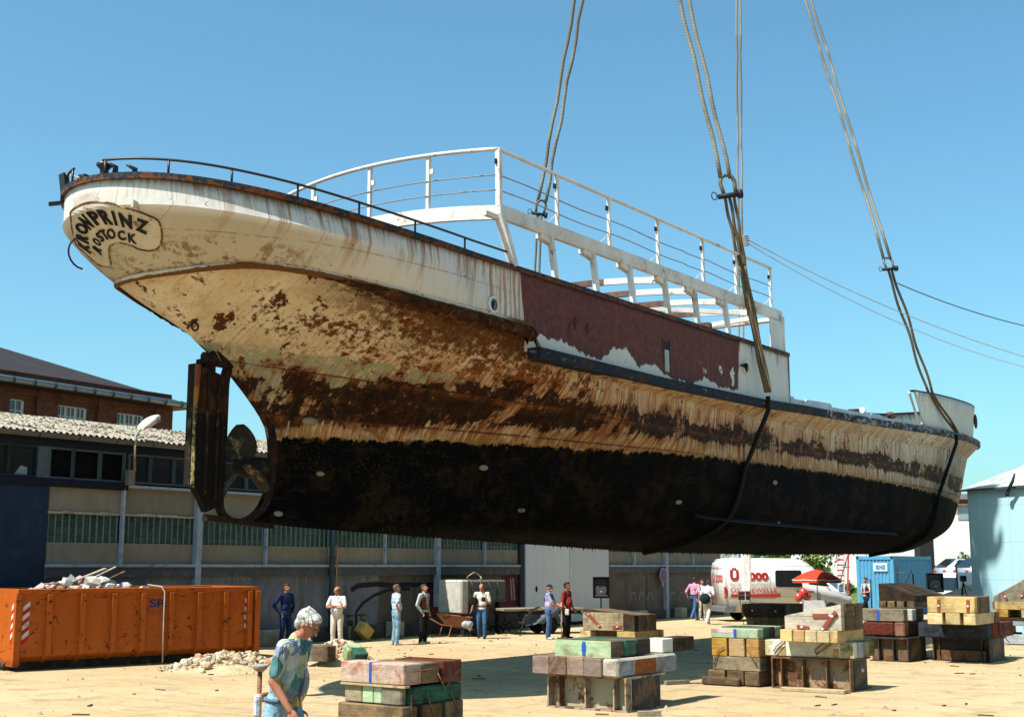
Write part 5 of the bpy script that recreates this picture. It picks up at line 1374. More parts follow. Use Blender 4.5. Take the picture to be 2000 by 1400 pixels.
# --- sling to the port side amidships
sa = ship_px(1055, 412, -2.5); feet = W(17.0, -3.12, 7.9)
e = empty('sling_rope', feet, 0, 'double wire rope sling rising behind the after rail to the left', 'sling', 'wire rope slings holding the ship')
def child_rope(e, mb, name, mat):
    mb.v = [tuple(Vector(v) - e.location) for v in mb.v]; return mb.build(name, mat, e)
up = (HK1 - sa).normalized(); sd_ = Vector((1, -.2, 0)).normalized()
child_rope(e, strand(MB(), sa + sd_ * -.10 + up * .25, HK1 + sd_ * -.18, .058, amp=.02, turns=7), 'rope', ROPE)
child_rope(e, strand(MB(), sa + sd_ * .10 + up * .25, HK1 + sd_ * .10, .058, amp=.03, turns=7, phase=2), 'rope', ROPE)
child_rope(e, strand(MB(), sa + sd_ * .05 + up * -.1, feet + sd_ * .12, .042), 'rope', ROPE)
child_rope(e, strand(MB(), sa + sd_ * -.05 + up * -.1, feet + sd_ * -.05, .042), 'rope', ROPE)
shackle(sa, up, 'dark shackle on the left sling just above the white beam', k=.7)
# --- sling to starboard amidships, round the hull
sb_ = ship_px(1424, 372, 3.0); up = (HK1 - sb_).normalized()
foot = W(18.15, 3.46, 6.55)
e = empty('sling_rope', foot, 0, 'thick brown wire rope sling running down the ship side and under the black bottom amidships', 'sling', 'wire rope slings holding the ship')
child_rope(e, strand(MB(), sb_ + Vector((-.13, 0, .0)) + up * .35, HK1 + Vector((-.35, 0, 0)), .07, amp=.02, turns=6), 'rope', ROPE)
child_rope(e, strand(MB(), sb_ + Vector((.10, 0, 0)) + up * .35, HK1 + Vector((-.10, 0, 0)), .065, amp=.02, turns=6, phase=1), 'rope', ROPE)
k1 = ship_px(1450, 520, 3.05)
for o_, ph in ((-.10, 0), (.10, 2), (.0, 4)):
    m_ = MB(); strand(m_, sb_ + Vector((o_ * 1.3, 0, -.12)), k1 + Vector((o_ * .7, 0, 0)), .05, amp=.012, turns=2, phase=ph); strand(m_, k1 + Vector((o_ * .7, 0, 0)), foot + Vector((o_ * .6, 0, .1)), .052, amp=.012, turns=2, phase=ph)
    child_rope(e, m_, 'rope', ROPEB)
shackle(sb_, up, 'large bow shackle with ring pin on the middle sling against the sky', k=1.0)
def wrap(s_top, s_bot, foot_, r_):
    pts = []
    for i in range(31):
        q = i / 30; s = s_top + (s_bot - s_top) * q
        # outermost hull point along a ray from outside, swept round the section
        a = R(38) - R(126) * q
        c = Vector((s, 0, 4.9)); dv = Vector((0, -math.cos(a), math.sin(a)))
        o_ = SM @ (c + dv * 9); d_ = (SM.to_3x3() @ (-dv))
        h_ = BV_HU.ray_cast(o_, d_)
        if h_[0] is not None and i > 8: pts.append(h_[0] + (SM.to_3x3() @ dv) * r_ * .8)
    return [p for p in pts if (SMI @ p).z < 4.75]
m_ = MB(); P = [foot, foot + Vector((0, 0, -.35))] + wrap(18.1, 17.2, foot, .09); m_.tube(P, .06, 8); child_rope(e, m_, 'hull_wrap', ROPEK)
# --- bow sling
HK2 = at_z(1437, -470, 38.0)
sc_ = ship_px(1737, 520, 2.6); up = (HK2 - sc_).normalized(); foot = W(34.3, 3.02, 6.9)
e = empty('sling_rope', foot, 0, 'wire rope sling running from the upper right down over the bow bulwark', 'sling', 'wire rope slings holding the ship')
child_rope(e, strand(MB(), sc_ + Vector((-.1, 0, 0)) + up * .3, HK2 + Vector((-.2, 0, 0)), .062, amp=.02, turns=6), 'rope', ROPE)
child_rope(e, strand(MB(), sc_ + Vector((.1, 0, 0)) + up * .3, HK2 + Vector((.1, 0, 0)), .062, amp=.02, turns=6, phase=2), 'rope', ROPE)
k2 = ship_px(1816, 765, 3.2)
for o_, ph in ((-.08, 0), (.08, 2)):
    m_ = MB(); strand(m_, sc_ + Vector((o_, 0, -.1)), k2 + Vector((o_, 0, 0)), .055, amp=.03, turns=2, phase=ph); strand(m_, k2 + Vector((o_, 0, 0)), foot + Vector((o_ * .5, 0, .1)) + NX * .32, .055, amp=.02, turns=1, phase=ph)
    child_rope(e, m_, 'rope', ROPEB)
m_ = MB(); P = [foot + NX * .32, foot + NX * .30 + Vector((0, 0, -.3))] + wrap(34.2, 33.4, foot, .1); m_.tube(P, .065, 8); child_rope(e, m_, 'hull_wrap', ROPEK)
shackle(sc_, up, 'shackle on the right hand sling against the open sky', k=.8)
p3 = W(30.0, -3.0, 7.2)
e = empty('sling_rope', p3, 0, 'straight wire rope dropping behind the railing next to the middle sling', 'sling', 'wire rope slings holding the ship')
child_rope(e, strand(MB(), p3 + Vector((-.06, 0, 0)), HK2 + Vector((-.05, 0, 0)), .05, amp=.02, turns=9), 'rope', ROPE)
child_rope(e, strand(MB(), p3 + Vector((.08, 0, 0)), HK2 + Vector((.12, 0, 0)), .05, amp=.02, turns=9, phase=3), 'rope', ROPE)
# --- the crane hook block amidships (its shadow falls on the pale blue shed)
def hook(p, rz, label):
    e = empty('crane_hook', p, rz, label, 'crane hook', 'crane hooks above the ship')
    MB().lathe([(.10, .35), (.16, .5), (.34, .7), (.34, .9)], 14).build('shank', CRN, e)
    for sg in (-1, 1):
        MB().tube([Vector((0, 0, .4)), Vector((sg * .25, 0, .12)), Vector((sg * .50, 0, .0)), Vector((sg * .74, 0, .15)), Vector((sg * .80, 0, .42)), Vector((sg * .72, 0, .58))], [.2, .2, .19, .15, .1, .05], 10).build('horn', CRN, e)
    b = MB()
    for k in range(16): pass
    b.lathe([(.4, -.3), (.80, -.22), (.80, .22), (.4, .3)], 28, Matrix.Translation((0, 0, 1.9)) @ Matrix.Rotation(R(90), 4, 'X'))
    b.bb((-.50, -.36, .75), (.50, .36, 1.7), .05).build('sheave_block', CRN, e)
    for x in (-.7, -.25, .25, .7): MB().tube([(x, 0, 1.9), (x, 0, 22)], .03, 6).build('hoist_rope', CRN, e)
    return e
hook(HK1, R(-44), 'black double crane hook block high above the ship midships'); hook(HK2, R(-44), 'black double crane hook block high above the ship bow')
# --- tag lines to the right
def line(pts, r_, mat, label, name='tag_line'):
    a, b = pts[0], pts[-1]; P = []
    for i in range(41):
        q = i / 40; P.append(a.lerp(b, q) + Vector((0, 0, -pts[1] * 4 * q * (1 - q))))
    mb = MB().tube([p - a for p in P], r_, 5); o = mb.build(name, mat); o.location = a; tag(o, label, 'rope', 'tag lines on the slings')
line([at_y(1448, 462, 32.8), .5, at_y(2200, 745, 40)], .012, plain('hemp_pale', (.45, .40, .30)), 'thin pale line leading right from the middle sling')
line([at_y(1448, 468, 32.8), .75, at_y(2200, 752, 40)], .010, plain('hemp_pale', (.45, .40, .30)), 'thin pale lower line leading right from the middle sling')
line([at_y(1752, 553, 43.5), .45, at_y(2200, 662, 50)], .020, plain('line_dark', (.10, .09, .07)), 'thin dark line leading right from the bow sling')
mb = MB()
for k in range(5): mb.tube([at_y(1447, 462, 32.9) + Vector((.20 * math.cos(a), .22 * math.sin(a), -.06 * k + .05 * math.sin(a))) for a in [i * math.pi / 6 for i in range(12)]], .018, 5, closed=True)
o = mb.build('rope_lashing', plain('hemp_pale', (.45, .40, .30))); tag(o, 'pale rope lashing wound round the middle sling', 'rope')

# ================================================================== KEEL BLOCKS, TRESTLES AND TIMBERS
def woodm(name, a, b, stain=(.08, .06, .04), k=.6, endgrain=True):
    if name in MATS: return MATS[name]
    m = Mat(name); P = m.coord('Generated'); P = m.coord(); r_ = m.rnd(); P = m.shift(P, m.vec(r_ * 13, r_ * 7, r_ * 3)); x, y, z = m.xyz(P)
    g = m.noise(m.vec(x * 1.3, y * 9, z * 14), 1, 6, .65); g2 = m.noise(m.vec(x * 8, y * 1.5, z * 15), 1, 5, .6); n = m.noise(P, 3.0, 6, .65); n3 = m.noise(P, 26, 4, .7)
    c = m.mix(m.step(g * .5 + g2 * .5, .35, .65), a, b); c = m.mix(m.step(n, .48, .64) * k, c, stain); c = m.mix(m.step(n3, .58, .70) * .6, c, stain); c = m.mix(m.step(m.noise(P, 1.6, 7, .7, .8), .54, .62) * .6, c, m.hsv(stain, .5, 1, .7)); c = m.mix(m.step(m.noise(m.vec(x * 1.5, y * 1.5, z * 42), 1, 3, .6), .60, .68) * m.step(n, .4, .6) * .7, c, m.hsv(stain, .5, 1, .45)); c = m.mix(m.step(m.noise(P, 1.1, 5, .7, .5), .50, .66) * .35, c, (.16, .13, .10))
    c = m.hsv(c, .5, m.step(r_, 0, 1, .85, 1.15), m.step((r_ * 7.3).fract(), 0, 1, .72, 1.12))
    MATS[name] = m.out(c, .85, g + g2 + n3 * .5, .012, .7); return MATS[name]
WD_N = woodm('timber_new', (.62, .46, .22), (.72, .57, .31), (.36, .22, .09), .35)
WD_O = woodm('timber_orange', (.52, .31, .10), (.64, .42, .16), (.30, .15, .05), .4)
WD_B = woodm('timber_brown', (.13, .085, .042), (.26, .175, .095)); WD_D = woodm('timber_dark', (.035, .024, .016), (.085, .055, .03), (.012, .01, .008))
WD_G = woodm('timber_grey', (.26, .215, .14), (.42, .355, .25), (.15, .12, .08)); WD_P = woodm('timber_pale_grey', (.46, .41, .33), (.60, .54, .44), (.26, .22, .17))
WD_M = woodm('timber_mint', (.42, .60, .36), (.60, .74, .48), (.34, .30, .16), .45); WD_GR = woodm('timber_green', (.03, .12, .08), (.08, .22, .15), (.02, .03, .02), .6)
WD_R = woodm('timber_maroon', (.09, .024, .018), (.19, .060, .04), (.06, .02, .015)); WD_K = woodm('timber_navy', (.035, .045, .065), (.075, .085, .105), (.02, .02, .03))
WD_X = woodm('timber_rednew', (.28, .10, .05), (.40, .17, .09), (.12, .05, .03)); WD_W = woodm('timber_white', (.60, .62, .55), (.74, .74, .66), (.52, .38, .12), .6); WD_BL = woodm('timber_bluegrey', (.28, .33, .36), (.42, .46, .47), (.2, .2, .2))
PINK = woodm('timber_pinkish', (.52, .40, .31), (.62, .49, .40), (.45, .14, .10), .8)
RSTL = rusty('trestle_rust', (.085, .060, .042), .55, .8, 2.0); PALST = rusty('trestle_pale', (.36, .32, .25), .55, .8, 2.2); DKST = rusty('trestle_dark', (.016, .014, .013), .45, .7, 2)
BMARK = plain('blue_mark', (.02, .10, .42), .6); REDST = rusty('red_strap', (.30, .05, .03), .40, .6, 4); ROD = rusty('rod_steel', (.17, .09, .06), .5, .7, 6)
# local frame of a block: x to starboard (right), y forward (away), origin front-right-bottom corner
def lay(pt, name, label, cat, group=None): return empty(name, pt, -PH, label, cat, group)
def cw(px, py, z):  p = at_z(px, py, z) if abs(z - H) > .3 else None; return p
def timbers(e, x0, x1, y0, y1, z0, z1, along, n, mats, name='timber', gap=.008, bev=.012, jit=.015, seed=1):
    rg = random.Random(seed + int(abs(x0 * 97 + z0 * 31) * 10)); out = []
    for i in range(n):
        m_ = mats[i % len(mats)]; j = rg.uniform(-jit, jit); jz = rg.uniform(-jit * .25, 0)
        if along == 'y': a = x0 + (x1 - x0) * i / n + gap / 2; b = x0 + (x1 - x0) * (i + 1) / n - gap / 2; o = MB().bb((a, y0 + j, z0), (b, y1 + j, z1 + jz), bev)
        elif along == 'x': a = y0 + (y1 - y0) * i / n + gap / 2; b = y0 + (y1 - y0) * (i + 1) / n - gap / 2; o = MB().bb((x0 + j, a, z0), (x1 + j, b, z1 + jz), bev)
        o = o.build(name, m_, e); o.rotation_euler = (0, 0, rg.uniform(-.006, .006)); out.append(o)
    return out
def gapped(e, xs_, y0, y1, z0, z1, mats, name='timber'):
    for i, (a, b) in enumerate(xs_): MB().bb((a, y0, z0), (b, y1, z1), .012).build(name, mats[i % len(mats)], e)
def local(e_pt, px, py, z):    # a pixel at height z in the block frame
    p = at_z(px, py, z); d = p - Vector((e_pt.x, e_pt.y, z)); return d.dot(NX), d.dot(AX)
def hz_px(pt, px):              # lateral local x on the front plane through pt for a pixel column
    p = on_plane(px, 1105, Vector((pt.x, pt.y, 0)), AX); return (p - pt).dot(NX)
def side_px(pt, px):            # forward distance on the side plane
    p = on_plane(px, 1105, Vector((pt.x, pt.y, 0)), NX); return (p - pt).dot(AX)
def zpx(pt, px, py): return on_plane(px, py, Vector((pt.x, pt.y, 0)), AX).z
def rod(mb, pts, r_=.011): return mb.tube(pts, r_, 5)
def mark(e, x, z0, z1, wd=.05, y=-.006): MB().bb((x - wd / 2, y, z0), (x + wd / 2, y + .003, z1)).build('blue_mark', BMARK, e)
def strap(e, a, b, y=-.012, wd=.07, bolts=None):
    a, b = Vector((a[0], y, a[1])), Vector((b[0], y, b[1])); MB().bar(a, b, .018, wd, (0, 0, 1)).build('steel_strap', REDST, e)
    for q in (bolts or (.5,)):
        p = a.lerp(b, q); MB().lathe([(.03, 0), (.03, .02), (.015, .03)], 8, Matrix.Translation(p) @ Matrix.Rotation(R(90), 4, 'X')).build('bolt', plain('bolt_bright', (.6, .6, .58), .4), e)
def trestle(pt, x0, y1, h, label, mat, ribs, dark=None, pale=None, x1=0.0):
    e = lay(pt, 'steel_trestle', label, 'trestle', 'steel trestles on the yard')
    MB().bb((x0, 0, 0), (x1, y1, .025)).build('base_plate', mat, e); MB().bb((x0, 0, h - .03), (x1, y1, h)).build('top_plate', mat, e)
    MB().bb((x0 + .02, .16, .026), (x1 - .02, .19, h - .031)).build('web_plate', pale or mat, e)
    MB().bb((x0 + .02, y1 - .19, .026), (x1 - .02, y1 - .16, h - .031)).build('web_plate', mat, e)
    for q in ribs: x = x0 + (x1 - x0) * q; MB().bb((x - .013, .0, .026), (x + .013, .158, h - .031)).build('rib', mat, e)
    MB().bb((x1 - .03, .20, .026), (x1 - .005, y1 - .20, h - .031)).build('side_plate', dark or DKST, e)
    MB().bb((x0 + .005, .20, .026), (x0 + .03, y1 - .20, h - .031)).build('side_plate', dark or DKST, e)
    return e
GRP_T = 'timber blocks for docking the ship'
# ---- stack A, left foreground
z3 = .92; ptA = at_z(789, 1297, z3); xA = hz_px(ptA, 669); L_ = side_px(ptA, 900)
b0 = Vector((ptA.x, ptA.y, 0)); zA = [0.0, .30, .33, .62, .645, z3]; TA = lambda y: zpx(b0, 789, y)
zt3, zb3 = z3, TA(1339); zr2b = TA(1378); 
e = lay(b0, 'timber_block', 'pinkish pale timber block with blue stripe on top of the left front stack', 'timber block', GRP_T)
yq = [side_px(b0, x) for x in (789, 827, 860, 864, 883, 900)]
MB().bb((xA, 0, zb3), (0, yq[1] - .01, zt3), .015).build('timber', PINK, e)
MB().bb((xA + .2, yq[1], zb3), (.0, yq[2], zt3 - .01), .012).build('timber', WD_B, e)
MB().bb((xA + .3, yq[3], zb3 - .02), (.03, yq[4] - .008, zt3 + .0), .012).build('timber', WD_R, e)
MB().bb((xA + .3, yq[4], zb3 - .02), (.03, yq[5], zt3 + .0), .012).build('timber', WD_R, e)
mark(e, hz_px(b0, 727), zb3, zt3, .045); MB().bb((hz_px(b0, 727) - .022, 0.0, zt3 + .001), (hz_px(b0, 727) + .022, yq[1] - .01, zt3 + .004)).build('blue_mark', BMARK, e)
e = lay(b0, 'wooden_batten', 'thin pale wooden batten between the layers of the left front stack', 'batten', GRP_T)
MB().bb((xA + .02, -.02, zb3 - .035), (.03, .10, zb3 - .004), .004).build('batten', WD_N, e)
e = lay(b0, 'timber_block', 'mossy green and grey timber layer in the middle of the left front stack', 'timber block', GRP_T)
xs = [hz_px(b0, x) for x in (675, 708, 709, 730, 731, 746, 747, 783)]
zr1 = zb3 - .036
gapped(e, [(xs[0], xs[1]), (xs[2], xs[3]), (xs[4], xs[5])], .03, 1.3, zr2b, zr1, [WD_G, WD_M, WD_M])
MB().bb((xs[6], .01, zr2b - .01), (xs[7] + .03, .12, zr1), .02).build('timber', WD_G, e)
MB().bb((xs[6], .13, zr2b - .01), (.0, yq[5] + .05, zr1), .025).build('timber', WD_GR, e)
e = lay(b0, 'timber_block', 'long brown base beam and sleepers at the foot of the left front stack', 'timber block', GRP_T)
MB().bb((xA - .02, -.02, .02), (.0, .25, zr2b - .015), .015).build('timber', WD_B, e)
for a, b in ((783, 817), (827, 865), (872, 905)): MB().bb((xA, side_px(b0, a) + (.27 if a == 783 else 0), .02), (.02, side_px(b0, b) + .0, zr2b - .015), .015).build('timber', WD_B, e)
def rods(pt, label, lines, r_=.011):
    mb = MB()
    for l in lines: rod(mb, l, r_)
    o = mb.build('reinforcing_rod', ROD); o.location = pt; o.rotation_euler = (0, 0, -PH); tag(o, label, 'steel rod', 'bent steel clamps on the timber stacks')
def sp(pt, px, py, off=.03):
    p = on_plane(px, py, Vector((pt.x, pt.y, 0)) + NX * off, NX); d = p - pt; return Vector((d.dot(NX), d.dot(AX), p.z))
def fp_(pt, px, py, off=-.03):
    p = on_plane(px, py, Vector((pt.x, pt.y, 0)) + AX * off, AX); d = p - pt; return Vector((d.dot(NX), d.dot(AX), p.z))
rods(b0, 'rusty bent clamp standing on the side of the left front stack', [[sp(b0, 855, 1314), sp(b0, 869, 1344), sp(b0, 895, 1308), sp(b0, 899, 1304)]], .013)
rods(b0, 'rusty rod leaning beside the green timber of the left front stack', [[sp(b0, 833, 1350), sp(b0, 848, 1398)]])
rods(b0, 'upright rusty rod at the corner of the left front stack', [[sp(b0, 803, 1356), sp(b0, 804, 1400)]])
rods(b0, 'thin rusty rod at the right end of the left front stack', [[sp(b0, 880, 1348), sp(b0, 895, 1388)]])
rods(b0, 'small steel staple driven into the brown ends of the left front stack', [[sp(b0, 801, 1309), sp(b0, 808, 1311), sp(b0, 842, 1306), sp(b0, 848, 1307)]])
# ---- stack B, centre: pale steel trestle with timber cap
pB = at_z(1225, 1392); x0 = hz_px(pB, 1066); y1 = side_px(pB, 1297); hB = zpx(pB, 1225, 1324)
trestle(pB, x0, y1, hB, 'rusty pale steel trestle under the central timber stack', PALST, (.02, .16, .49, .84, .98), pale=rusty('web_mint', (.46, .44, .30), .5, .8, 2.5))
zB1 = hB + .29; cB = at_z(1207, 1324, hB + .005); cB.z = 0
e = lay(cB, 'timber_block', 'row of purple brown timbers with grey and red painted side on the central trestle', 'timber block', GRP_T)
x0 = hz_px(cB, 1038); yl = side_px(cB, 1318)
timbers(e, x0, -.30, 0, yl - .1, hB + .005, zB1, 'y', 4, [woodm('timber_mauve', (.26, .17, .13), (.36, .25, .20), (.14, .08, .06))])
o = MB().bb((-.292, 0, hB + .005), (0, yl, zB1), .03).build('timber', WD_P, e)
for a, b, mt in ((1208, 1235, WD_BL), (1236, 1278, WD_X), (1279, 1317, WD_BL)): MB().bb((.0, side_px(cB, a) + .03, hB + .03), (.006, side_px(cB, b), zB1 - .03)).build('paint_patch', mt, e)
dB = at_z(1193, 1285, zB1 + .01); dB.z = 0; zB2 = zB1 + .01 + .26
e = lay(dB, 'timber_block', 'mint green timber with blue stripe on top of the central stack', 'timber block', GRP_T)
x0 = hz_px(dB, 1083); ya, yb_, yc = side_px(dB, 1217), side_px(dB, 1241), side_px(dB, 1266)
MB().bb((x0, 0, zB1 + .02), (0, .015, zB2), .0).build('painted_face', WD_M, e); MB().bb((x0, .016, zB1 + .02), (0, ya - .01, zB2), .012).build('timber', WD_B, e)
MB().bb((x0, ya, zB1 + .02), (.02, yb_ - .03, zB2), .012).build('timber', WD_GR, e); MB().bb((x0, yb_, zB1 + .02), (.02, yc, zB2), .012).build('timber', woodm('timber_winegreen', (.05, .05, .03), (.15, .05, .04), (.02, .08, .05), .8), e)
mark(e, hz_px(dB, 1139), zB1 + .03, zB2 - .02, .06); mark(e, hz_px(dB, 1139), zB1 + .10, zB2 - .06, .08, -.007)
MB().bb((x0, 0, zB1 + .006), (0, .3, zB1 + .019)).build('packing_slip', WD_N, e)
e = lay(dB, 'timber_block', 'white and black timber ends behind the mint green timber on the central stack', 'timber block', GRP_T)
a = side_px(dB, 1266) + .35
for k, mt in enumerate((WD_W, WD_D, WD_D)): MB().bb((-.3, a + .38 * k, zB1 + .01), (.05, a + .38 * k + .36, zB2 - .03), .012).build('timber', mt, e)
# ---- stack C
cC = at_z(1483, 1342); x0 = hz_px(cC, 1378)
e = lay(cC, 'timber_block', 'brown sleepers at the foot of the orange ended stack right of centre', 'timber block', GRP_T)
zc = [.02, zpx(cC, 1480, 1312), zpx(cC, 1480, 1284), zpx(cC, 1480, 1248), zpx(cC, 1480, 1228)]
gapped(e, [(hz_px(cC, 1378), hz_px(cC, 1410)), (hz_px(cC, 1414), hz_px(cC, 1446)), (hz_px(cC, 1448), 0)], 0, 1.7, .02, zc[1], [WD_B]); MB().bb((hz_px(cC, 1370), -.12, .01), (hz_px(cC, 1442), -.01, .16), .02).build('timber', WD_B, e)
e = lay(cC, 'timber_block', 'plain grey brown beam below the orange timber ends', 'timber block', GRP_T)
timbers(e, hz_px(cC, 1387), .02, .0, 1.6, zc[1] + .005, zc[2], 'x', 5, [WD_G, WD_B])
e = lay(cC, 'timber_block', 'three orange square timber ends in the stack right of centre', 'timber block', GRP_T)
gapped(e, [(hz_px(cC, 1386), hz_px(cC, 1415)), (hz_px(cC, 1419), hz_px(cC, 1449)), (hz_px(cC, 1453), .01)], .0, 1.5, zc[2] + .005, zc[3], [WD_O])
e = lay(cC, 'timber_block', 'green and red painted beam with blue mark on top of the orange ended stack', 'timber block', GRP_T)
MB().bb((hz_px(cC, 1385), 0, zc[3] + .005), (0, .26, zc[4]), .015).build('timber', WD_M, e); MB().bb((hz_px(cC, 1386), -.003, zc[3] + .11), (hz_px(cC, 1430), -.001, zc[4] - .01)).build('paint_patch', PINK, e)
for k, mt in enumerate((WD_GR, WD_D, WD_M, WD_D)): MB().bb((-.9, .27 + k * .27, zc[3] + .005), (-.0, .52 + k * .27, zc[4] + .02), .012).build('timber', mt, e)
mark(e, hz_px(cC, 1432), zc[3] + .02, zc[4] - .01, .06)
rods(cC, 'long bent steel clamp on the left of the orange timber ends', [[fp_(cC, 1394, 1298), fp_(cC, 1400, 1276), fp_(cC, 1404, 1268), fp_(cC, 1414, 1263)]])
rods(cC, 'steel clamp slanting across the right orange timber end', [[fp_(cC, 1459, 1265), fp_(cC, 1477, 1298), fp_(cC, 1474, 1290)]])
# ---- stack D, right of centre
pD = at_z(1663, 1352); x0 = hz_px(pD, 1500); y1 = side_px(pD, 1693); hD = zpx(pD, 1663, 1288)
trestle(pD, x0, y1, hD, 'rusty ribbed steel trestle carrying the pale stack with the red strapped wedge', RSTL, (.01, .13, .40, .70, .99), pale=rusty('web_ochre', (.36, .27, .17), .55, .8, 2.0))
MB().ball(Vector((.0, y1 * .55, hD * .62)), .04, 8, 6).build('bolt', plain('bolt_bright', (.6, .6, .58), .4), bpy.data.objects['steel_trestle.001'])
cD = at_z(1663, 1287, hD + .005); cD.z = 0; zD1 = hD + .30; yl = side_px(cD, 1700)
e = lay(cD, 'timber_block', 'white and yellow painted timber layer on the rusty trestle', 'timber block', GRP_T)
MB().bb((hz_px(cD, 1489), 0, hD + .01), (0, .3, zD1), .015).build('timber', WD_W, e)
for k, mt in enumerate((WD_BL, WD_G, woodm('timber_olive', (.16, .15, .03), (.30, .27, .05)))): MB().bb((hz_px(cD, 1489), .31 + k * (yl - .31) / 3, hD + .01), (.02, .31 + (k + 1) * (yl - .31) / 3 - .015, zD1 - .01), .015).build('timber', mt, e)
for a, b in ((1519, 1530), (1620, 1632)): MB().bb((hz_px(cD, a), -.004, hD + .02), (hz_px(cD, b), -.001, zD1 - .12)).build('paint_patch', WD_O, e)
MB().bb((hz_px(cD, 1635), -.004, hD + .02), (hz_px(cD, 1661), -.001, zD1 - .02)).build('paint_patch', woodm('timber_yellow', (.55, .48, .18), (.66, .60, .30)), e)
gD = at_z(1636, 1256, zD1 + .0); gD.z = 0; zD2 = zpx(gD, 1636, 1232)
e = lay(gD, 'timber_block', 'row of fresh yellow timber ends below the red strapped wedge', 'timber block', GRP_T)
gapped(e, [(hz_px(gD, 1519), hz_px(gD, 1542)), (hz_px(gD, 1544), hz_px(gD, 1566)), (hz_px(gD, 1567), hz_px(gD, 1589)), (hz_px(gD, 1590), hz_px(gD, 1614)), (hz_px(gD, 1615), 0)], 0, side_px(gD, 1681), zD1, zD2, [WD_N, WD_O, WD_N, WD_N, WD_O])
hD_ = at_z(1645, 1232, zD2); hD_.z = 0; yw = side_px(hD_, 1681); xw = hz_px(hD_, 1529); zl, zr_ = zpx(hD_, 1529, 1202), zpx(hD_, 1645, 1179)
def wedge(pt, xw, yw, z0, zl, zr_, n, matf, matb, label, seed=1, zmid_=None):
    e = lay(pt, 'timber_wedge', label, 'timber wedge', GRP_T); rg = random.Random(seed)
    ys = [yw * i / n for i in range(n + 1)]
    for i in range(n):
        a, b = ys[i] + .005, ys[i + 1] - .005; j = rg.uniform(-.02, .02); q = (xw + .0, 0.0 + j)
        lo = [(xw, z0), (j, z0), (j, zr_ + j * .5), (xw, zl)]
        if zmid_:
            MB().prism([(xw, z0), (j, z0), (j, zmid_ - .006), (xw, zmid_ - .006 if zl > zmid_ else zl)], a, b).build('plank', matf if i == 0 else matb, e)
            if zl > zmid_ : MB().prism([(xw, zmid_), (j, zmid_), (j, zr_ + j * .5), (xw, zl)], a, b).build('plank', matf if i == 0 else matb, e)
            else: MB().prism([(xw + .02, zmid_), (j, zmid_), (j, zr_ + j * .5)], a, b).build('plank', matf if i == 0 else matb, e)
        else: MB().prism(lo, a, b).build('plank', matf if i == 0 else matb, e)
    return e
e = wedge(hD_, xw, yw, zD2 + .005, zl, zr_, 6, WD_P, WD_B, 'pale timber wedge held by rusty red steel straps on the stack right of centre', zmid_=(zl + .01))
strap(e, (hz_px(hD_, 1584), zpx(hD_, 1584, 1202)), (hz_px(hD_, 1632), zpx(hD_, 1632, 1201)), bolts=(.72,)); strap(e, (hz_px(hD_, 1601), zpx(hD_, 1601, 1231)), (hz_px(hD_, 1630), zpx(hD_, 1630, 1194)), -.03, bolts=(.08, .75))
strap(e, (hz_px(hD_, 1553), zpx(hD_, 1553, 1223)), (hz_px(hD_, 1576), zpx(hD_, 1576, 1226)), bolts=(.42,))
rods(cD, 'bent steel clamp on the left of the white and yellow timber layer', [[fp_(cD, 1511, 1271), fp_(cD, 1516, 1262), fp_(cD, 1532, 1248), fp_(cD, 1531, 1256), fp_(cD, 1513, 1276)]])
rods(cD, 'bent steel clamp in the middle of the white and yellow timber layer', [[fp_(cD, 1592, 1270), fp_(cD, 1594, 1277), fp_(cD, 1622, 1258), fp_(cD, 1621, 1246), fp_(cD, 1592, 1268)]])
o = MB().bb((-1.2, -.3, .0), (0, -.12, .07), .01).build('plank', WD_N); o.location = at_z(1660, 1353); o.rotation_euler = (0, 0, -PH + .04); tag(o, 'pale plank lying on the sand before the rusty trestle', 'plank')
# ---- stack E, behind the centre, in the ship's shadow
eE = at_z(1240, 1252); eE.z = 0
e = lay(eE, 'timber_block', 'pale timber blocks under the shade-darkened wedge behind the central stack', 'timber block', GRP_T)
zE = zpx(eE, 1240, 1233)
gapped(e, [(hz_px(eE, 1132), hz_px(eE, 1152)), (hz_px(eE, 1203), 0.0)], 0, 1.8, .02, zE, [WD_N, WD_N]); timbers(e, hz_px(eE, 1153), hz_px(eE, 1202), .3, 1.6, .02, zE, 'x', 3, [WD_B])
e = wedge(eE, hz_px(eE, 1138), side_px(eE, 1281), zE + .005, zpx(eE, 1138, 1189), zpx(eE, 1238, 1201), 6, WD_D, WD_B, 'timber wedge with shade-darkened front and red straps behind the central stack', 3)  # front plank darkened: the ship's shadow put into its colour
MB().bb((hz_px(eE, 1138), -.01, zE + .01), (hz_px(eE, 1216), -.003, zpx(eE, 1200, 1196))).build('face_board', WD_G, e)
strap(e, (hz_px(eE, 1148), zpx(eE, 1148, 1197)), (hz_px(eE, 1172), zpx(eE, 1172, 1224)), -.03, .09, (.08, .9)); strap(e, (hz_px(eE, 1196), zpx(eE, 1196, 1224)), (hz_px(eE, 1214), zpx(eE, 1214, 1223)), -.03, .09)
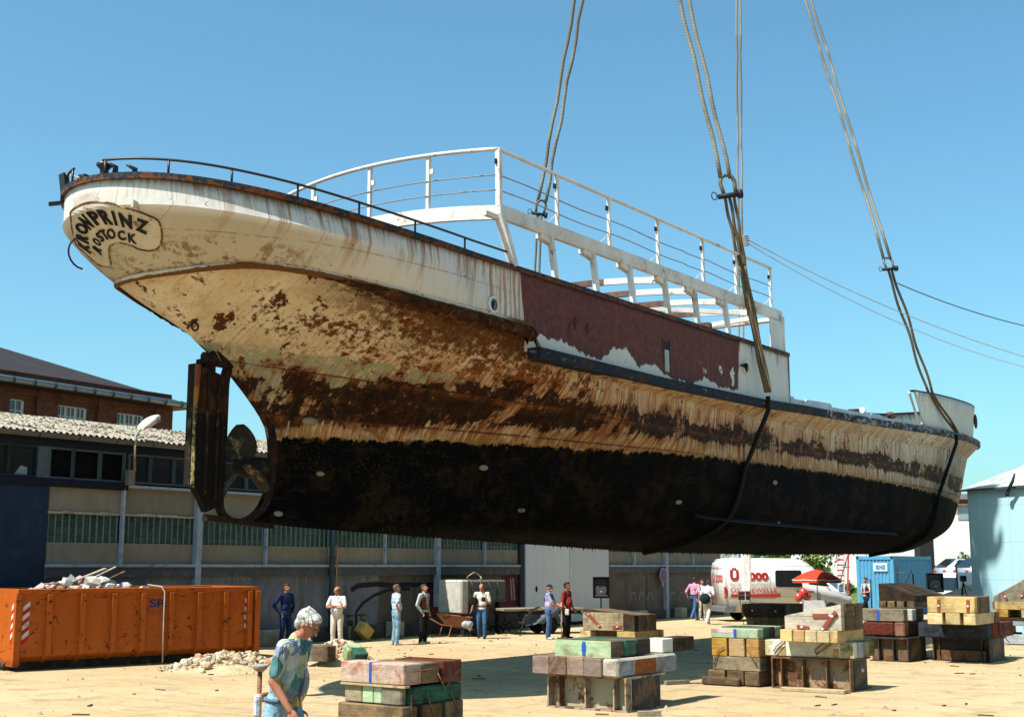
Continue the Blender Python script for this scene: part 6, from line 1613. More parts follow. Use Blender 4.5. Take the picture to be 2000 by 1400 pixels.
# ---- stack F
eF = at_z(1532, 1240); eF.z = 0
e = lay(eF, 'timber_block', 'brown timber ends under the dark beam in front of the van', 'timber block', GRP_T)
z1, z2, z3_ = zpx(eF, 1532, 1222), zpx(eF, 1532, 1206), zpx(eF, 1532, 1180)
timbers(e, hz_px(eF, 1455), 0, 0, 1.5, z1, z2, 'y', 5, [WD_B]); timbers(e, hz_px(eF, 1450), 0, 0, 1.5, .02, z1 - .01, 'x', 5, [WD_G])
e = lay(eF, 'timber_block', 'thick dark beam with plank ends in front of the white van', 'timber block', GRP_T)
MB().bb((hz_px(eF, 1446), 0, z2 + .01), (0, .16, z3_), .02).build('timber', WD_D, e); timbers(e, hz_px(eF, 1446), .0, .17, side_px(eF, 1566), z2 + .01, z3_ - .0, 'x', 7, [WD_B])
for x in (1467, 1512): MB().ball(Vector((hz_px(eF, x), -.01, z3_ - .22)), .035, 8, 6).build('bolt', plain('bolt_bright', (.6, .6, .58), .4), e)
# ---- stack G
pG = at_z(1775, 1293); hG = zpx(pG, 1775, 1246)
trestle(pG, hz_px(pG, 1690), side_px(pG, 1806), hG, 'dark steel trestle with brown web under the maroon beam', DKST, (.25, .62, .99), pale=RSTL)
cG = at_z(1767, 1244, hG + .005) ; cG.z = 0; z1, z2 = hG + .01, hG + .36
e = lay(cG, 'timber_block', 'split maroon beam on the dark trestle left of the navy beam', 'timber block', GRP_T)
MB().bb((hz_px(cG, 1680), 0, z1), (hz_px(cG, 1740), .35, z2), .04).build('timber', WD_R, e); MB().bb((hz_px(cG, 1741), 0, z1), (0, .35, z2), .03).build('timber', WD_X, e); timbers(e, hz_px(cG, 1683), .02, .36, side_px(cG, 1806), z1, z2, 'x', 4, [WD_D])
z3_ = z2 + .31
e = lay(cG, 'timber_block', 'grey brown beam with blue mark below the dark wedge', 'timber block', GRP_T)
MB().bb((hz_px(cG, 1680), 0, z2 + .01), (0, .3, z3_), .015).build('timber', WD_G, e); MB().bb((-.9, .62, z2 + .01), (.0, .92, z3_ - .02), .015).build('timber', WD_W, e); MB().bb((-.9, .95, z2 + .01), (-.04, 1.6, z3_), .015).build('timber', WD_D, e)
mark(e, hz_px(cG, 1711), z2 + .02, z3_ - .03, .07)
wG = at_y(1787, 1180, cG.y + 1.4); zz = z3_ + .02; wG.z = 0
zl, zr_ = zpx(wG, 1716, 1141), zpx(wG, 1787, 1166)
e = wedge(wG, hz_px(wG, 1714), 2.3, zz + .12, zpx(wG, 1730, 1139), zpx(wG, 1787, 1163), 8, WD_D, WD_D, 'big black brown timber wedge sloping down behind the standing man', 5)
for x in (1721, 1738, 1756, 1776): MB().bb((hz_px(wG, x - 7), -.05, z3_ - .02), (hz_px(wG, x + 7), 1.6, zz + .125), .01).build('packing_block', WD_B, e)
# ---- stack H
pH = at_z(1935, 1294); hH = zpx(pH, 1935, 1248)
trestle(pH, hz_px(pH, 1812), side_px(pH, 1957), hH, 'black steel trestle carrying the navy beam at right', DKST, (.02, .13, .86, .99), pale=DKST)
MB().bb((hz_px(pH, 1820), .05, .03), (-.12, .14, .26)).build('toe_plate', RSTL, bpy.data.objects['steel_trestle.003'])
cH = at_z(1931, 1248, hH + .005); cH.z = 0; z1, z2 = hH + .01, hH + .36
e = lay(cH, 'timber_block', 'long navy blue beam with maroon ends on the black trestle', 'timber block', GRP_T)
MB().bb((hz_px(cH, 1787), 0, z1), (0, .32, z2), .02).build('timber', WD_K, e); timbers(e, hz_px(cH, 1787), .02, .33, side_px(cH, 1972), z1, z2, 'x', 4, [WD_R])
rods(cH, 'rusty rod leaning on the maroon ends at the right', [[sp(cH, 1948, 1198), sp(cH, 1958, 1240), sp(cH, 1972, 1254)]])
dH = at_z(1906, 1221, z2); dH.z = 0; z3_ = zpx(dH, 1906, 1198)
e = lay(dH, 'timber_block', 'three pale yellow timber ends on the navy beam', 'timber block', GRP_T)
gapped(e, [(hz_px(dH, 1806), hz_px(dH, 1835)), (hz_px(dH, 1841), hz_px(dH, 1869)), (hz_px(dH, 1876), 0)], 0, 1.5, z2 + .005, z3_, [WD_N, WD_N, WD_N]); MB().bb((-.02, 1.55, z2), (.02, 1.9, z3_), .01).build('timber', WD_B, e)
e = lay(dH, 'timber_block', 'pale yellow beam with two red straps at the top of the right stack', 'timber block', GRP_T)
z4 = zpx(dH, 1906, 1166); MB().bb((hz_px(dH, 1807), 0, z3_ + .005), (0, .2, z4), .015).build('timber', WD_N, e); timbers(e, hz_px(dH, 1807), .0, .21, side_px(dH, 1930), z3_ + .005, z4 + .01, 'x', 7, [WD_B])
for x in (1829, 1886): strap(e, (hz_px(dH, x), z3_ + .04), (hz_px(dH, x + 1), z4 - .06), bolts=(.45,))
# ---- stack I at the right edge
pI = at_z(2060, 1262); zI = [.02, zpx(pI, 2000, 1239), zpx(pI, 2000, 1222), zpx(pI, 2000, 1213), zpx(pI, 2000, 1206), zpx(pI, 2000, 1191), zpx(pI, 2000, 1175)]
e = lay(pI, 'timber_block', 'whitish grey beam lying on the sand at the right edge', 'timber block', GRP_T); MB().bb((hz_px(pI, 1952), 0, .02), (0, .4, zI[1]), .02).build('timber', WD_BL, e)
e = lay(pI, 'timber_block', 'grey slab and yellow ends in the low right edge stack', 'timber block', GRP_T)
gapped(e, [(hz_px(pI, 1930), hz_px(pI, 1948)), (hz_px(pI, 1990), 0)], .1, 1.6, zI[1], zI[2], [WD_O, WD_O]); MB().bb((hz_px(pI, 1930), 0, zI[2]), (0, 1.6, zI[3]), .01).build('timber', WD_BL, e); MB().bb((hz_px(pI, 1935), 0, zI[3] + .01), (0, 1.6, zI[4]), .01).build('timber', WD_D, e)
MB().bb((hz_px(pI, 1935), 1.2, .02), (hz_px(pI, 1960), 1.6, zI[1]), .01).build('timber', WD_D, e)
e = lay(pI, 'timber_block', 'yellow timber ends with a gap below the right edge wedge', 'timber block', GRP_T)
gapped(e, [(hz_px(pI, 1936), hz_px(pI, 1963)), (hz_px(pI, 1989), 0)], 0, 1.6, zI[4] + .005, zI[5], [WD_O, WD_N])
e = lay(pI, 'timber_block', 'clean pale beam below the right edge wedge', 'timber block', GRP_T); MB().bb((hz_px(pI, 1938), 0, zI[5] + .005), (0, .3, zI[6]), .012).build('timber', WD_N, e); MB().bb((hz_px(pI, 1928), .31, zI[5] + .005), (0, 1.5, zI[6]), .012).build('timber', WD_B, e)
e = wedge(pI, hz_px(pI, 1937), 1.5, zI[6] + .005, zpx(pI, 1937, 1164), zpx(pI, 2060, 1104), 5, WD_G, WD_B, 'brown timber wedge with red straps rising out at the right edge', 8)
strap(e, (hz_px(pI, 1955), zpx(pI, 1955, 1156)), (hz_px(pI, 1963), zpx(pI, 1963, 1170)), bolts=(.6,)); strap(e, (hz_px(pI, 1990), zpx(pI, 1990, 1166)), (hz_px(pI, 2012), zpx(pI, 2012, 1140)), bolts=(.1,))

# ================================================================== ORANGE SKIP
k0, k1_ = at_z(30, 1312), at_z(497, 1287); kd = (k1_ - k0); KL = kd.length; kd.normalize(); krz = math.atan2(kd.y, kd.x)
skip = empty('skip_container', k0, krz, 'orange ribbed roll off skip full of rubbish with red and white warning marks', 'skip')
def skm():
    m = Mat('skip_orange'); P = m.coord(); x, y, z = m.xyz(P); n = m.noise(P, 1.2, 6); n2 = m.noise(P, 6, 7, .72); n3 = m.noise(P, 22, 4, .7)
    c = m.mix(n, (.44, .085, .012), (.60, .155, .022)); c = m.mix(m.step(n2, .56, .70) * .6, c, (.27, .065, .016))
    c = m.mix(m.step(n2 * .7 + n3 * .3, .585, .62), c, (.035, .015, .010))
    sc1 = m.noise(m.vec(x * 1.0 + z * .7, y, z * 3.2 - x * .9), 1.4, 2, .4); c = m.mix(m.step((sc1 - .5).abs(), .012, .005) * m.step(n, .44, .52) * m.step(n2, .44, .5), c, (.03, .015, .012))
    c = m.mix(m.step(z + (n2 - .5) * .5, .34, .12) * .5, c, (.14, .04, .02))
    return m.out(c, .55, n3 + n * 2, .006, .5)
SKM = skm(); D_ = 2.35; HT = zpx(k0, 30, 1150); HTx = 1.80
HTx = on_plane(31, 1150, k0, Vector((-kd.y, kd.x, 0))).z
b = MB(); yo = .05
b.add([(0, yo, .34), (.22, yo, .12), (KL, yo, .12), (KL, yo, HTx - .03), (0, yo, HTx - .03)], [(0,1,2,3,4)])
for (a1, b1) in (((0, yo, .34), (0, D_, HTx)),): pass
MB().add([(0, .04, .32), (.0, .04, HTx - .02), (KL, .04, HTx - .02), (KL, .04, .32), (0, .10, .32), (0, .10, HTx - .02), (KL, .10, HTx - .02), (KL, .10, .32)], [(0,1,2,3), (7,6,5,4), (0,4,5,1), (1,5,6,2), (2,6,7,3), (3,7,4,0)]).build('side_wall', SKM, skip)
MB().bb((0, D_ - .10, .22), (KL, D_ - .04, HTx - .02)).build('side_wall', SKM, skip)
MB().bb((0, .24, .20), (KL, D_ - .10, .30)).add([(0, .04, .32), (KL, .04, .32), (KL, .26, .199), (0, .26, .199)], [(0,3,2,1)]).build('floor_pan', SKM, skip)
MB().bb((-.05, .02, .10), (.05, D_ - .02, HTx)).build('end_door', SKM, skip); MB().bb((KL - .05, .1, .22), (KL + .01, D_ - .1, HTx)).build('end_wall', SKM, skip)
MB().bb((-.06, -.04, HTx - .10), (KL + .05, .14, HTx), .01).build('top_rail', SKM, skip); MB().bb((-.06, D_ - .14, HTx - .10), (KL + .05, D_ + .04, HTx), .01).build('top_rail', SKM, skip)
MB().bb((-.09, -.03, .14), (.06, .09, HTx - .105), .01).build('corner_post', SKM, skip); MB().bb((KL - .05, -.06, .12), (KL + .09, .09, HTx - .105), .01).build('corner_post', SKM, skip)
MB().bb((-.10, D_ - .1, .14), (.0, D_ + .03, HTx - .105), .01).build('corner_post', SKM, skip)
def skx(px): p = on_plane(px, 1200, k0, Vector((-kd.y, kd.x, 0))); return (p - k0).dot(kd)
for px in (95, 160, 221, 278, 333, 388, 439, 486):
    x = skx(px); hw = .055
    MB().add([(x - hw, .04, HTx - .10), (x + hw, .04, HTx - .10), (x + hw, -.07, HTx - .12), (x - hw, -.07, HTx - .12), (x - hw, .24, .17), (x + hw, .24, .17), (x + hw, -.07, .36), (x - hw, -.07, .36)],
             [(0,1,2,3), (3,2,6,7), (7,6,5,4), (0,3,7,4), (1,5,6,2)]).build('rib', SKM, skip)
    
for y in (.55, D_ - .55): MB().bb((0, y - .06, .0), (KL, y + .06, .20)).build('skid', DKST, skip)
MB().tube([(.0, .5, .1), (.0, .9, .1)], .1, 10).tube([(KL - .1, .5, .1), (KL - .1, .9, .1)], .1, 10).build('roller', DKST, skip)
def chev(x, y0, nrm, flip=1):
    n = 8; hgt = .82; z0 = .62; wd = .15
    for i in range(n):
        za, zb_ = z0 + hgt * i / n, z0 + hgt * (i + 1) / n; mt = (plain('mark_red', (.50, .025, .03), .5), plain('mark_white', (.72, .70, .66), .5))[i % 2]; dz_ = .06 * flip
        if nrm == 'y': P_ = [(x, y0, za - dz_), (x + wd, y0, za + dz_), (x + wd, y0, zb_ + dz_), (x, y0, zb_ - dz_)]
        else: P_ = [(y0, x, za - dz_), (y0, x + wd, za + dz_), (y0, x + wd, zb_ + dz_), (y0, x, zb_ - dz_)]
        MB().add(P_, [(0,1,2,3)]).build('warning_stripe', mt, skip, fix=False)
chev(.10, .036, 'y'); chev(KL - .30, .036, 'y', -1); chev(.14, -.053, 'x', -1)
def text(s_, size, mat, parent, M, name='lettering', ext=.0, align='CENTER', sx=1.0, bold=.0):
    cu = bpy.data.curves.new(name, 'FONT'); cu.body = s_; cu.size = size; cu.extrude = ext; cu.align_x = align; cu.offset = bold * size
    o = bpy.data.objects.new('t', cu); col.objects.link(o); bpy.context.view_layer.update()
    me = bpy.data.meshes.new_from_object(o.evaluated_get(bpy.context.evaluated_depsgraph_get())); bpy.data.objects.remove(o); bpy.data.curves.remove(cu)
    me.transform(M @ Matrix.Diagonal((sx, 1, 1, 1))); me.name = name; me.materials.clear(); return obj(name, me, mat, parent)
FX = Matrix.Rotation(R(90), 4, 'X')
BLT = plain('skip_blue', (.03, .05, .22), .5); DIM = plain('skip_faded', (.25, .10, .06), .6)
text('SR', .26, BLT, skip, Matrix.Translation((skx(308), .034, HTx - .45)) @ FX, sx=1.5, bold=.03); text('TAINER', .14, DIM, skip, Matrix.Translation((skx(306), .034, HTx - .62)) @ FX)
text('20', .16, DIM, skip, Matrix.Translation((skx(62), .034, HTx - .50)) @ FX); text('GB13', .15, DIM, skip, Matrix.Translation((skx(63), .034, HTx - .80)) @ FX)
# rope over the side, rubbish inside
P = [Vector((skx(305), .5, HTx + .06)), Vector((skx(313), .0, HTx + .02)), Vector((skx(316), -.10, HTx - .1)), Vector((skx(316), -.11, .9)), Vector((skx(315), -.16, .05))]
o = MB().tube(P, .016, 6).build('hanging_rope', plain('rope_pale', (.45, .42, .34))); o.location = k0; o.rotation_euler = (0, 0, krz); tag(o, 'pale rope hanging over the side of the orange skip', 'rope')
o = MB().tube([(skx(80), -.0, HTx - .02), (skx(86), .1, HTx + .10), (skx(120), .3, HTx + .11), (skx(150), .5, HTx + .02)], .016, 6).build('loose_rope', plain('rope_pale', (.45, .42, .34))); o.location = k0; o.rotation_euler = (0, 0, krz); tag(o, 'pale hose looping over the left rim of the orange skip', 'rope')
rg = random.Random(9)
cols = [plain('junk_white', (.68, .66, .6), .8), plain('junk_grey', (.22, .23, .25), .7), plain('junk_pink', (.62, .40, .38), .7), plain('junk_blue', (.16, .26, .38), .6), plain('junk_brown', (.22, .14, .07), .9), plain('junk_black', (.02, .02, .02), .6)]
names = ['crumpled white plastic sheet', 'grey scrap lump', 'pinkish insulation scrap', 'pale blue scrap lump', 'brown cardboard scrap', 'black rubber scrap']
def rock(mb, c, r_, rg, sq=.7):
    bm = bmesh.new(); bmesh.ops.create_icosphere(bm, subdivisions=1, radius=r_)
    sx, sy, sz = rg.uniform(.6, 1.3), rg.uniform(.6, 1.2), rg.uniform(.45, .9) * sq / .7; A_ = Matrix.Rotation(rg.uniform(0, 6.3), 3, 'Z') @ Matrix.Rotation(rg.uniform(-.5, .5), 3, 'X')
    vv = [A_ @ Vector((v.co.x * sx, v.co.y * sy, v.co.z * sz)) * rg.uniform(.72, 1.2) + Vector(c) for v in bm.verts]; bm.verts.index_update()
    ff = [tuple(v.index for v in f.verts) for f in bm.faces]; bm.free(); return mb.add(vv, ff)
jk = empty('rubbish_heap', k0, krz, 'heap of pale scrap, sheets and rags showing over the orange skip rim', 'rubbish')
for i in range(60):
    x = rg.uniform(skx(105), skx(300)); q = math.exp(-((x - skx(205)) / (skx(250) - skx(190)) / 1.3) ** 2)
    rock(MB(), (x, rg.uniform(.4, 1.7), HTx - .10 + .28 * q * rg.uniform(.2, 1)), rg.uniform(.08, .2), rg).build('scrap', rg.choice(cols + cols[:1] * 4 + cols[2:3]), jk)
MB().bb((.1, .12, HTx - .5), (KL - .1, D_ - .12, HTx - .22)).build('scrap_bed', plain('junk_brown', (.22, .14, .07), .9), jk)
for (a, b_, w_, lab) in (((140, 1136), (206, 1110), .12, 'longest pale board sticking out of the rubbish in the skip'), ((205, 1134), (243, 1116), .07, 'thin pale lath sticking up at the right of the rubbish heap'), ((170, 1134), (226, 1107), .06, 'narrow brown batten crossing above the longest board')):
    pa = on_plane(a[0], a[1], k0 + Vector((-kd.y, kd.x, 0)) * .8, Vector((-kd.y, kd.x, 0))); pb = on_plane(b_[0], b_[1], k0 + Vector((-kd.y, kd.x, 0)) * 1.1, Vector((-kd.y, kd.x, 0)))
    o = MB().bar(Vector((0, 0, 0)), pb - pa, w_, .03).build('board', WD_P if 'longest' in lab else WD_B); o.location = pa; tag(o, lab, 'board', 'boards in the skip')
# ================================================================== RUBBLE HEAPS
RBM = [plain('rubble_tan', (.52, .41, .26), .95, dirt=(.3, .22, .13)), plain('rubble_pink', (.50, .34, .22), .95), plain('rubble_pale', (.62, .55, .43), .95), plain('rubble_brick', (.40, .24, .14), .95)]
RMESH = []
for k in range(10):
    mb = MB(); rock(mb, (0, 0, 0), .1, rg); me = mb.mesh('rubble_stone'); RMESH.append(me)
def heap(px0, py0, px1, py1, hgt, n, label, seed, cx=None):
    rg = random.Random(seed); a, b_ = at_z(px0, py0), at_z(px1, py1); c = (a + b_) / 2; rx, ry = abs(b_.x - a.x) / 2, max(.9, abs(b_.y - a.y) / 2 + .5)
    e = empty('rubble_heap', c, 0, label, 'rubble', 'rubble heaps near the skip')
    mb = MB(); rows = []
    for i in range(15):
        row = []
        for j in range(21):
            u, v = (j / 10 - 1), (i / 7 - 1); r_ = math.sqrt(u * u + v * v); hh_ = hgt * max(0, 1 - r_ ** 1.7) * (.75 + .4 * math.sin(u * 5 + seed) * math.cos(v * 4)); row.append((u * rx * 1.1, v * ry * 1.1, max(-.02, hh_ - .02)))
        rows.append(row)
    mb.grid(rows, True).build('rubble_base', RBM[0], e)
    small = MB()
    for i in range(n):
        u, v = rg.uniform(-1.1, 1.1), rg.gauss(0, .45); r_ = math.sqrt(u*u+v*v)
        if r_ > 1.15: continue
        z = hgt * max(0, 1 - r_ ** 1.7) * .95; s_ = rg.uniform(.35, 1.15) * (1.0 if r_ < .9 else .6)
        if i < 220:
            me = RMESH[i % 10].copy() if i < 40 else RMESH[i % 10]; mt = RBM[i % 4 if i % 3 else 2]
            o = bpy.data.objects.new('stone', me); col.objects.link(o); o.parent = e; o.location = (u * rx, v * ry, z + .02); o.rotation_euler = (rg.uniform(0, 3), rg.uniform(0, 3), rg.uniform(0, 3)); o.scale = (s_,) * 3
            if not me.materials: me.materials.append(mt)
        else: rock(small, (u * rx, v * ry, z), .035 * s_ + .015, rg)
    o = small.build('small_rubble', RBM[0], e); tag(o, kind='stuff')
heap(305, 1312, 575, 1298, .30, 620, 'long low heap of broken brick and mortar in front of the orange skip', 3)
heap(585, 1298, 735, 1290, .50, 420, 'tan rubble heap behind the grey haired man beside the green timbers', 4)
for px, py, s_, mt, lab in ((632, 1284, .5, WD_B, 'small brown timber offcut standing on the rubble heap'), (612, 1283, .42, WD_M, 'mint green timber offcut beside the grey haired man'), (688, 1283, .36, WD_M, 'mossy timber offcut tipped over at the right of the rubble heap'), (700, 1292, .3, WD_GR, 'green tipped timber offcut lowest at the right of the rubble heap'), (560, 1248, .5, CB, 'pale flat slab on the sand between skip and wall')):
    p = at_z(px, py, .2); o = MB().bb((-s_/2, -.15, -.12), (s_/2, .15, .24), .02).build('timber_offcut' if mt is not CB else 'stone_slab', mt); o.location = (p.x, p.y, .24 if mt is not CB else .05); o.rotation_euler = (.0 if px < 660 else .5, 0, .4 if px != 632 else -.6); tag(o, lab, 'timber' if mt is not CB else 'slab', 'offcuts round the rubble heap' if mt is not CB else None)
# rusty pipe post with mortar cup, left of the grey haired man
p = at_y(505, 1400, 12.0); gz = terrain(p.x, p.y); e = empty('rusty_post', (p.x, p.y, gz), 0, 'rusty pipe post with a crusted pale funnel top beside the grey haired man', 'post')
zt = at_y(505, 1306, 12.0).z
MB().tube([(0, 0, 0), (0, 0, zt - gz)], .022, 10).build('pipe', rusty('post_rust', (.20, .065, .03), .5), e)
MB().lathe([(.03, zt - gz - .02), (.06, zt - gz), (.085, zt - gz + .035), (.07, zt - gz + .04)], 12).build('funnel_top', plain('crust', (.45, .38, .30), .9, dirt=(.15, .1, .07)), e)
# ================================================================== VAN
va = at_z(1420, 1214)      # rear right corner and the front along the side
vdir = Vector((.98, .19, 0)).normalized()
def P_side(px, py): return on_plane(px, py, va, Vector((vdir.y, -vdir.x, 0)))
vrz = math.atan2(vdir.y, vdir.x)
van = empty('white_van', va, vrz, 'white radio van with red lettering and tinted side window beyond the timber stacks', 'van')
def vx(px): return (P_side(px, 1150) - va).dot(vdir)
def vz(px, py): return P_side(px, py).z
VWm = Mat('van_paint'); VW = VWm.out((.80, .80, .78), .3, spec=.6)
VD = plain('van_plastic', (.03, .03, .035), .6); VGL = Mat('van_glass').out((.012, .018, .016), .06, spec=1.0)
L = vx(1664); Wd = 1.93; T = vz(1450, 1089); Bt = .38
prof = [(0.02, Bt), (L, Bt), (L + .02, .80), (L - .06, 1.05), (L - .95, 1.32), (L - 1.75, T - .28), (L - 2.3, T - .02), (.35, T), (.10, T - .1), (.0, T - .45)]
bm = bmesh.new()
inner = .10
vs0 = [bm.verts.new((x, .0, z)) for x, z in prof]; vs1 = [bm.verts.new((x, Wd, z)) for x, z in prof]
n = len(prof); bm.faces.new(vs0); bm.faces.new(list(reversed(vs1)))
for k in range(n): bm.faces.new((vs0[k], vs1[k], vs1[(k+1) % n], vs0[(k+1) % n]))
bmesh.ops.recalc_face_normals(bm, faces=bm.faces); bmesh.ops.bevel(bm, geom=list(bm.edges), offset=.09, segments=4, affect='EDGES', clamp_overlap=True)
for v in bm.verts:                                  # body sides lean in towards the roof
    q = max(0, (v.co.z - 1.2) / (T - 1.2)); v.co.y += (Wd / 2 - v.co.y) * .09 * q
for f in bm.faces: f.smooth = True
me = bpy.data.meshes.new('body'); bm.to_mesh(me); bm.free(); body = obj('body', me, VW, van)
def lean(y, z): q = max(0, (z - 1.2) / (T - 1.2)); return y + (Wd / 2 - y) * .09 * q
def sideplate(name, pts, mat, off=.006, parent=van):
    m_ = MB(); P_ = [(x, lean(0, z) - off, z) for x, z in pts] + [(x, lean(0, z) + .01, z) for x, z in pts]; k = len(pts)
    m_.add(P_, [tuple(range(k)), tuple(reversed(range(k, 2*k)))] + [(i, (i+1) % k, k + (i+1) % k, k + i) for i in range(k)]); return m_.build(name, mat, parent)
def rrect(x0, z0, x1, z1, r_=.08): 
    out = []
    for cx, cz, a0 in ((x1 - r_, z0 + r_, -90), (x1 - r_, z1 - r_, 0), (x0 + r_, z1 - r_, 90), (x0 + r_, z0 + r_, 180)):
        for k in range(4): a = R(a0 + 30 * k); out.append((cx + r_ * math.cos(a), cz + r_ * math.sin(a)))
    return out
w0, w1 = vx(1517), vx(1566); sideplate('window_rubber', rrect(w0 - .03, vz(1540, 1146), w1 + .03, vz(1540, 1113)), VD, .006); sideplate('side_window', rrect(w0, vz(1540, 1144.5), w1, vz(1540, 1114.5)), VGL, .010)
sideplate('window_divider', [(vx(1534), vz(1534, 1144)), (vx(1535.5), vz(1534, 1144)), (vx(1535.5), vz(1534, 1115)), (vx(1534), vz(1534, 1115))], VD, .013)
c0 = vx(1580); sideplate('cab_window', [(c0, 1.52), (L - .98, 1.42), (L - 1.62, 2.02), (c0 + .05, 2.05)], VGL, .008)
sideplate('body_line', [(vx(1440) if False else .1, .98), (L - .5, .98), (L - .5, .995), (.1, .995)], plain('seam_grey', (.35, .35, .35)), .003)
sideplate('roof_line', [(.1, vz(1500, 1106)), (vx(1590), vz(1500, 1106)), (vx(1590), vz(1500, 1106) + .015), (.1, vz(1500, 1106) + .015)], plain('seam_grey', (.35, .35, .35)), .003)
for x in (vx(1572), vx(1505)): sideplate('door_seam', [(x, .5), (x + .015, .5), (x + .015, 2.0), (x, 2.0)], plain('seam_grey', (.35, .35, .35)), .003)
for px in (1562, 1584): sideplate('door_handle', [(vx(px) - .12, 1.18), (vx(px) + .12, 1.18), (vx(px) + .12, 1.23), (vx(px) - .12, 1.23)], VD, .03)
sideplate('side_bumper', [(-.02, Bt), (.38, Bt), (.38, .62), (-.02, .62)], plain('bumper_grey', (.16, .17, .18)), .03)
MB().bb((-.10, -.02, Bt), (.10, Wd + .02, .62), .03).build('rear_bumper', plain('bumper_grey', (.16, .17, .18)), van); MB().bb((L - .1, -.02, Bt), (L + .1, Wd + .02, .62), .03).build('front_bumper', plain('bumper_grey', (.16, .17, .18)), van)
tl = MB().bb((-.035, .02, .95), (.04, .17, 1.42), .02).build('tail_light', plain('tail_red', (.45, .02, .02), .3), van); MB().bb((-.042, .03, 1.0), (-.03, .16, 1.14)).build('indicator', plain('amber', (.8, .25, .02), .3), tl)
MB().bb((-.035, Wd - .17, .95), (.04, Wd - .02, 1.42), .02).build('tail_light', plain('tail_red', (.45, .02, .02), .3), van)
MB().bb((-.012, .25, 1.55), (.0, .85, 2.1), .02).bb((-.012, 1.08, 1.55), (.0, 1.68, 2.1), .02)
MB().bb((-.012, Wd / 2 - .01, .65), (.0, Wd / 2 + .01, T - .3)).build('rear_door_seam', plain('seam_grey', (.35, .35, .35)), van)
MB().bar((L - 1.0, .2, 1.42), (L - 1.62, .28, 2.02), .01, .02).add([(L - .93, .2, 1.36), (L - .93, Wd - .2, 1.36), (L - 1.68, Wd - .3, 2.10), (L - 1.68, .3, 2.10)], [(0,1,2,3)]).build('windscreen', VGL, van)
MB().bar((L - .5, .15, 1.2), (L - .5, .15, 1.21), .02).bb((L - .2, .05, .8), (L + .02, .35, 1.0), .03).build('headlight', plain('lamp_glass', (.6, .62, .62), .1), van)
def wheel(e, x, y, r_, wd, side=-1):
    M = Matrix.Translation((x, y, r_)) @ Matrix.Rotation(R(90), 4, 'X')
    ty = MB().lathe([(r_ * .62, -wd/2), (r_ * .93, -wd/2), (r_, -wd * .3), (r_, wd * .3), (r_ * .93, wd/2), (r_ * .62, wd/2)], 24, M).build('tyre', plain('tyre_black', (.015, .015, .016), .9), e)
    MB().lathe([(r_ * .1, wd * .40), (r_ * .6, wd * .42), (r_ * .62, wd * .52), (r_ * .56, wd * .30), (r_ * .12, wd * .34)], 20, M).build('rim', plain('rim_grey', (.35, .35, .36), .4, .4), e)
for x in (1.15, L - .95):
    MB().lathe([(.40, .0), (.40, .012)], 28, Matrix.Translation((x, .006, .36)) @ Matrix.Rotation(R(90), 4, 'X'), False).build('wheel_arch', VD, van)
    wheel(van, x, .06, .34, .2); wheel(van, x, Wd - .12, .34, .2)
VR = plain('van_red', (.55, .035, .03), .4); VG = plain('van_grey_text', (.30, .30, .31), .5)
def bbtext(s_, mat, parent, x0, x1, z0, z1, place, bold=0.0, name='lettering'):
    """lettering fitted into the box x0..x1, z0..z1 and put in place by place(u, v)"""
    o = text(s_, 1.0, mat, parent, Matrix(), name, align='LEFT', bold=bold); V = o.data.vertices
    a0, a1 = min(v.co.x for v in V), max(v.co.x for v in V); b0, b1 = min(v.co.y for v in V), max(v.co.y for v in V)
    for v in V: v.co = place(x0 + (x1 - x0) * (v.co.x - a0) / (a1 - a0), z0 + (z1 - z0) * (v.co.y - b0) / (b1 - b0))
    return o
def vside(s_, px0, px1, py0, py1, mat, bold=0.0):
    return bbtext(s_, mat, van, vx(px0), vx(px1), vz(px0, py1), vz(px0, py0), lambda u, v: (u, lean(0, v) - .010, v), bold)
vside('\u00dc', 1427, 1444, 1108, 1133, VR, .05); vside('2000', 1451, 1502, 1117, 1133, VR, .05)
vside('Der Ostseewelle-\u00dc-Wagen', 1427, 1503, 1137.5, 1143.5, VG); vside('OSTSEEWELLE', 1427, 1518, 1148, 1157, VR, .0)
def sbar(px0, px1, py0, py1, mat): return sideplate('red_stripe' if mat is VR else 'grey_stripe', [(vx(px0), vz(px0, py1)), (vx(px1), vz(px0, py1)), (vx(px1), vz(px0, py0)), (vx(px0), vz(px0, py0))], mat, .006)
sbar(1427, 1524, 1160, 1166, VR); sbar(1468, 1516, 1167.5, 1169, VG)
rear = lambda u, v: (-.006 + .045 * max(0, (v - (T - .45)) / .35), u, v)
bbtext('\u00dc 2000', VR, van, Wd - .30, Wd - 1.55, 1.58, 1.98, rear, .03)
MB().bb((-.004, Wd - 1.5, 2.17), (.002, Wd - .3, 2.19)).build('red_stripe', VR, van)

# ================================================================== THINGS ROUND THE VAN
p = at_z(1600, 1212); p = at_y(1598, 1200, 50.5); p.z = 0
par = empty('red_parasol', p, 0, 'red garden parasol with white trim beside the van', 'parasol')
zr0, zt = at_y(1598, 1131, 50.5).z, at_y(1598, 1112, 50.5).z; Rr = (at_y(1643, 1130, 50.5).x - p.x)
mb = MB(); rows = []; n = 8
for i in range(7):
    q = i / 6; row = []
    for k in range(n * 4):
        a = 2 * math.pi * k / (n * 4); sc = 1 - .06 * (1 - abs(math.cos(a * n / 2))) * q; row.append((Rr * q * sc * math.cos(a), Rr * q * sc * math.sin(a), zt - (zt - zr0) * (q ** 1.6) - (.03 * abs(math.sin(a * n / 2)) if q > .9 else 0)))
    rows.append(row)
rows.append([(x * .995, y * .995, z - .14 + .04 * abs(math.sin(math.atan2(y, x) * n / 2))) for x, y, z in rows[-1]])
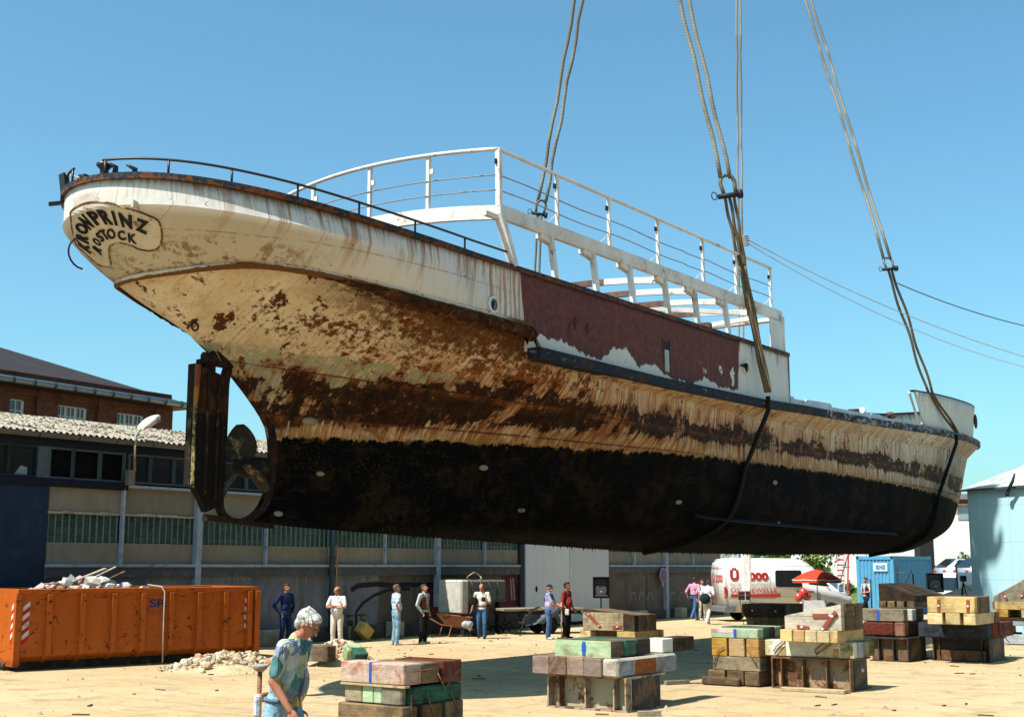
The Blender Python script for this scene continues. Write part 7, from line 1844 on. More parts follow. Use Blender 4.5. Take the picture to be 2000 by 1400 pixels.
PR = plain('parasol_red', (.60, .055, .025), .7, var=.1); mb.grid(rows, True, wrap=True).build('canopy', PR, par)
MB().tube([(x * 1.004, y * 1.004, z - .01) for x, y, z in rows[-2]], .018, 5, closed=True).build('trim', plain('trim_white', (.8, .75, .7)), par)
MB().tube([(0, 0, 0), (0, 0, zt)], .02, 8).build('pole', plain('pole_white', (.7, .7, .7)), par); MB().lathe([(.25, 0), (.25, .08), (.05, .1)], 12).build('base', plain('pole_white', (.7, .7, .7)), par)
p = at_y(1588, 1200, 50.2); p.z = 0; tb0 = at_y(1567, 1172, 50.2); tb1 = at_y(1608, 1172, 50.2)
e = empty('draped_table', p, 0, 'table covered by a white cloth below the red parasol', 'table')
MB().bb((tb0.x - p.x, -.4, tb0.z - .04), (tb1.x - p.x, .4, tb0.z), .01).build('table_top', plain('table_top', (.7, .7, .7)), e)
MB().grid([[(tb0.x - p.x - .02, y, z) for z in (tb0.z + .005, .1)] for y in (.4, -.41)] + [[(tb1.x - p.x + .02, y, z) for z in (tb0.z + .005, .1)] for y in (-.41, .4)], False, wrap=False).build('cloth', plain('cloth_white', (.78, .77, .76), .9), e)
MB().bb((tb0.x - p.x - .02, -.41, tb0.z + .003), (tb1.x - p.x + .02, .41, tb0.z + .012)).build('cloth', plain('cloth_white', (.78, .77, .76), .9), e)
o = MB().lathe([(.06, 0), (.07, .1), (.05, .22), (.02, .27), (.02, .31)], 12).build('white_bottle', plain('bottle_white', (.8, .8, .8), .3)); o.location = (at_y(1600, 1172, 50.2).x, 50.2, tb0.z + .012); tag(o, 'white bottle standing on the draped table', 'bottle')
BM_ = Mat('balloon_red'); BALM = BM_.out((.62, .06, .045), .25, spec=.7)
for px, py, lab in ((1569, 1157, 'uppermost red balloon of the bunch by the van'), (1560, 1166, 'left lower red balloon of the bunch by the van'), (1576, 1164, 'right red balloon of the bunch by the van')):
    q = at_y(px, py, 49.9 + (px % 3) * .1); o = MB().ball((0, 0, 0), .165, 14, 10, (1, 1, 1.12)).lathe([(.03, -.21), (.0, -.17)], 6).build('balloon', BALM); o.location = q; tag(o, lab, 'balloon', 'red balloons by the van')
# red and white ladder sign frame
p = at_y(1650, 1200, 66); p.z = 0; e = empty('red_ladder', p, 0, 'red and white lattice ladder mast between the van and the blue container', 'ladder')
a = at_y(1634, 1084, 66); b = at_y(1645, 1084, 66); z0 = at_y(1640, 1135, 66).z; LR = plain('ladder_red', (.60, .06, .07), .5)
MB().bar((a.x - p.x, 0, 0), (a.x - p.x + .05, 0, a.z + .3), .05).bar((b.x - p.x, 0, 0), (b.x - p.x + .1, 0, a.z + .3), .05).build('stile', plain('pole_white', (.7, .7, .7)), e)
for k in range(6): z = z0 + (a.z - z0) * k / 5; MB().bb((a.x - p.x, -.03, z), (b.x - p.x + .05, .03, z + .07)).build('rung', LR, e)
q = at_y(1652, 1084, 66).x - p.x
MB().bar((q - .05, 0, 0), (q + .15, 0, a.z + .3), .14, .05).bar((q - .35, 0, z0), (q + .1, 0, a.z), .05).build('red_banner_pole', LR, e)
# road sign / speaker boxes
def speaker(px, pyt, pyb, Y, rz, label, wpx):
    t = at_y(px, pyt, Y); b_ = at_y(px, pyb, Y); w_ = wpx / 2500 * Y * .98; e = empty('loudspeaker', (t.x, Y, b_.z), rz, label, 'loudspeaker', 'loudspeakers on stands'); h_ = t.z - b_.z
    SPK = plain('speaker_black', (.018, .018, .022), .5); GRY = plain('speaker_grey', (.10, .10, .105), .5)
    MB().add([(-w_/2, 0, 0), (w_/2, 0, 0), (w_/2, 0, h_), (-w_/2, 0, h_), (-w_*.36, .35, 0), (w_*.36, .35, 0), (w_*.36, .35, h_), (-w_*.36, .35, h_)], [(4,7,6,5), (0,4,5,1), (1,5,6,2), (2,6,7,3), (3,7,4,0)]).build('cabinet', SPK, e)
    fr = MB(); g = .03
    fr.bb((-w_/2, -.02, 0), (-w_/2 + g, .01, h_)).bb((w_/2 - g, -.02, 0), (w_/2, .01, h_)).bb((-w_/2 + g, -.02, 0), (w_/2 - g, .01, g)).bb((-w_/2 + g, -.02, h_ - g), (w_/2 - g, .01, h_)).build('front_frame', SPK, e)
    MB().add([(-w_*.36, -.01, h_ * .72), (w_*.36, -.01, h_ * .72), (w_*.30, .10, h_ * .66), (-w_*.30, .10, h_ * .66), (-w_*.42, .12, h_*.1), (w_*.42, .12, h_*.1), (w_*.42, .13, h_*.9), (-w_*.42, .13, h_*.9)], [(0,1,2,3), (4,5,6,7)]).build('horn_flare', GRY, e)
    M = Matrix.Translation((0, .04, h_ * .36)) @ Matrix.Rotation(R(90), 4, 'X')
    MB().lathe([(w_*.36, 0), (w_*.34, .01), (w_*.12, -.05), (w_*.12, -.04), (w_*.05, -.01)], 20, M).build('woofer', GRY, e); MB().ball((0, -.01, h_ * .3), .025, 8, 6).build('badge', plain('bolt_bright', (.6, .6, .58), .4), e)
    MB().bar((-w_*.38, -.03, h_*.12), (w_*.38, -.03, h_*.12), .02, .05).build('lower_lip', GRY, e)
    st = empty('speaker_stand', (t.x, Y + .17, 0), rz, label.replace('loudspeaker', 'speaker stand under the loudspeaker') if False else 'black tripod stand under the ' + ('left' if px < 1500 else 'right') + ' loudspeaker', 'speaker stand', 'tripod stands under the loudspeakers')
    MB().tube([(0, 0, .25), (0, 0, b_.z)], .022, 8).build('pole', SPK, st)
    for k in range(3): a = k * 2.1 + .5; MB().tube([(0, 0, .75), (math.cos(a) * .5, math.sin(a) * .5, .0)], .015, 6).build('leg', SPK, st)
speaker(1174, 1126, 1167.5, 44.5, R(4), 'black loudspeaker on a stand in front of the pale sliding door', 33)
speaker(1826, 1119, 1156, 43, R(2), 'black loudspeaker on a stand in front of the parked white cars', 32)
# stage lamp bank in front of the van
p = at_y(1462, 1200, 49); p.z = 0; e = empty('display_stand', p, 0, 'dark slatted display stand in front of the van lettering', 'stand')
a, b = at_y(1442, 1155, 49), at_y(1465, 1171, 49); DKP = plain('display_dark', (.025, .03, .03), .5)
for za, zb in ((a.z, a.z - .10), (a.z - .13, b.z)): MB().bb((a.x - p.x, -.05, zb), (b.x - p.x, .02, za), .01).build('display_board', DKP, e)
MB().tube([(a.x - p.x + .05, 0, b.z), (a.x - p.x + .18, 0, 0)], .012, 5).tube([(b.x - p.x, 0, a.z + .1), (b.x - p.x, 0, 0)], .014, 5).build('leg', DKP, e)
mast = at_y(1462, 1200, 48.5); mast.z = 0; e = empty('white_flag_mast', mast, 0, 'tall pale folded banner standing in front of the van lettering', 'banner')
MB().bar((-.10, 0, .9), (-.10, 0, 6), .02).build('pole', plain('pole_white', (.7, .7, .7)), e); MB().grid([[(-.22, .02, z), (-.12, -.04, z), (-.02, .03, z), (.06, -.02, z), (.15 * (1 if z > 1.6 else .6), .02, z)] for z in (1.35, 1.8, 2.4, 3.0, 3.6, 4.2)], True).build('cloth', plain('banner_white', (1, .98, .97), .9), e)
MB().tube([(0, 0, 0), (-.10, 0, .95)], .02, 6).build('foot', DKP, e)

# ================================================================== BLUE CONTAINER
c0 = at_z(1740, 1199); c0 = on_plane(1745, 1105, Vector((0, 60, 0)), Vector((0, 1, 0))); c0.z = 0
cdir = -NX.copy(); bside = Vector((-cdir.y, cdir.x, 0)) * -1   # cdir: along the bright face to the left; bside: along the dark side, away
if bside.y < 0: bside = -bside
crz = math.atan2(-cdir.y, -cdir.x)
bc = empty('blue_container', c0, crz, 'bright blue shipping container with a white logo patch', 'container')
zc = at_y(1745, 1085, 60).z
def CZ(px, py): p = on_plane(px, py, c0, Vector((-cdir.y, cdir.x, 0))); return -(p - c0).dot(cdir) * -1 * -1, p.z
xl = -((on_plane(1672, 1100, c0, Vector((-cdir.y, cdir.x, 0))) - c0).dot(cdir))
yl = (on_plane(1812, 1100, c0, Vector((cdir.x, cdir.y, 0))) - c0).length
CBL = plain('container_blue', (.10, .36, .60), .5, var=.08, dirt=(.16, .34, .46)); CBD = plain('container_blue', (.10, .36, .60))
mb = MB(); rows = [[], []]; n = 28
def corr(mb, p0, p1, z0, z1, nn, dep):
    p0, p1 = Vector(p0), Vector(p1); d = (p1 - p0); nrm = Vector((d.y, -d.x, 0)).normalized(); pts = []
    for i in range(nn):
        for q, o in ((.0, 0), (.28, 0), (.5, dep), (.78, dep)): pts.append(p0 + d * ((i + q) / nn) - nrm * o)
    pts.append(p1); mb.grid([[(p.x, p.y, z0) for p in pts], [(p.x, p.y, z1) for p in pts]], False); return mb
corr(MB(), (xl + .12, .02, 0), (-.12, .02, 0), .2, zc - .18, 9, .035).build('corrugated_side', CBL, bc)
corr(MB(), (-.02, .12, 0), (-.02, yl - .12, 0), .2, zc - .18, 14, .04).build('corrugated_side', CBL, bc)
MB().bb((xl + .1, .08, .1), (-.08, yl - .08, zc - .04)).build('core', CBL, bc)
for x in (xl, -.14):
    for y in (0, yl - .14): MB().bb((x, y, 0), (x + .14, y + .14, zc), .01).build('corner_post', CBL, bc)
for y in (0, yl - .12):
    MB().bb((xl + .141, y, zc - .17), (-.141, y + .12, zc - .005)).bb((xl + .141, y, .02), (-.141, y + .12, .19)).build('rail', CBL, bc)
for x in (xl, -.12): MB().bb((x, .141, zc - .17), (x + .12, yl - .141, zc - .005)).bb((x, .141, .02), (x + .12, yl - .141, .19)).build('rail', CBL, bc)
for x in (xl + .02, -.12): MB().bb((x, -.02, zc - .13), (x + .1, .0, zc - .01)).build('corner_casting', DKP, bc)
lx = -((on_plane(1751 - 0, 1106, c0, Vector((-cdir.y, cdir.x, 0))) - c0).dot(cdir))
def cbx(px): return -((on_plane(px, 1106, c0, Vector((-cdir.y, cdir.x, 0))) - c0).dot(cdir))
def cbz(px, py): return on_plane(px, py, c0, Vector((-cdir.y, cdir.x, 0))).z
x0, x1 = cbx(1744) - (cbx(1758) - cbx(1744)), cbx(1744) - .05; x0, x1 = -.95, -.28
ps = MB().bb((x0, -.03, cbz(1750, 1115)), (x1, -.015, cbz(1750, 1099))).build('logo_patch', plain('logo_white', (.66, .74, .80), .5), bc)
bbtext('M', plain('logo_blue', (.10, .30, .55)), ps, x0 + .12, x1 - .10, cbz(1750, 1112), cbz(1750, 1103), lambda u, v: (u + (v - 2) * .12 * 0, -.036, v), .12)
MB().bb((-2.3, -.02, cbz(1722, 1109)), (-2.27, .0, cbz(1722, 1096))).bb((-2.5, -.02, cbz(1722, 1107.5)), (-2.05, .0, cbz(1722, 1106.5))).build('lock_bar', DKP, bc)
PAT = plain('container_letter', (.30, .50, .66))
for k in range(9): MB().bb((-.012 + .02, .42, zc - .75 - k * .16), (.012, .50, zc - .66 - k * .16)).build('side_marking', PAT, bc)
# ================================================================== PARKED CARS
BK_ = leafm('grass_bank', (.06, .10, .02), (.16, .20, .05)); a_ = at_y(1806, 1150, 66); b_ = at_y(1925, 1150, 66)
MB().add([(a_.x, 63, 0), (b_.x, 63, 0), (b_.x + 2, 67, 1.25), (a_.x + .5, 67, 1.25), (b_.x + 6, 88, 1.26), (a_.x + 4, 88, 1.26), (a_.x - .5, 90, 0), (b_.x + 8, 90, 0)], [(0,1,2,3), (3,2,4,5), (0,3,5,6), (1,7,4,2), (5,4,7,6)]).build('grass_bank', BK_, kind='structure')
def car(p, rz, prof, wd, wins, label, mat, L, glass=None, wr=.31):
    e = empty('parked_car', p, rz, label, 'car', 'cars parked behind the yard'); bm = bmesh.new()
    v0 = [bm.verts.new((x, -wd / 2, z)) for x, z in prof]; v1 = [bm.verts.new((x, wd / 2, z)) for x, z in prof]; n = len(prof)
    bm.faces.new(v0); bm.faces.new(list(reversed(v1)))
    for k in range(n): bm.faces.new((v0[k], v1[k], v1[(k+1) % n], v0[(k+1) % n]))
    bmesh.ops.recalc_face_normals(bm, faces=bm.faces); bmesh.ops.bevel(bm, geom=list(bm.edges), offset=.06, segments=3, affect='EDGES', clamp_overlap=True)
    for v in bm.verts:
        q = max(0, (v.co.z - .85) / .6); v.co.y *= 1 - .17 * q
    for f in bm.faces: f.smooth = True
    me = bpy.data.meshes.new('body'); bm.to_mesh(me); bm.free(); obj('body', me, mat, e)
    for poly in wins:
        for sg in (-1, 1):
            P_ = [(x, sg * (wd / 2 * (1 - .17 * max(0, (z - .85) / .6)) + .006), z) for x, z in poly]; MB().add(P_, [tuple(range(len(P_)))]).build('side_window', VGL, e, fix=False)
    for (xa, za, xb, zb) in (glass or []):
        w1, w2 = wd * .5 * (1 - .17 * max(0, (za - .85) / .6)) - .08, wd * .5 * (1 - .17 * max(0, (zb - .85) / .6)) - .08; dx = .012 if xa > L / 2 else -.012
        MB().add([(xa + dx, -w1, za + .012), (xa + dx, w1, za + .012), (xb + dx, w2, zb + .012), (xb + dx, -w2, zb + .012)], [(0,1,2,3)]).build('windscreen', VGL, e, fix=False)
    for x in (L * .19, L * .80):
        for sg in (-1, 1): wheel(e, x, sg * (wd / 2 - .09), wr, .18)
    for sg in (-1, 1):
        MB().bb((-.03, sg * wd * .36 - .12, .62), (.03, sg * wd * .36 + .12, .80), .02).build('tail_light', plain('tail_red', (.45, .02, .02), .3), e); MB().bb((L - .05, sg * wd * .34 - .14, .58), (L + .02, sg * wd * .34 + .14, .72), .02).build('headlight', plain('lamp_glass', (.6, .62, .62), .1), e)
    return e
CW = Mat('car_white').out((.74, .76, .76), .25, spec=.7); CS = Mat('car_silver').out((.50, .55, .58), .25, spec=.7, metal=.3); CG = Mat('car_grey').out((.30, .34, .38), .3, spec=.7)
hatch = [(0, .3), (3.9, .3), (3.95, .62), (3.85, .78), (2.95, .93), (2.25, 1.38), (.75, 1.42), (.12, .95), (-.02, .7)]
wn = [[(2.75, .93), (2.2, 1.32), (1.55, 1.34), (1.55, .93)], [(1.48, .93), (1.48, 1.34), (.8, 1.35), (.45, .95)]]; gl = [(2.95, .93, 2.25, 1.38), (.12, .95, .72, 1.40)]
vanp = [(0, .35), (4.6, .35), (4.65, .8), (4.4, 1.05), (3.7, 1.2), (3.05, 1.95), (.25, 1.98), (.02, 1.2)]
pw = at_y(1851, 1195, 58); pw.z = 0
car(pw, R(20), vanp, 1.75, [[(3.65, 1.2), (3.1, 1.78), (2.3, 1.8), (2.3, 1.15)]], 'white delivery van with dark rear window behind the right loudspeaker', CW, 4.65, [(3.7, 1.2, 3.05, 1.95), (.02, 1.2, .24, 1.88)])
for px, Y, rz, mt, lab in ((1838, 72, 8, CS, 'silver hatchback parked in the row behind the white delivery van'), (1862, 76, 8, CW, 'white hatchback parked furthest back near the white building'), (1880, 69, 12, CG, 'bluish grey hatchback parked beside the pale shed corner')):
    q = at_y(px, 1180, Y); q.z = .55 if Y < 74 else .9
    q.z = 1.25; car(q, R(rz), hatch, 1.62, wn, lab, mt, 3.9, gl)
q = at_y(1652, 1180, 69); q.z = 0; car(q, R(150), hatch, 1.62, wn, 'small white car half hidden behind the front of the van', CW, 3.9, gl)
# ================================================================== WIRE FENCE
fe = empty('wire_fence', (0, 0, 0), 0, 'thin wire fence with dark green posts across the back of the yard', 'fence')
FP = plain('fence_green', (.02, .045, .035), .6); fps = [(1659, 1132, 58), (1700, 1130, 57), (1752, 1105, 56), (1783, 1120, 55), (1868, 1107, 53.5), (1912, 1105, 52), (1974, 1098, 46)]
prev = None
for px, py, Y in fps:
    t = at_y(px, py, Y); ht = min(t.z, 2.5); MB().tube([(t.x, Y, 0), (t.x - (.08 if px > 1900 else 0), Y, ht)], .03, 6).build('post', FP, fe)
    if prev:
        for z in (.3, .9, 1.5, 2.0): MB().tube([(prev.x, prev.y, z), (t.x, Y, z)], .004, 4).build('wire', plain('wire_grey', (.25, .28, .28)), fe)
    prev = Vector((t.x, Y, 0))
a, b = at_y(1745, 1108, 57), at_y(1766, 1150, 57)
MB().tube([at_y(1780, 1112, 56), at_y(1764, 1152, 56)], .025, 6).build('brace', FP, fe)
# tripod beside the right loudspeaker
p = at_y(1884, 1190, 45); p.z = 0; e = empty('camera_tripod', p, 0, 'dark camera tripod standing right of the right loudspeaker', 'tripod'); zt = at_y(1882, 1118, 45).z
for dx, dy in ((-.25, .1), (.35, 0), (.0, .35)): MB().tube([(dx, dy, 0), (0, 0, zt - .3)], .02, 6).build('leg', DKP, e)
MB().bb((-.08, -.1, zt - .3), (.10, .12, zt - .1), .02).build('camera', DKP, e); MB().bar((.0, 0, zt - .35), (.25, 0, zt - .6), .02).build('pan_handle', DKP, e)
q = at_y(1872, 1160, 52); e = empty('white_panel_sheet', (q.x, 52, 0), 0, 'tilted white board leaning behind the camera tripod', 'board')
zz = q.z; MB().bar((-.9, 0, zz - .5), (.7, .1, zz + .05), .03, .75, (0, 0, 1)).build('board', plain('board_white', (.75, .73, .70)), e); MB().tube([(-.7, .05, 0), (-.7, .05, zz - .3)], .02, 5).tube([(.6, .1, 0), (.6, .1, zz)], .02, 5).build('leg', DKP, e)

# ================================================================== THINGS ALONG THE WAREHOUSE
def atw(px, py, off): return on_plane(px, py, WP - WN * off, WN)
# dented grey cistern propped on legs
q = atw(925, 1222, 1.6); q.z = 0; e = empty('grey_cistern', q, WRZ, 'dented pale grey ribbed tank propped on legs behind the man with the camera', 'tank')
def L2(px, py): p = on_plane(px, py, q, WN); d = p - q; return d.dot(WD), p.z
(xa, za), (xb, zb) = L2(908, 1133), L2(985, 1170)
GM = plain('cistern_grey', (.15, .16, .155), .7, dirt=(.06, .06, .055)); b_ = MB()
b_.bb((xa + .12, 0, zb - .05), (xb + .1, 1.0, za), .05).build('tank_body', GM, e); MB().bb((xa - .25, -.06, zb - .42), (xa + .14, .95, za + .02), .05).build('tank_end', plain('cistern_pale', (.55, .53, .48), .7, dirt=(.3, .28, .22)), e)
for k in range(4): x = xa + .35 + k * (xb - xa - .3) / 4; MB().bb((x, -.035, zb - .03), (x + .06, -.0, za - .02)).build('rib', GM, e)
for z in (za - .35, za - .72): MB().bb((xa + .13, -.03, z), (xb + .1, -.001, z + .04)).build('band', GM, e)
MB().tube([(xa + .9 + .35 * math.cos(a), .3 + .1 * math.sin(2 * a), za + .12 + .14 * math.sin(a)) for a in [i * .5 for i in range(14)]], .018, 5).build('cable_coil', plain('hemp_pale', (.45, .40, .30)), e)
for x in (xa + .1, xb - .2): MB().bb((x, .1, 0), (x + .14, .25, zb - .02)).build('leg', DKP, e)
# wheelbarrow
q = atw(885, 1230, 1.6); q.z = 0; e = empty('wheelbarrow', q, WRZ - .9, 'rusty red wheelbarrow tipped with its tray towards the wall', 'wheelbarrow')
RB = rusty('barrow_rust', (.30, .10, .06), .52, .7, 3); MB().add([(-.55, -.32, .75), (.62, -.38, .62), (.62, .38, .62), (-.55, .32, .75), (-.25, -.2, .38), (.35, -.22, .32), (.35, .22, .32), (-.25, .2, .38)], [(0,1,5,4), (1,2,6,5), (2,3,7,6), (3,0,4,7), (4,5,6,7)]).build('tray', RB, e)
for sg in (-1, 1): MB().tube([(-1.1, sg * .3, .78), (-.4, sg * .25, .40), (.7, sg * .08, .22)], .02, 6).build('handle', RB, e); MB().tube([(-.35, sg * .22, .4), (-.45, sg * .25, 0), (-.15, sg * .22, .0), (-.05, sg * .2, .36)], .015, 5).build('leg', RB, e)
wheel(e, .75, 0, .2, .1)
# flat trailer with tarpaulin
q = atw(1045, 1222, 2.6); q.z = 0; e = empty('flat_trailer', q, WRZ - .55, 'flat timber decked trailer with grey tarpaulin in front of the pale door', 'trailer')
MB().bb((-1.4, -.6, .78), (1.6, .6, .86), .01).build('deck', WD_G, e); MB().bb((-1.3, -.5, .66), (1.5, -.42, .78)).bb((-1.3, .42, .66), (1.5, .5, .78)).build('chassis', DKP, e)
wheel(e, .3, -.5, .3, .14); wheel(e, .3, .5, .3, .14); MB().tube([(-.6, -.62, .7), (-.9, -.75, .0)], .025, 6).build('prop_leg', DKP, e); MB().tube([(1.5, 0, .7), (2.3, 0, .5)], .03, 6).build('drawbar', DKP, e)
rows = []
for i in range(9):
    x = -.6 + i * .16; rows.append([(x + .05 * math.sin(i * 2 + k), -.55 - .14 * math.sin(k * .9 + i), .88 - .09 * k - .04 * math.sin(i * 1.7 + k)) for k in range(7)])
o = MB().grid(rows, True).build('tarpaulin', plain('tarp_grey', (.12, .15, .19), .6)); o.location = q; o.rotation_euler = (0, 0, WRZ - .55); tag(o, 'crumpled grey tarpaulin hanging over the flat trailer', 'tarpaulin')
# yellow crate tipped on its corner
q = atw(711, 1241, 1.0); q.z = 0; e = empty('yellow_crate', q, WRZ, 'yellow ribbed metal crate tipped on its corner against the wall', 'crate'); A_ = Matrix.Translation((0, 0, .33)) @ Matrix.Rotation(.62, 4, 'Y') @ Matrix.Rotation(.2, 4, 'X'); YC = plain('crate_yellow', (.52, .42, .13), .7, dirt=(.25, .18, .05))
MB().box(None, (.46, .3, .34), m=A_).build('shell', YC, e)
for k in range(5): MB().box(None, (.025, .32, .36), m=A_ @ Matrix.Translation((-.2 + .1 * k, 0, 0))).build('rib', YC, e)
# hydrants and hose stumps at the wall foot
for px, lab in ((683, 'left pale pipe stub with valve at the wall foot'), (706, 'right pale pipe stub with valve at the wall foot')):
    q = atw(px, 1228, .5); q.z = 0; e = empty('pipe_valve', q, WRZ, lab, 'valve', 'pipe stubs at the wall foot'); MB().tube([(0, 0, 0), (0, 0, .75)], .05, 8).build('pipe', plain('valve_pale', (.30, .28, .20), dirt=(.1, .08, .05)), e); MB().lathe([(.14, .75), (.14, .79)], 10).ball((0, -.02, .55), .1, 8, 6).build('valve_body', plain('valve_dark', (.06, .06, .05)), e)
# low scrap and weeds by the wall
rg = random.Random(17); e = empty('scrap_pile', (0, 0, 0), 0, 'dark tangle of scrap metal lying in front of the red graffiti', 'scrap')
for i in range(26):
    q = atw(rg.uniform(955, 1030), 1215, rg.uniform(.4, 1.8)); q.z = rg.uniform(.05, .35); d = Vector((rg.uniform(-1, 1), rg.uniform(-.5, .5), rg.uniform(-.2, .5))).normalized() * rg.uniform(.25, .7)
    MB().bar(q - d / 2, q + d / 2, .04, .03).build('scrap_bar', (DKP, DKST, RSTL)[i % 3], e)
mb = MB()
for i in range(900):
    px = rg.uniform(640, 1190); q = atw(px, 1225, rg.uniform(-.0, .7)); q.z = 0; h_ = rg.uniform(.03, .14); a = rg.uniform(0, 6.28)
    mb.add([q + Vector((.02 * math.cos(a), .02 * math.sin(a), 0)), q - Vector((.02 * math.cos(a), .02 * math.sin(a), 0)), q + Vector((rg.uniform(-.06, .06), rg.uniform(-.06, .06), h_))], [(0,1,2)])
tag(mb.build('weeds', plain('weed_green', (.10, .12, .03), .9), fix=False), kind='stuff')
for px, py, ln, rz_, lab in ((742, 1222, 1.0, .3, 'short brown plank leaning at the wall foot behind the striped shirt'), (1228, 1240, .8, .2, 'short plank on the sand behind the central stack')):
    q = at_z(px, py); o = MB().bb((-ln/2, -.06, 0), (ln/2, .06, .05), .006).build('plank', WD_B); o.location = q + Vector((0, 0, .0)); o.rotation_euler = (0, 0, rz_); tag(o, lab, 'plank', 'planks lying about')
for px, py, ln, rz_, lab in ((1322, 1336, .55, .5, 'short offcut with dark end on the sand right of the central trestle'), (1268, 1398, .35, .1, 'small offcut at the bottom edge of the photo under the central trestle')):
    q = at_z(px, py); o = MB().bb((-ln/2, -.05, 0), (ln/2, .05, .08), .006).build('timber_offcut', WD_G); o.location = q; o.rotation_euler = (0, 0, rz_); tag(o, lab, 'timber', 'planks lying about')
# ================================================================== PEOPLE
def remeshed(mb, name, mat, parent, vox, smooth=4):
    me = mb.mesh(name); o = bpy.data.objects.new(name, me); col.objects.link(o)
    r_ = o.modifiers.new('r', 'REMESH'); r_.mode = 'VOXEL'; r_.voxel_size = vox; r_.use_smooth_shade = True
    s_ = o.modifiers.new('s', 'SMOOTH'); s_.iterations = smooth; s_.factor = .5
    bpy.context.view_layer.update()
    m2 = bpy.data.meshes.new_from_object(o.evaluated_get(bpy.context.evaluated_depsgraph_get())); bpy.data.objects.remove(o); bpy.data.meshes.remove(me)
    m2.name = name; m2.materials.clear(); m2.materials.append(mat); return obj(name, m2, None, parent)
def cap(mb, a, b, ra, rb, n=10):
    a, b = Vector(a), Vector(b)
    d = (b - a); L_ = d.length
    if L_ < 1e-5: return mb.ball(a, ra, n, 8)
    k = 6; mb.tube([a + d * i / k for i in range(k + 1)], [ra + (rb - ra) * i / k for i in range(k + 1)], n)
    mb.ball(a, ra * 1.0, n, 8); mb.ball(b, rb * 1.0, n, 8); return mb
def ell_(mb, c, r_, M=None): return mb.ball(c, 1.0, 16, 12, r_, M)
SKIN = {}
def skinm(k):
    if k in SKIN: return SKIN[k]
    c = {'fair': (.58, .31, .20), 'ruddy': (.54, .24, .15), 'tan': (.42, .21, .12)}[k]; m = Mat('skin_' + k); P = m.coord(); n = m.noise(P, 9, 4)
    SKIN[k] = m.out(m.mix(m.step(n, .4, .65), c, (c[0] * .86, c[1] * .72, c[2] * .7)), .5, n, .004, .3, spec=.4); return SKIN[k]
def cloth(name, c, var=.18, sc_=7, stripes=None, stripe_c=None, vert=False):
    if name in MATS: return MATS[name]
    m = Mat(name); P = m.coord(); x, y, z = m.xyz(P); n = m.noise(P, sc_, 4, .6); n2 = m.noise(P, 3.2, 3, .6, .8)
    cc = m.hsv(c, .5, 1, m.step(n, .3, .7, 1 - var, 1 + var))
    if stripes: f = (((x + y) if vert else z) * stripes).fract(); cc = m.mix(m.step((f - .5).abs(), .22, .16), cc, stripe_c)
    MATS[name] = m.out(cc, .9, n2 * 2 + n * .4, .03, .8, spec=.15); return MATS[name]
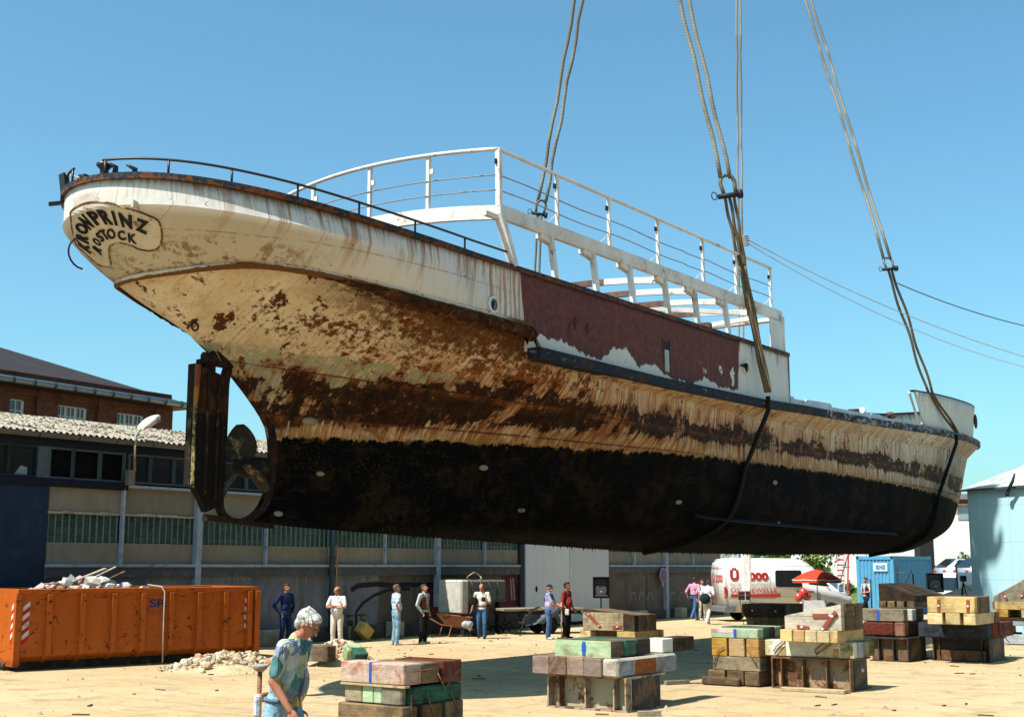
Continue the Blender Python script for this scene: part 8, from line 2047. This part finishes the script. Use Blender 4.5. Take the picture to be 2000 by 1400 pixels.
def person(p, rz, ht, label, top, trousers, shoe, hair, skin='fair', J=None, sleeve='short', lean=0, head=(0, 0), belly=0.0, vox=.012, bald=0, beard=None, group='people watching in the yard', vest=None, hairlen=1.0, open_side=None, extras=None, tuck=True, hand_curl=1.0, glasses=False, foot_yaw=0):
    k = ht / 1.75; e = empty('person', p, rz, label, 'person', group); J = dict(J or {})
    D = dict(hipl=(.095, 0, .92), hipr=(-.095, 0, .92), knl=(.11, -.02, .50), knr=(-.11, -.02, .50), anl=(.12, .03, .09), anr=(-.12, .03, .09),
             shl=(.195, 0, 1.42), shr=(-.195, 0, 1.42), ell=(.26, .02, 1.13), elr=(-.26, .02, 1.13), hal=(.27, -.06, .88), har=(-.27, -.06, .88))
    LR = Matrix.Translation((0, 0, .95)) @ Matrix.Rotation(R(lean), 4, 'X') @ Matrix.Translation((0, 0, -.95))
    for key in ('shl', 'shr', 'ell', 'elr', 'hal', 'har'):
        D[key] = tuple(LR @ Vector(D[key])) if key not in J else D[key]
    D.update(J); Q = {a: Vector(b) * k for a, b in D.items()}
    def T(v): return (LR @ Vector(v)) * k
    nb = T((0, .005, 1.46)); nt_ = T((0, -.015, 1.54))
    HM = Matrix.Rotation(R(head[1]), 3, 'Z') @ Matrix.Rotation(R(lean * .6 + head[0]), 3, 'X'); hc = nt_ + HM @ Vector((0, -.015, .085)) * k
    def Hp(v): return hc + HM @ (Vector(v) * k)
    b = MB(); R3 = LR.to_3x3()
    ell_(b, T((0, .0, 1.29)), (.165 * k, .108 * k, .20 * k), R3); ell_(b, T((0, -.01 - belly * .5, 1.10)), ((.145 + belly * .4) * k, (.10 + belly) * k, (.17 + belly) * k), R3); ell_(b, Vector((0, .005, .94)) * k, (.165 * k, .115 * k, .13 * k))
    cap(b, T((-.15, 0, 1.415)), T((.15, 0, 1.415)), .062 * k, .062 * k); cap(b, nb, hc - Vector((0, 0, .03)), .057 * k, .052 * k)
    ell_(b, Hp((0, .012, .025)), (.074 * k, .093 * k, .095 * k), HM); ell_(b, Hp((0, -.018, -.035)), (.058 * k, .068 * k, .072 * k), HM); ell_(b, Hp((0, -.05, -.085)), (.030 * k, .026 * k, .022 * k), HM)
    cap(b, Hp((0, -.083, .012)), Hp((0, -.110, -.022)), .010 * k, .016 * k); cap(b, Hp((-.035, -.076, .030)), Hp((.035, -.076, .030)), .014 * k, .014 * k)
    for s_ in (-1, 1): ell_(b, Hp((.076 * s_, .012, -.005)), (.012 * k, .020 * k, .032 * k), HM)
    cap(b, Hp((-.022, -.083, -.052)), Hp((.022, -.083, -.052)), .010 * k, .010 * k)
    for s_, sh, el, ha, hip, kn, an in ((1, 'shl', 'ell', 'hal', 'hipl', 'knl', 'anl'), (-1, 'shr', 'elr', 'har', 'hipr', 'knr', 'anr')):
        cap(b, Q[sh], Q[el], .050 * k, .039 * k); cap(b, Q[el], Q[ha], .040 * k, .026 * k)
        cap(b, Q[hip], Q[kn], .085 * k, .055 * k); cap(b, Q[kn], Q[an], .054 * k, .036 * k)
        fd = Matrix.Rotation(R(foot_yaw * s_), 3, 'Z') @ Vector((.02 * s_, -1, 0)).normalized(); cap(b, Q[an] + Vector((0, .02, -.045)) * k, Q[an] + fd * .15 * k + Vector((0, 0, -.06)) * k, .036 * k, .028 * k)
        # hand: palm, four fingers, thumb
        fd = (Q[ha] - Q[el]).normalized(); nrm = fd.cross(Vector((0, -1, .1))).normalized() * s_; w_ = fd.cross(nrm).normalized()
        pc = Q[ha] + fd * .045 * k; M3 = Matrix((w_, nrm, fd)).transposed(); ell_(b, pc, (.040 * k, .017 * k, .050 * k), M3)
        for i, (o_, ln) in enumerate(((-.030, .062), (-.010, .074), (.010, .070), (.029, .055))):
            a0 = pc + w_ * o_ * k + fd * .035 * k; c_ = nrm * (-.45 * hand_curl); a1 = a0 + (fd + c_).normalized() * ln * .5 * k; a2 = a1 + (fd + c_ * 3.2).normalized() * ln * .5 * k
            cap(b, a0, a1, .0088 * k, .0082 * k, 6); cap(b, a1, a2, .0082 * k, .007 * k, 6)
        t0 = pc - w_ * .034 * k - fd * .015 * k; t1 = t0 + (fd * .7 - w_ * .8 - nrm * .2).normalized() * .035 * k; cap(b, t0, t1, .011 * k, .010 * k, 6); cap(b, t1, t1 + (fd - nrm * .4).normalized() * .028 * k, .010 * k, .008 * k, 6)
    body = remeshed(b, 'body', skinm(skin), e, vox * .8, 2)
    # eyes, brows, mouth
    m_ = MB()
    for s_ in (-1, 1): m_.ball(Hp((.031 * s_, -.083, .012)), .0095 * k, 8, 6)
    m_.build('eyes', plain('eye_dark', (.03, .02, .015), .3), e); MB().tube([Hp((-.020, -.0945, -.053)), Hp((0, -.0965, -.055)), Hp((.020, -.0945, -.053))], .0045 * k, 6).build('mouth', plain('lip', (.30, .09, .07), .5), e)
    # shirt
    s = MB(); g = .014; ell_(s, T((0, .0, 1.29)), ((.165 + g) * k, (.108 + g) * k, .205 * k), R3); ell_(s, T((0, -.01 - belly * .5, 1.10)), ((.148 + g + belly * .4) * k, (.102 + g + belly) * k, (.18 + belly) * k), R3)
    cap(s, T((-.15, 0, 1.41)), T((.15, 0, 1.41)), .072 * k, .072 * k); cap(s, T((0, .01, 1.43)), T((0, .0, 1.475)), .07 * k, .062 * k)
    ell_(s, Vector((0, .0, .955 if tuck else .90)) * k, ((.163 + g) * k, (.113 + g) * k, (.09 if tuck else .13) * k))
    for sh, el, ha in (('shl', 'ell', 'hal'), ('shr', 'elr', 'har')):
        if sleeve == 'short': cap(s, Q[sh], Q[sh].lerp(Q[el], .78), .064 * k, .060 * k)
        elif sleeve == 'rolled': cap(s, Q[sh], Q[el], .062 * k, .054 * k); cap(s, Q[el], Q[el].lerp(Q[ha], .25), .052 * k, .050 * k)
        else: cap(s, Q[sh], Q[el], .064 * k, .054 * k); cap(s, Q[el], Q[ha] , .053 * k, .040 * k)
    remeshed(s, 'shirt', top, e, vox, 3)
    c_ = MB()
    for s_ in (-1, 1): c_.add([T((.0, -.075, 1.455)), T((.055 * s_, -.06, 1.50)), T((.075 * s_, -.085, 1.44)), T((.03 * s_, -.115, 1.40)), T((0, -.06, 1.47)), T((.05 * s_, -.045, 1.50)), T((.07 * s_, -.06, 1.44)), T((.03 * s_, -.09, 1.40))], [(0,1,2,3), (7,6,5,4), (0,4,5,1), (1,5,6,2), (2,6,7,3), (3,7,4,0)])
    c_.build('collar', top, e)
    if vest:
        v = MB(); g = .028; ell_(v, T((0, .008, 1.28)), ((.162 + g) * k, (.108 + g) * k, .20 * k), R3); ell_(v, T((0, .0 - belly * .5, 1.09)), ((.148 + g + belly * .4) * k, (.105 + g + belly) * k, .19 * k), R3); cap(v, T((-.12, 0, 1.41)), T((.12, 0, 1.41)), .074 * k, .074 * k)
        vv = remeshed(v, 'vest', vest, e, vox, 3); bm = bmesh.new(); bm.from_mesh(vv.data)
        dl = [f for f in bm.faces if abs((f.calc_center_median().x / k)) < .035 + max(0, f.calc_center_median().z / k - 1.15) * .12 and f.calc_center_median().y < -.02 * k]; bmesh.ops.delete(bm, geom=dl, context='FACES'); bm.to_mesh(vv.data); bm.free()
    # trousers, belt, shoes
    t = MB(); g = .012; ell_(t, Vector((0, .005, .935)) * k, ((.165 + g) * k, (.115 + g) * k, .135 * k))
    for hip, kn, an in (('hipl', 'knl', 'anl'), ('hipr', 'knr', 'anr')): cap(t, Q[hip], Q[kn], .100 * k, .074 * k); cap(t, Q[kn], Q[an] + Vector((0, 0, -.01)) * k, .072 * k, .062 * k)
    remeshed(t, 'trousers', trousers, e, vox, 3)
    if tuck: MB().tube([Vector((.176 * k * math.cos(a), .005 + .126 * k * math.sin(a), 1.025 * k)) for a in [i * math.pi / 10 for i in range(20)]], .014 * k, 6, closed=True).build('belt', plain('belt_dark', (.02, .015, .012), .5), e)
    for nm, an, s_ in (('shoe', 'anl', 1), ('shoe', 'anr', -1)):
        fd = Matrix.Rotation(R(foot_yaw * s_), 3, 'Z') @ Vector((.02 * s_, -1, 0)).normalized(); h_ = MB(); cap(h_, Q[an] + Vector((0, .03, -.045)) * k, Q[an] + fd * .15 * k + Vector((0, 0, -.055)) * k, .045 * k, .036 * k); cap(h_, Q[an] + Vector((0, .01, -.02)) * k, Q[an] + Vector((0, -.04, -.04)) * k, .042 * k, .042 * k)
        o = remeshed(h_, nm, shoe, e, vox, 2)
    # hair
    h_ = MB()
    if hair is not None:
        ell_(h_, Hp((0, .030, .040)), (.080 * k * hairlen, .088 * k * hairlen, .088 * k * hairlen), HM); 
        if not bald: ell_(h_, Hp((0, -.020, .080)), (.066 * k, .068 * k, .045 * k * hairlen), HM)
        ell_(h_, Hp((0, .055, -.015)), (.066 * k, .052 * k, .070 * k), HM)
        for s_ in (-1, 1): ell_(h_, Hp((.066 * s_, .004, .034)), (.016 * k, .026 * k, .034 * k), HM)
        if bald: 
            h_ = MB(); ell_(h_, Hp((0, .045, .0)), (.079 * k, .068 * k, .070 * k), HM)
            for s_ in (-1, 1): ell_(h_, Hp((.066 * s_, .0, .018)), (.018 * k, .04 * k, .036 * k), HM)
        if hairlen > 1.05:
            rg = random.Random(3)
            for i in range(170):
                a = rg.uniform(-1.5, 1.5); r_ = rg.uniform(.6, 1); p0 = Hp((.075 * math.sin(a), .04 - .045 * rg.uniform(-1, 1.0), .085 * math.cos(a) + .04)); p1 = p0 + HM @ Vector((.02 * math.sin(a), -.055 * rg.uniform(.4, 1.2), -.02)) * k; cap(h_, p0, p1, .0075 * k, .004 * k, 6)
        remeshed(h_, 'hair', hair, e, vox * (.42 if hairlen > 1.05 else .7), 1)
    if beard: h2 = MB(); ell_(h2, Hp((0, -.052, -.078)), (.050 * k, .046 * k, .045 * k), HM); remeshed(h2, 'beard', beard, e, vox * .8, 2)
    if glasses:
        gl_ = MB()
        for s_ in (-1, 1): gl_.tube([Hp((.034 * s_ + .026 * math.cos(a), -.101, .006 + .020 * math.sin(a))) for a in [i * math.pi / 7 for i in range(14)]], .0022, 5, closed=True); gl_.tube([Hp((.058 * s_, -.098, .010)), Hp((.080 * s_, .0, .008))], .0022, 5)
        gl_.tube([Hp((-.010, -.104, .010)), Hp((.010, -.104, .010))], .0022, 5); gl_.build('glasses', plain('glasses_gold', (.30, .24, .15), .3, .8), e)
    e['_k'] = k
    return e, Q, T, Hp, k
def hairm(name, a, b):
    m = Mat(name); P = m.coord(); x, y, z = m.xyz(P); n = m.noise(m.vec(x * 30, y * 8, z * 22), 1, 5, .6, 1.0); return m.out(m.mix(m.step(n, .35, .65), a, b), .55, n, .012, .9)
HB = hairm('hair_brown', (.04, .022, .012), (.10, .055, .028)); HD = hairm('hair_dark', (.008, .007, .007), (.03, .022, .018)); HS = hairm('hair_silver', (.20, .20, .19), (.78, .77, .72)); HG = hairm('hair_greybrown', (.10, .07, .045), (.22, .16, .11))
WHT = cloth('white_cotton', (.74, .76, .80)); CREAM = cloth('cream_cotton', (.66, .62, .53)); NVY = cloth('navy_work', (.012, .028, .10)); JEAN = cloth('jeans_blue', (.05, .12, .26), .3, 5); JLT = cloth('jeans_light', (.22, .38, .50), .3, 5); BLKC = cloth('black_cloth', (.012, .012, .015)); BRV = cloth('brown_leather', (.12, .05, .02)); STR_ = cloth('striped_shirt', (.55, .60, .62), .1, 7, 30, (.22, .27, .33), True)
POLO = cloth('striped_polo', (.34, .52, .66), .1, 7, 9, (.60, .70, .76)); LAV = cloth('lavender_shirt', (.42, .40, .62)); OVR = cloth('overall_blue', (.07, .13, .33)); REDC = cloth('red_shirt', (.26, .035, .035)); PNK = cloth('pink_shirt', (.60, .27, .42)); MARV = cloth('maroon_vest', (.12, .012, .025)); PLB = cloth('pale_blue_shirt', (.50, .62, .70))
SHW = plain('shoe_white', (.6, .58, .55), .6); SHD = plain('shoe_dark', (.03, .022, .018), .5); SHB = plain('shoe_brown', (.16, .09, .05), .5)
def gp_(px, py): return at_z(px, py, 0)
p1 = gp_(556, 1264)
person(p1, R(48), 1.77, 'man in navy work suit with hands in his pockets by the end of the skip', NVY, NVY, SHD, HB, 'tan', dict(ell=(.33, .08, 1.14), hal=(.20, -.02, .94), elr=(-.33, .10, 1.14), har=(-.20, -.02, .94)), 'long', tuck=False, head=(-8, 0))
p2 = gp_(657, 1266)
person(p2, R(-12), 1.70, 'man in white shirt and cream trousers with folded arms behind the rubble', WHT, CREAM, SHB, HB, 'ruddy', dict(ell=(.27, -.10, 1.17), hal=(-.08, -.22, 1.21), elr=(-.27, -.10, 1.17), har=(.12, -.20, 1.16)), 'short', belly=.05, head=(0, -25), bald=1, foot_yaw=20)
person(gp_(773, 1259), R(118), 1.74, 'man in striped light blue polo and pale jeans with one hand on his hip', POLO, JLT, SHW, HG, 'fair', dict(elr=(-.36, .14, 1.18), har=(-.20, .02, .99), ell=(.25, .0, 1.12), hal=(.20, -.12, .95)), 'short', tuck=False, belly=.03, head=(-12, 0), foot_yaw=12)
person(gp_(827, 1257), R(62), 1.74, 'man in brown vest and black trousers looking up at the ship', STR_, BLKC, SHW, HB, 'fair', dict(ell=(.28, .06, 1.13), hal=(.19, -.05, .93), elr=(-.28, .06, 1.13), har=(-.19, -.05, .93)), 'long', vest=BRV, head=(-16, 5), foot_yaw=12)
e, Q, T, Hp, k = person(gp_(941, 1247), R(-8), 1.72, 'man in white polo and blue jeans looking at the camera in his hand', cloth('polo_offwhite', (.70, .68, .62)), JEAN, SHD, HB, 'ruddy', dict(ell=(.27, -.02, 1.13), hal=(.12, -.24, 1.20), elr=(-.27, .05, 1.13), har=(-.33, -.03, .90), knl=(.10, -.08, .50), anl=(.10, -.04, .09), knr=(-.10, .02, .50), anr=(-.11, .16, .11)), 'short', head=(18, -8), bald=1)
o = MB().bb((-.06, -.05, -.07), (.06, .05, .07), .015).tube([(0, -.05, .02), (0, -.11, .02)], .035, 10).build('pocket_camera', DKP); o.location = e.matrix_world @ (Q['hal'] + Vector((-.03, -.06, .06))) if False else Matrix.Translation(e.location) @ Matrix.Rotation(R(-8), 4, 'Z') @ (Q['hal'] + Vector((-.02, -.08, .05))); tag(o, 'small black camera held up by the man in white polo', 'camera')
wm = Matrix.Translation(e.location) @ Matrix.Rotation(R(-8), 4, 'Z')
o = MB().bb((-.11, -.09, -.13), (.11, .09, .12), .04).build('belt_camera_bag', BLKC); o.location = wm @ Vector((-.24, -.12, 1.18)); tag(o, 'black camera bag hanging at the chest side of the man in white polo', 'camera bag')
bg_ = empty('white_carrier_bag', wm @ Vector((-.46, -.06, .42)), 0, 'crumpled white bag with black strap held by the man in white polo', 'bag')
m_ = MB(); rg = random.Random(2)
for i in range(7): ell_(m_, (rg.uniform(-.1, .1), rg.uniform(-.06, .06), rg.uniform(-.08, .14)), (rg.uniform(.07, .13), .08, rg.uniform(.08, .13)))
remeshed(m_, 'bag_body', cloth('bag_pale', (.42, .48, .54), .3, 9), bg_, .02, 1); MB().tube([(.10, 0, .1), (.13, 0, .45)], .01, 5).build('handle', BLKC, bg_); MB().tube([(-.05 + .10 * math.cos(a), .0, -.18 - .17 * math.sin(a)) for a in [i * math.pi / 8 for i in range(9)]], .012, 5).build('strap', BLKC, bg_)
e, Q, T, Hp, k = person(gp_(1072, 1248), R(78), 1.70, 'bearded man in blue cap and overalls leaning on a long handle', LAV, OVR, SHW, None, 'ruddy', dict(ell=(.22, -.16, 1.14), hal=(.08, -.34, 1.08), elr=(-.22, -.16, 1.12), har=(-.06, -.34, 1.05)), 'short', belly=.06, beard=HS, vest=None, tuck=False, foot_yaw=8)
CAPB = cloth('cap_navy', (.015, .03, .12)); m_ = MB(); ell_(m_, Hp((0, .012, .060)), (.084 * k, .10 * k, .066 * k)); c_ = remeshed(m_, 'cap', CAPB, e, .012, 2); MB().add([Hp((-.06, -.07, .058)), Hp((.06, -.07, .058)), Hp((.05, -.165, .045)), Hp((-.05, -.165, .045)), Hp((-.06, -.07, .068)), Hp((.06, -.07, .068)), Hp((.05, -.165, .052)), Hp((-.05, -.165, .052))], [(0,3,2,1), (4,5,6,7), (0,1,5,4), (1,2,6,5), (2,3,7,6), (3,0,4,7)]).build('cap_peak', CAPB, c_)
ov = MB(); ell_(ov, T((0, -.035, 1.12)), (.155, .165, .20)); b_ = remeshed(ov, 'overall_bib', OVR, e, .012, 2)
for s_ in (-1, 1): MB().tube([T((.08 * s_, -.17, 1.24)), T((.10 * s_, -.10, 1.42)), T((.10 * s_, .02, 1.50)), T((.06 * s_, .13, 1.3)), T((.03 * s_, .13, 1.1))], .018, 6).build('overall_strap', OVR, e)
wm = Matrix.Translation(e.location) @ Matrix.Rotation(R(78), 4, 'Z'); q = wm @ Vector((.01, -.40, 0))
br2 = empty('broom', (q.x, q.y, 0), 0, 'wooden handled broom held upright by the man in blue overalls', 'broom'); MB().tube([(0, 0, .04), (.0, 0, 1.14)], .018, 8).build('broom_handle', WD_O, br2); MB().bb((-.14, -.03, 0), (.14, .03, .06), .01).build('broom_head', WD_B, br2)
e, Q, T, Hp, k = person(gp_(1107, 1247), R(58), 1.76, 'stout man in dark red shirt and black trousers beside the broom man', REDC, BLKC, SHD, HD, 'tan', dict(ell=(.27, .02, 1.13), hal=(.24, -.12, .92), elr=(-.27, .0, 1.14), har=(-.20, -.10, .90)), 'rolled', belly=.045, head=(-4, 10), foot_yaw=10)
wm = Matrix.Translation(e.location) @ Matrix.Rotation(R(58), 4, 'Z'); o = MB().bb((-.07, -.05, -.10), (.07, .05, .09), .03).build('beige_pouch', CREAM); o.location = wm @ Vector((-.22, -.14, .84)); tag(o, 'small beige pouch in the hand of the man in red shirt', 'pouch')
person(gp_(1356, 1211), R(140), 1.80, 'man in pink shirt and jeans striding away towards the white van', PNK, JEAN, SHB, HB, 'ruddy', dict(ell=(.30, .10, 1.15), hal=(.28, .0, .93), elr=(-.33, .10, 1.15), har=(-.30, .05, .92), knl=(.08, -.22, .53), anl=(.08, -.30, .09), knr=(-.10, .10, .50), anr=(-.12, .38, .16)), 'long', lean=6, belly=.03)
e, Q, T, Hp, k = person(gp_(1383, 1219), R(150), 1.74, 'person in white shirt and pale trousers walking with a dark shoulder bag', WHT, cloth('pale_trousers', (.62, .60, .55)), SHW, HB, 'fair', dict(ell=(.25, .10, 1.13), hal=(.18, -.02, 1.0), elr=(-.27, .02, 1.13), har=(-.26, -.10, .92), knl=(.10, -.26, .54), anl=(.12, -.36, .09), knr=(-.10, .12, .50), anr=(-.12, .42, .15)), 'short', lean=8, head=(15, 0))
wm = Matrix.Translation(e.location) @ Matrix.Rotation(R(150), 4, 'Z'); o = MB().ball((0, 0, 0), .21, 14, 10, (1, .55, 1)).build('shoulder_bag', cloth('bag_bottle_green', (.010, .03, .028))); q = wm @ Vector((-.0, .25, 1.0)); o.location = q; tag(o, 'round dark green bag on the back of the person in white', 'bag')
person(gp_(1372, 1211), R(20), 1.72, 'half hidden person whose ruddy face shows between the pink and white shirts', CREAM, CREAM, SHW, HB, 'ruddy', {}, 'short')
person(gp_(1694, 1206), R(-62), 1.76, 'man in maroon vest and dark trousers standing legs apart before the blue container', PLB, BLKC, SHD, HD, 'fair', dict(knl=(.14, -.30, .55), anl=(.18, -.48, .10), knr=(-.12, .10, .50), anr=(-.14, .24, .10), ell=(.28, .0, 1.14), hal=(.06, -.24, 1.08), elr=(-.28, .0, 1.14), har=(-.06, -.24, 1.08)), 'short', vest=MARV, head=(0, 10))
# ---- the grey haired man in front
def patchm():
    m = Mat('patchwork_shirt'); P = m.coord(); x, y, z = m.xyz(P); nz = m.noise(P, 6, 3); 
    v = m.voro(m.shift(P, m.vec(nz * .12, nz * .1, nz * .14)), 8.5, out='Color'); a, b_, c_ = m.xyz(v); n = m.noise(P, 5, 4, .6, .6)
    c = m.mix(m.step(a, .28, .32), (.58, .62, .57), (.07, .20, .21)); c = m.mix(m.step(b_, .62, .66), c, (.60, .66, .62)); c = m.mix(m.step(c_, .74, .78), c, (.50, .52, .28)); c = m.mix(m.step(c_, .15, .11), c, (.05, .07, .12)); c = m.mix(m.step(b_, .12, .08), c, (.22, .27, .42))
    c = m.mix(m.step(n, .45, .7) * .4, c, (.22, .38, .38)); fold = m.noise(m.vec(x * 4, y * 4, z * 1.6), 1.6, 3, .5, 1.2); return m.out(c, .9, fold * 3 + n * .4, .05, .9, spec=.15)
pw0 = at_y(566, 1300, 11.2); pw0.z = .17
pw0.x, pw0.y = at_y(553, 1300, 11.2).x, 11.2
SH0 = patchm()
e, Q, T, Hp, k = person(pw0, R(72), 1.77, 'grey haired man with glasses and patterned shirt walking past in the foreground', SH0, JLT, SHB, HS, 'ruddy',
    dict(elr=(-.25, -.04, 1.13), har=(-.22, -.19, .90), ell=(.25, -.0, 1.12), hal=(.20, -.06, .87), knl=(.10, -.20, .52), anl=(.10, -.24, .10), knr=(-.10, .08, .50), anr=(-.11, .30, .12)), 'short', lean=13, head=(30, 12), belly=.045, vox=.008, hairlen=1.06, glasses=True, tuck=False, group='people walking in the yard')
MB().tube([T((-.06, -.17, 1.30)), T((-.07, -.19, 1.15)), T((-.08, -.185, 1.0))], .007, 6).build('camera_strap', plain('strap_violet', (.10, .08, .16), .6), e)
MB().tube([(.190 * k * math.cos(a), .135 * k * math.sin(a) - .01, .965 * k + .01 * math.sin(a)) for a in [i * math.pi / 12 for i in range(24)]], .018, 6, closed=True).build('tool_belt', cloth('belt_denim', (.10, .17, .26)), e)
MB().bb((-.10, .13, .955), (.02, .16, 1.03), .01).build('belt_patch', plain('patch_orange', (.45, .20, .06)), e)
MB().bb((-.13, .155, .83), (-.05, .21, 1.02), .02).build('pocket_cloth', WHT, e)
for x_ in (-.10, -.04): MB().bb((x_ - .01, -.20, .93), (x_ + .02, -.175, 1.02), .004).build('belt_buckle', plain('brass', (.40, .32, .14), .35, .8), e)
# ---- end
for o in list(bpy.data.objects):
    if '_k' in o: del o['_k']
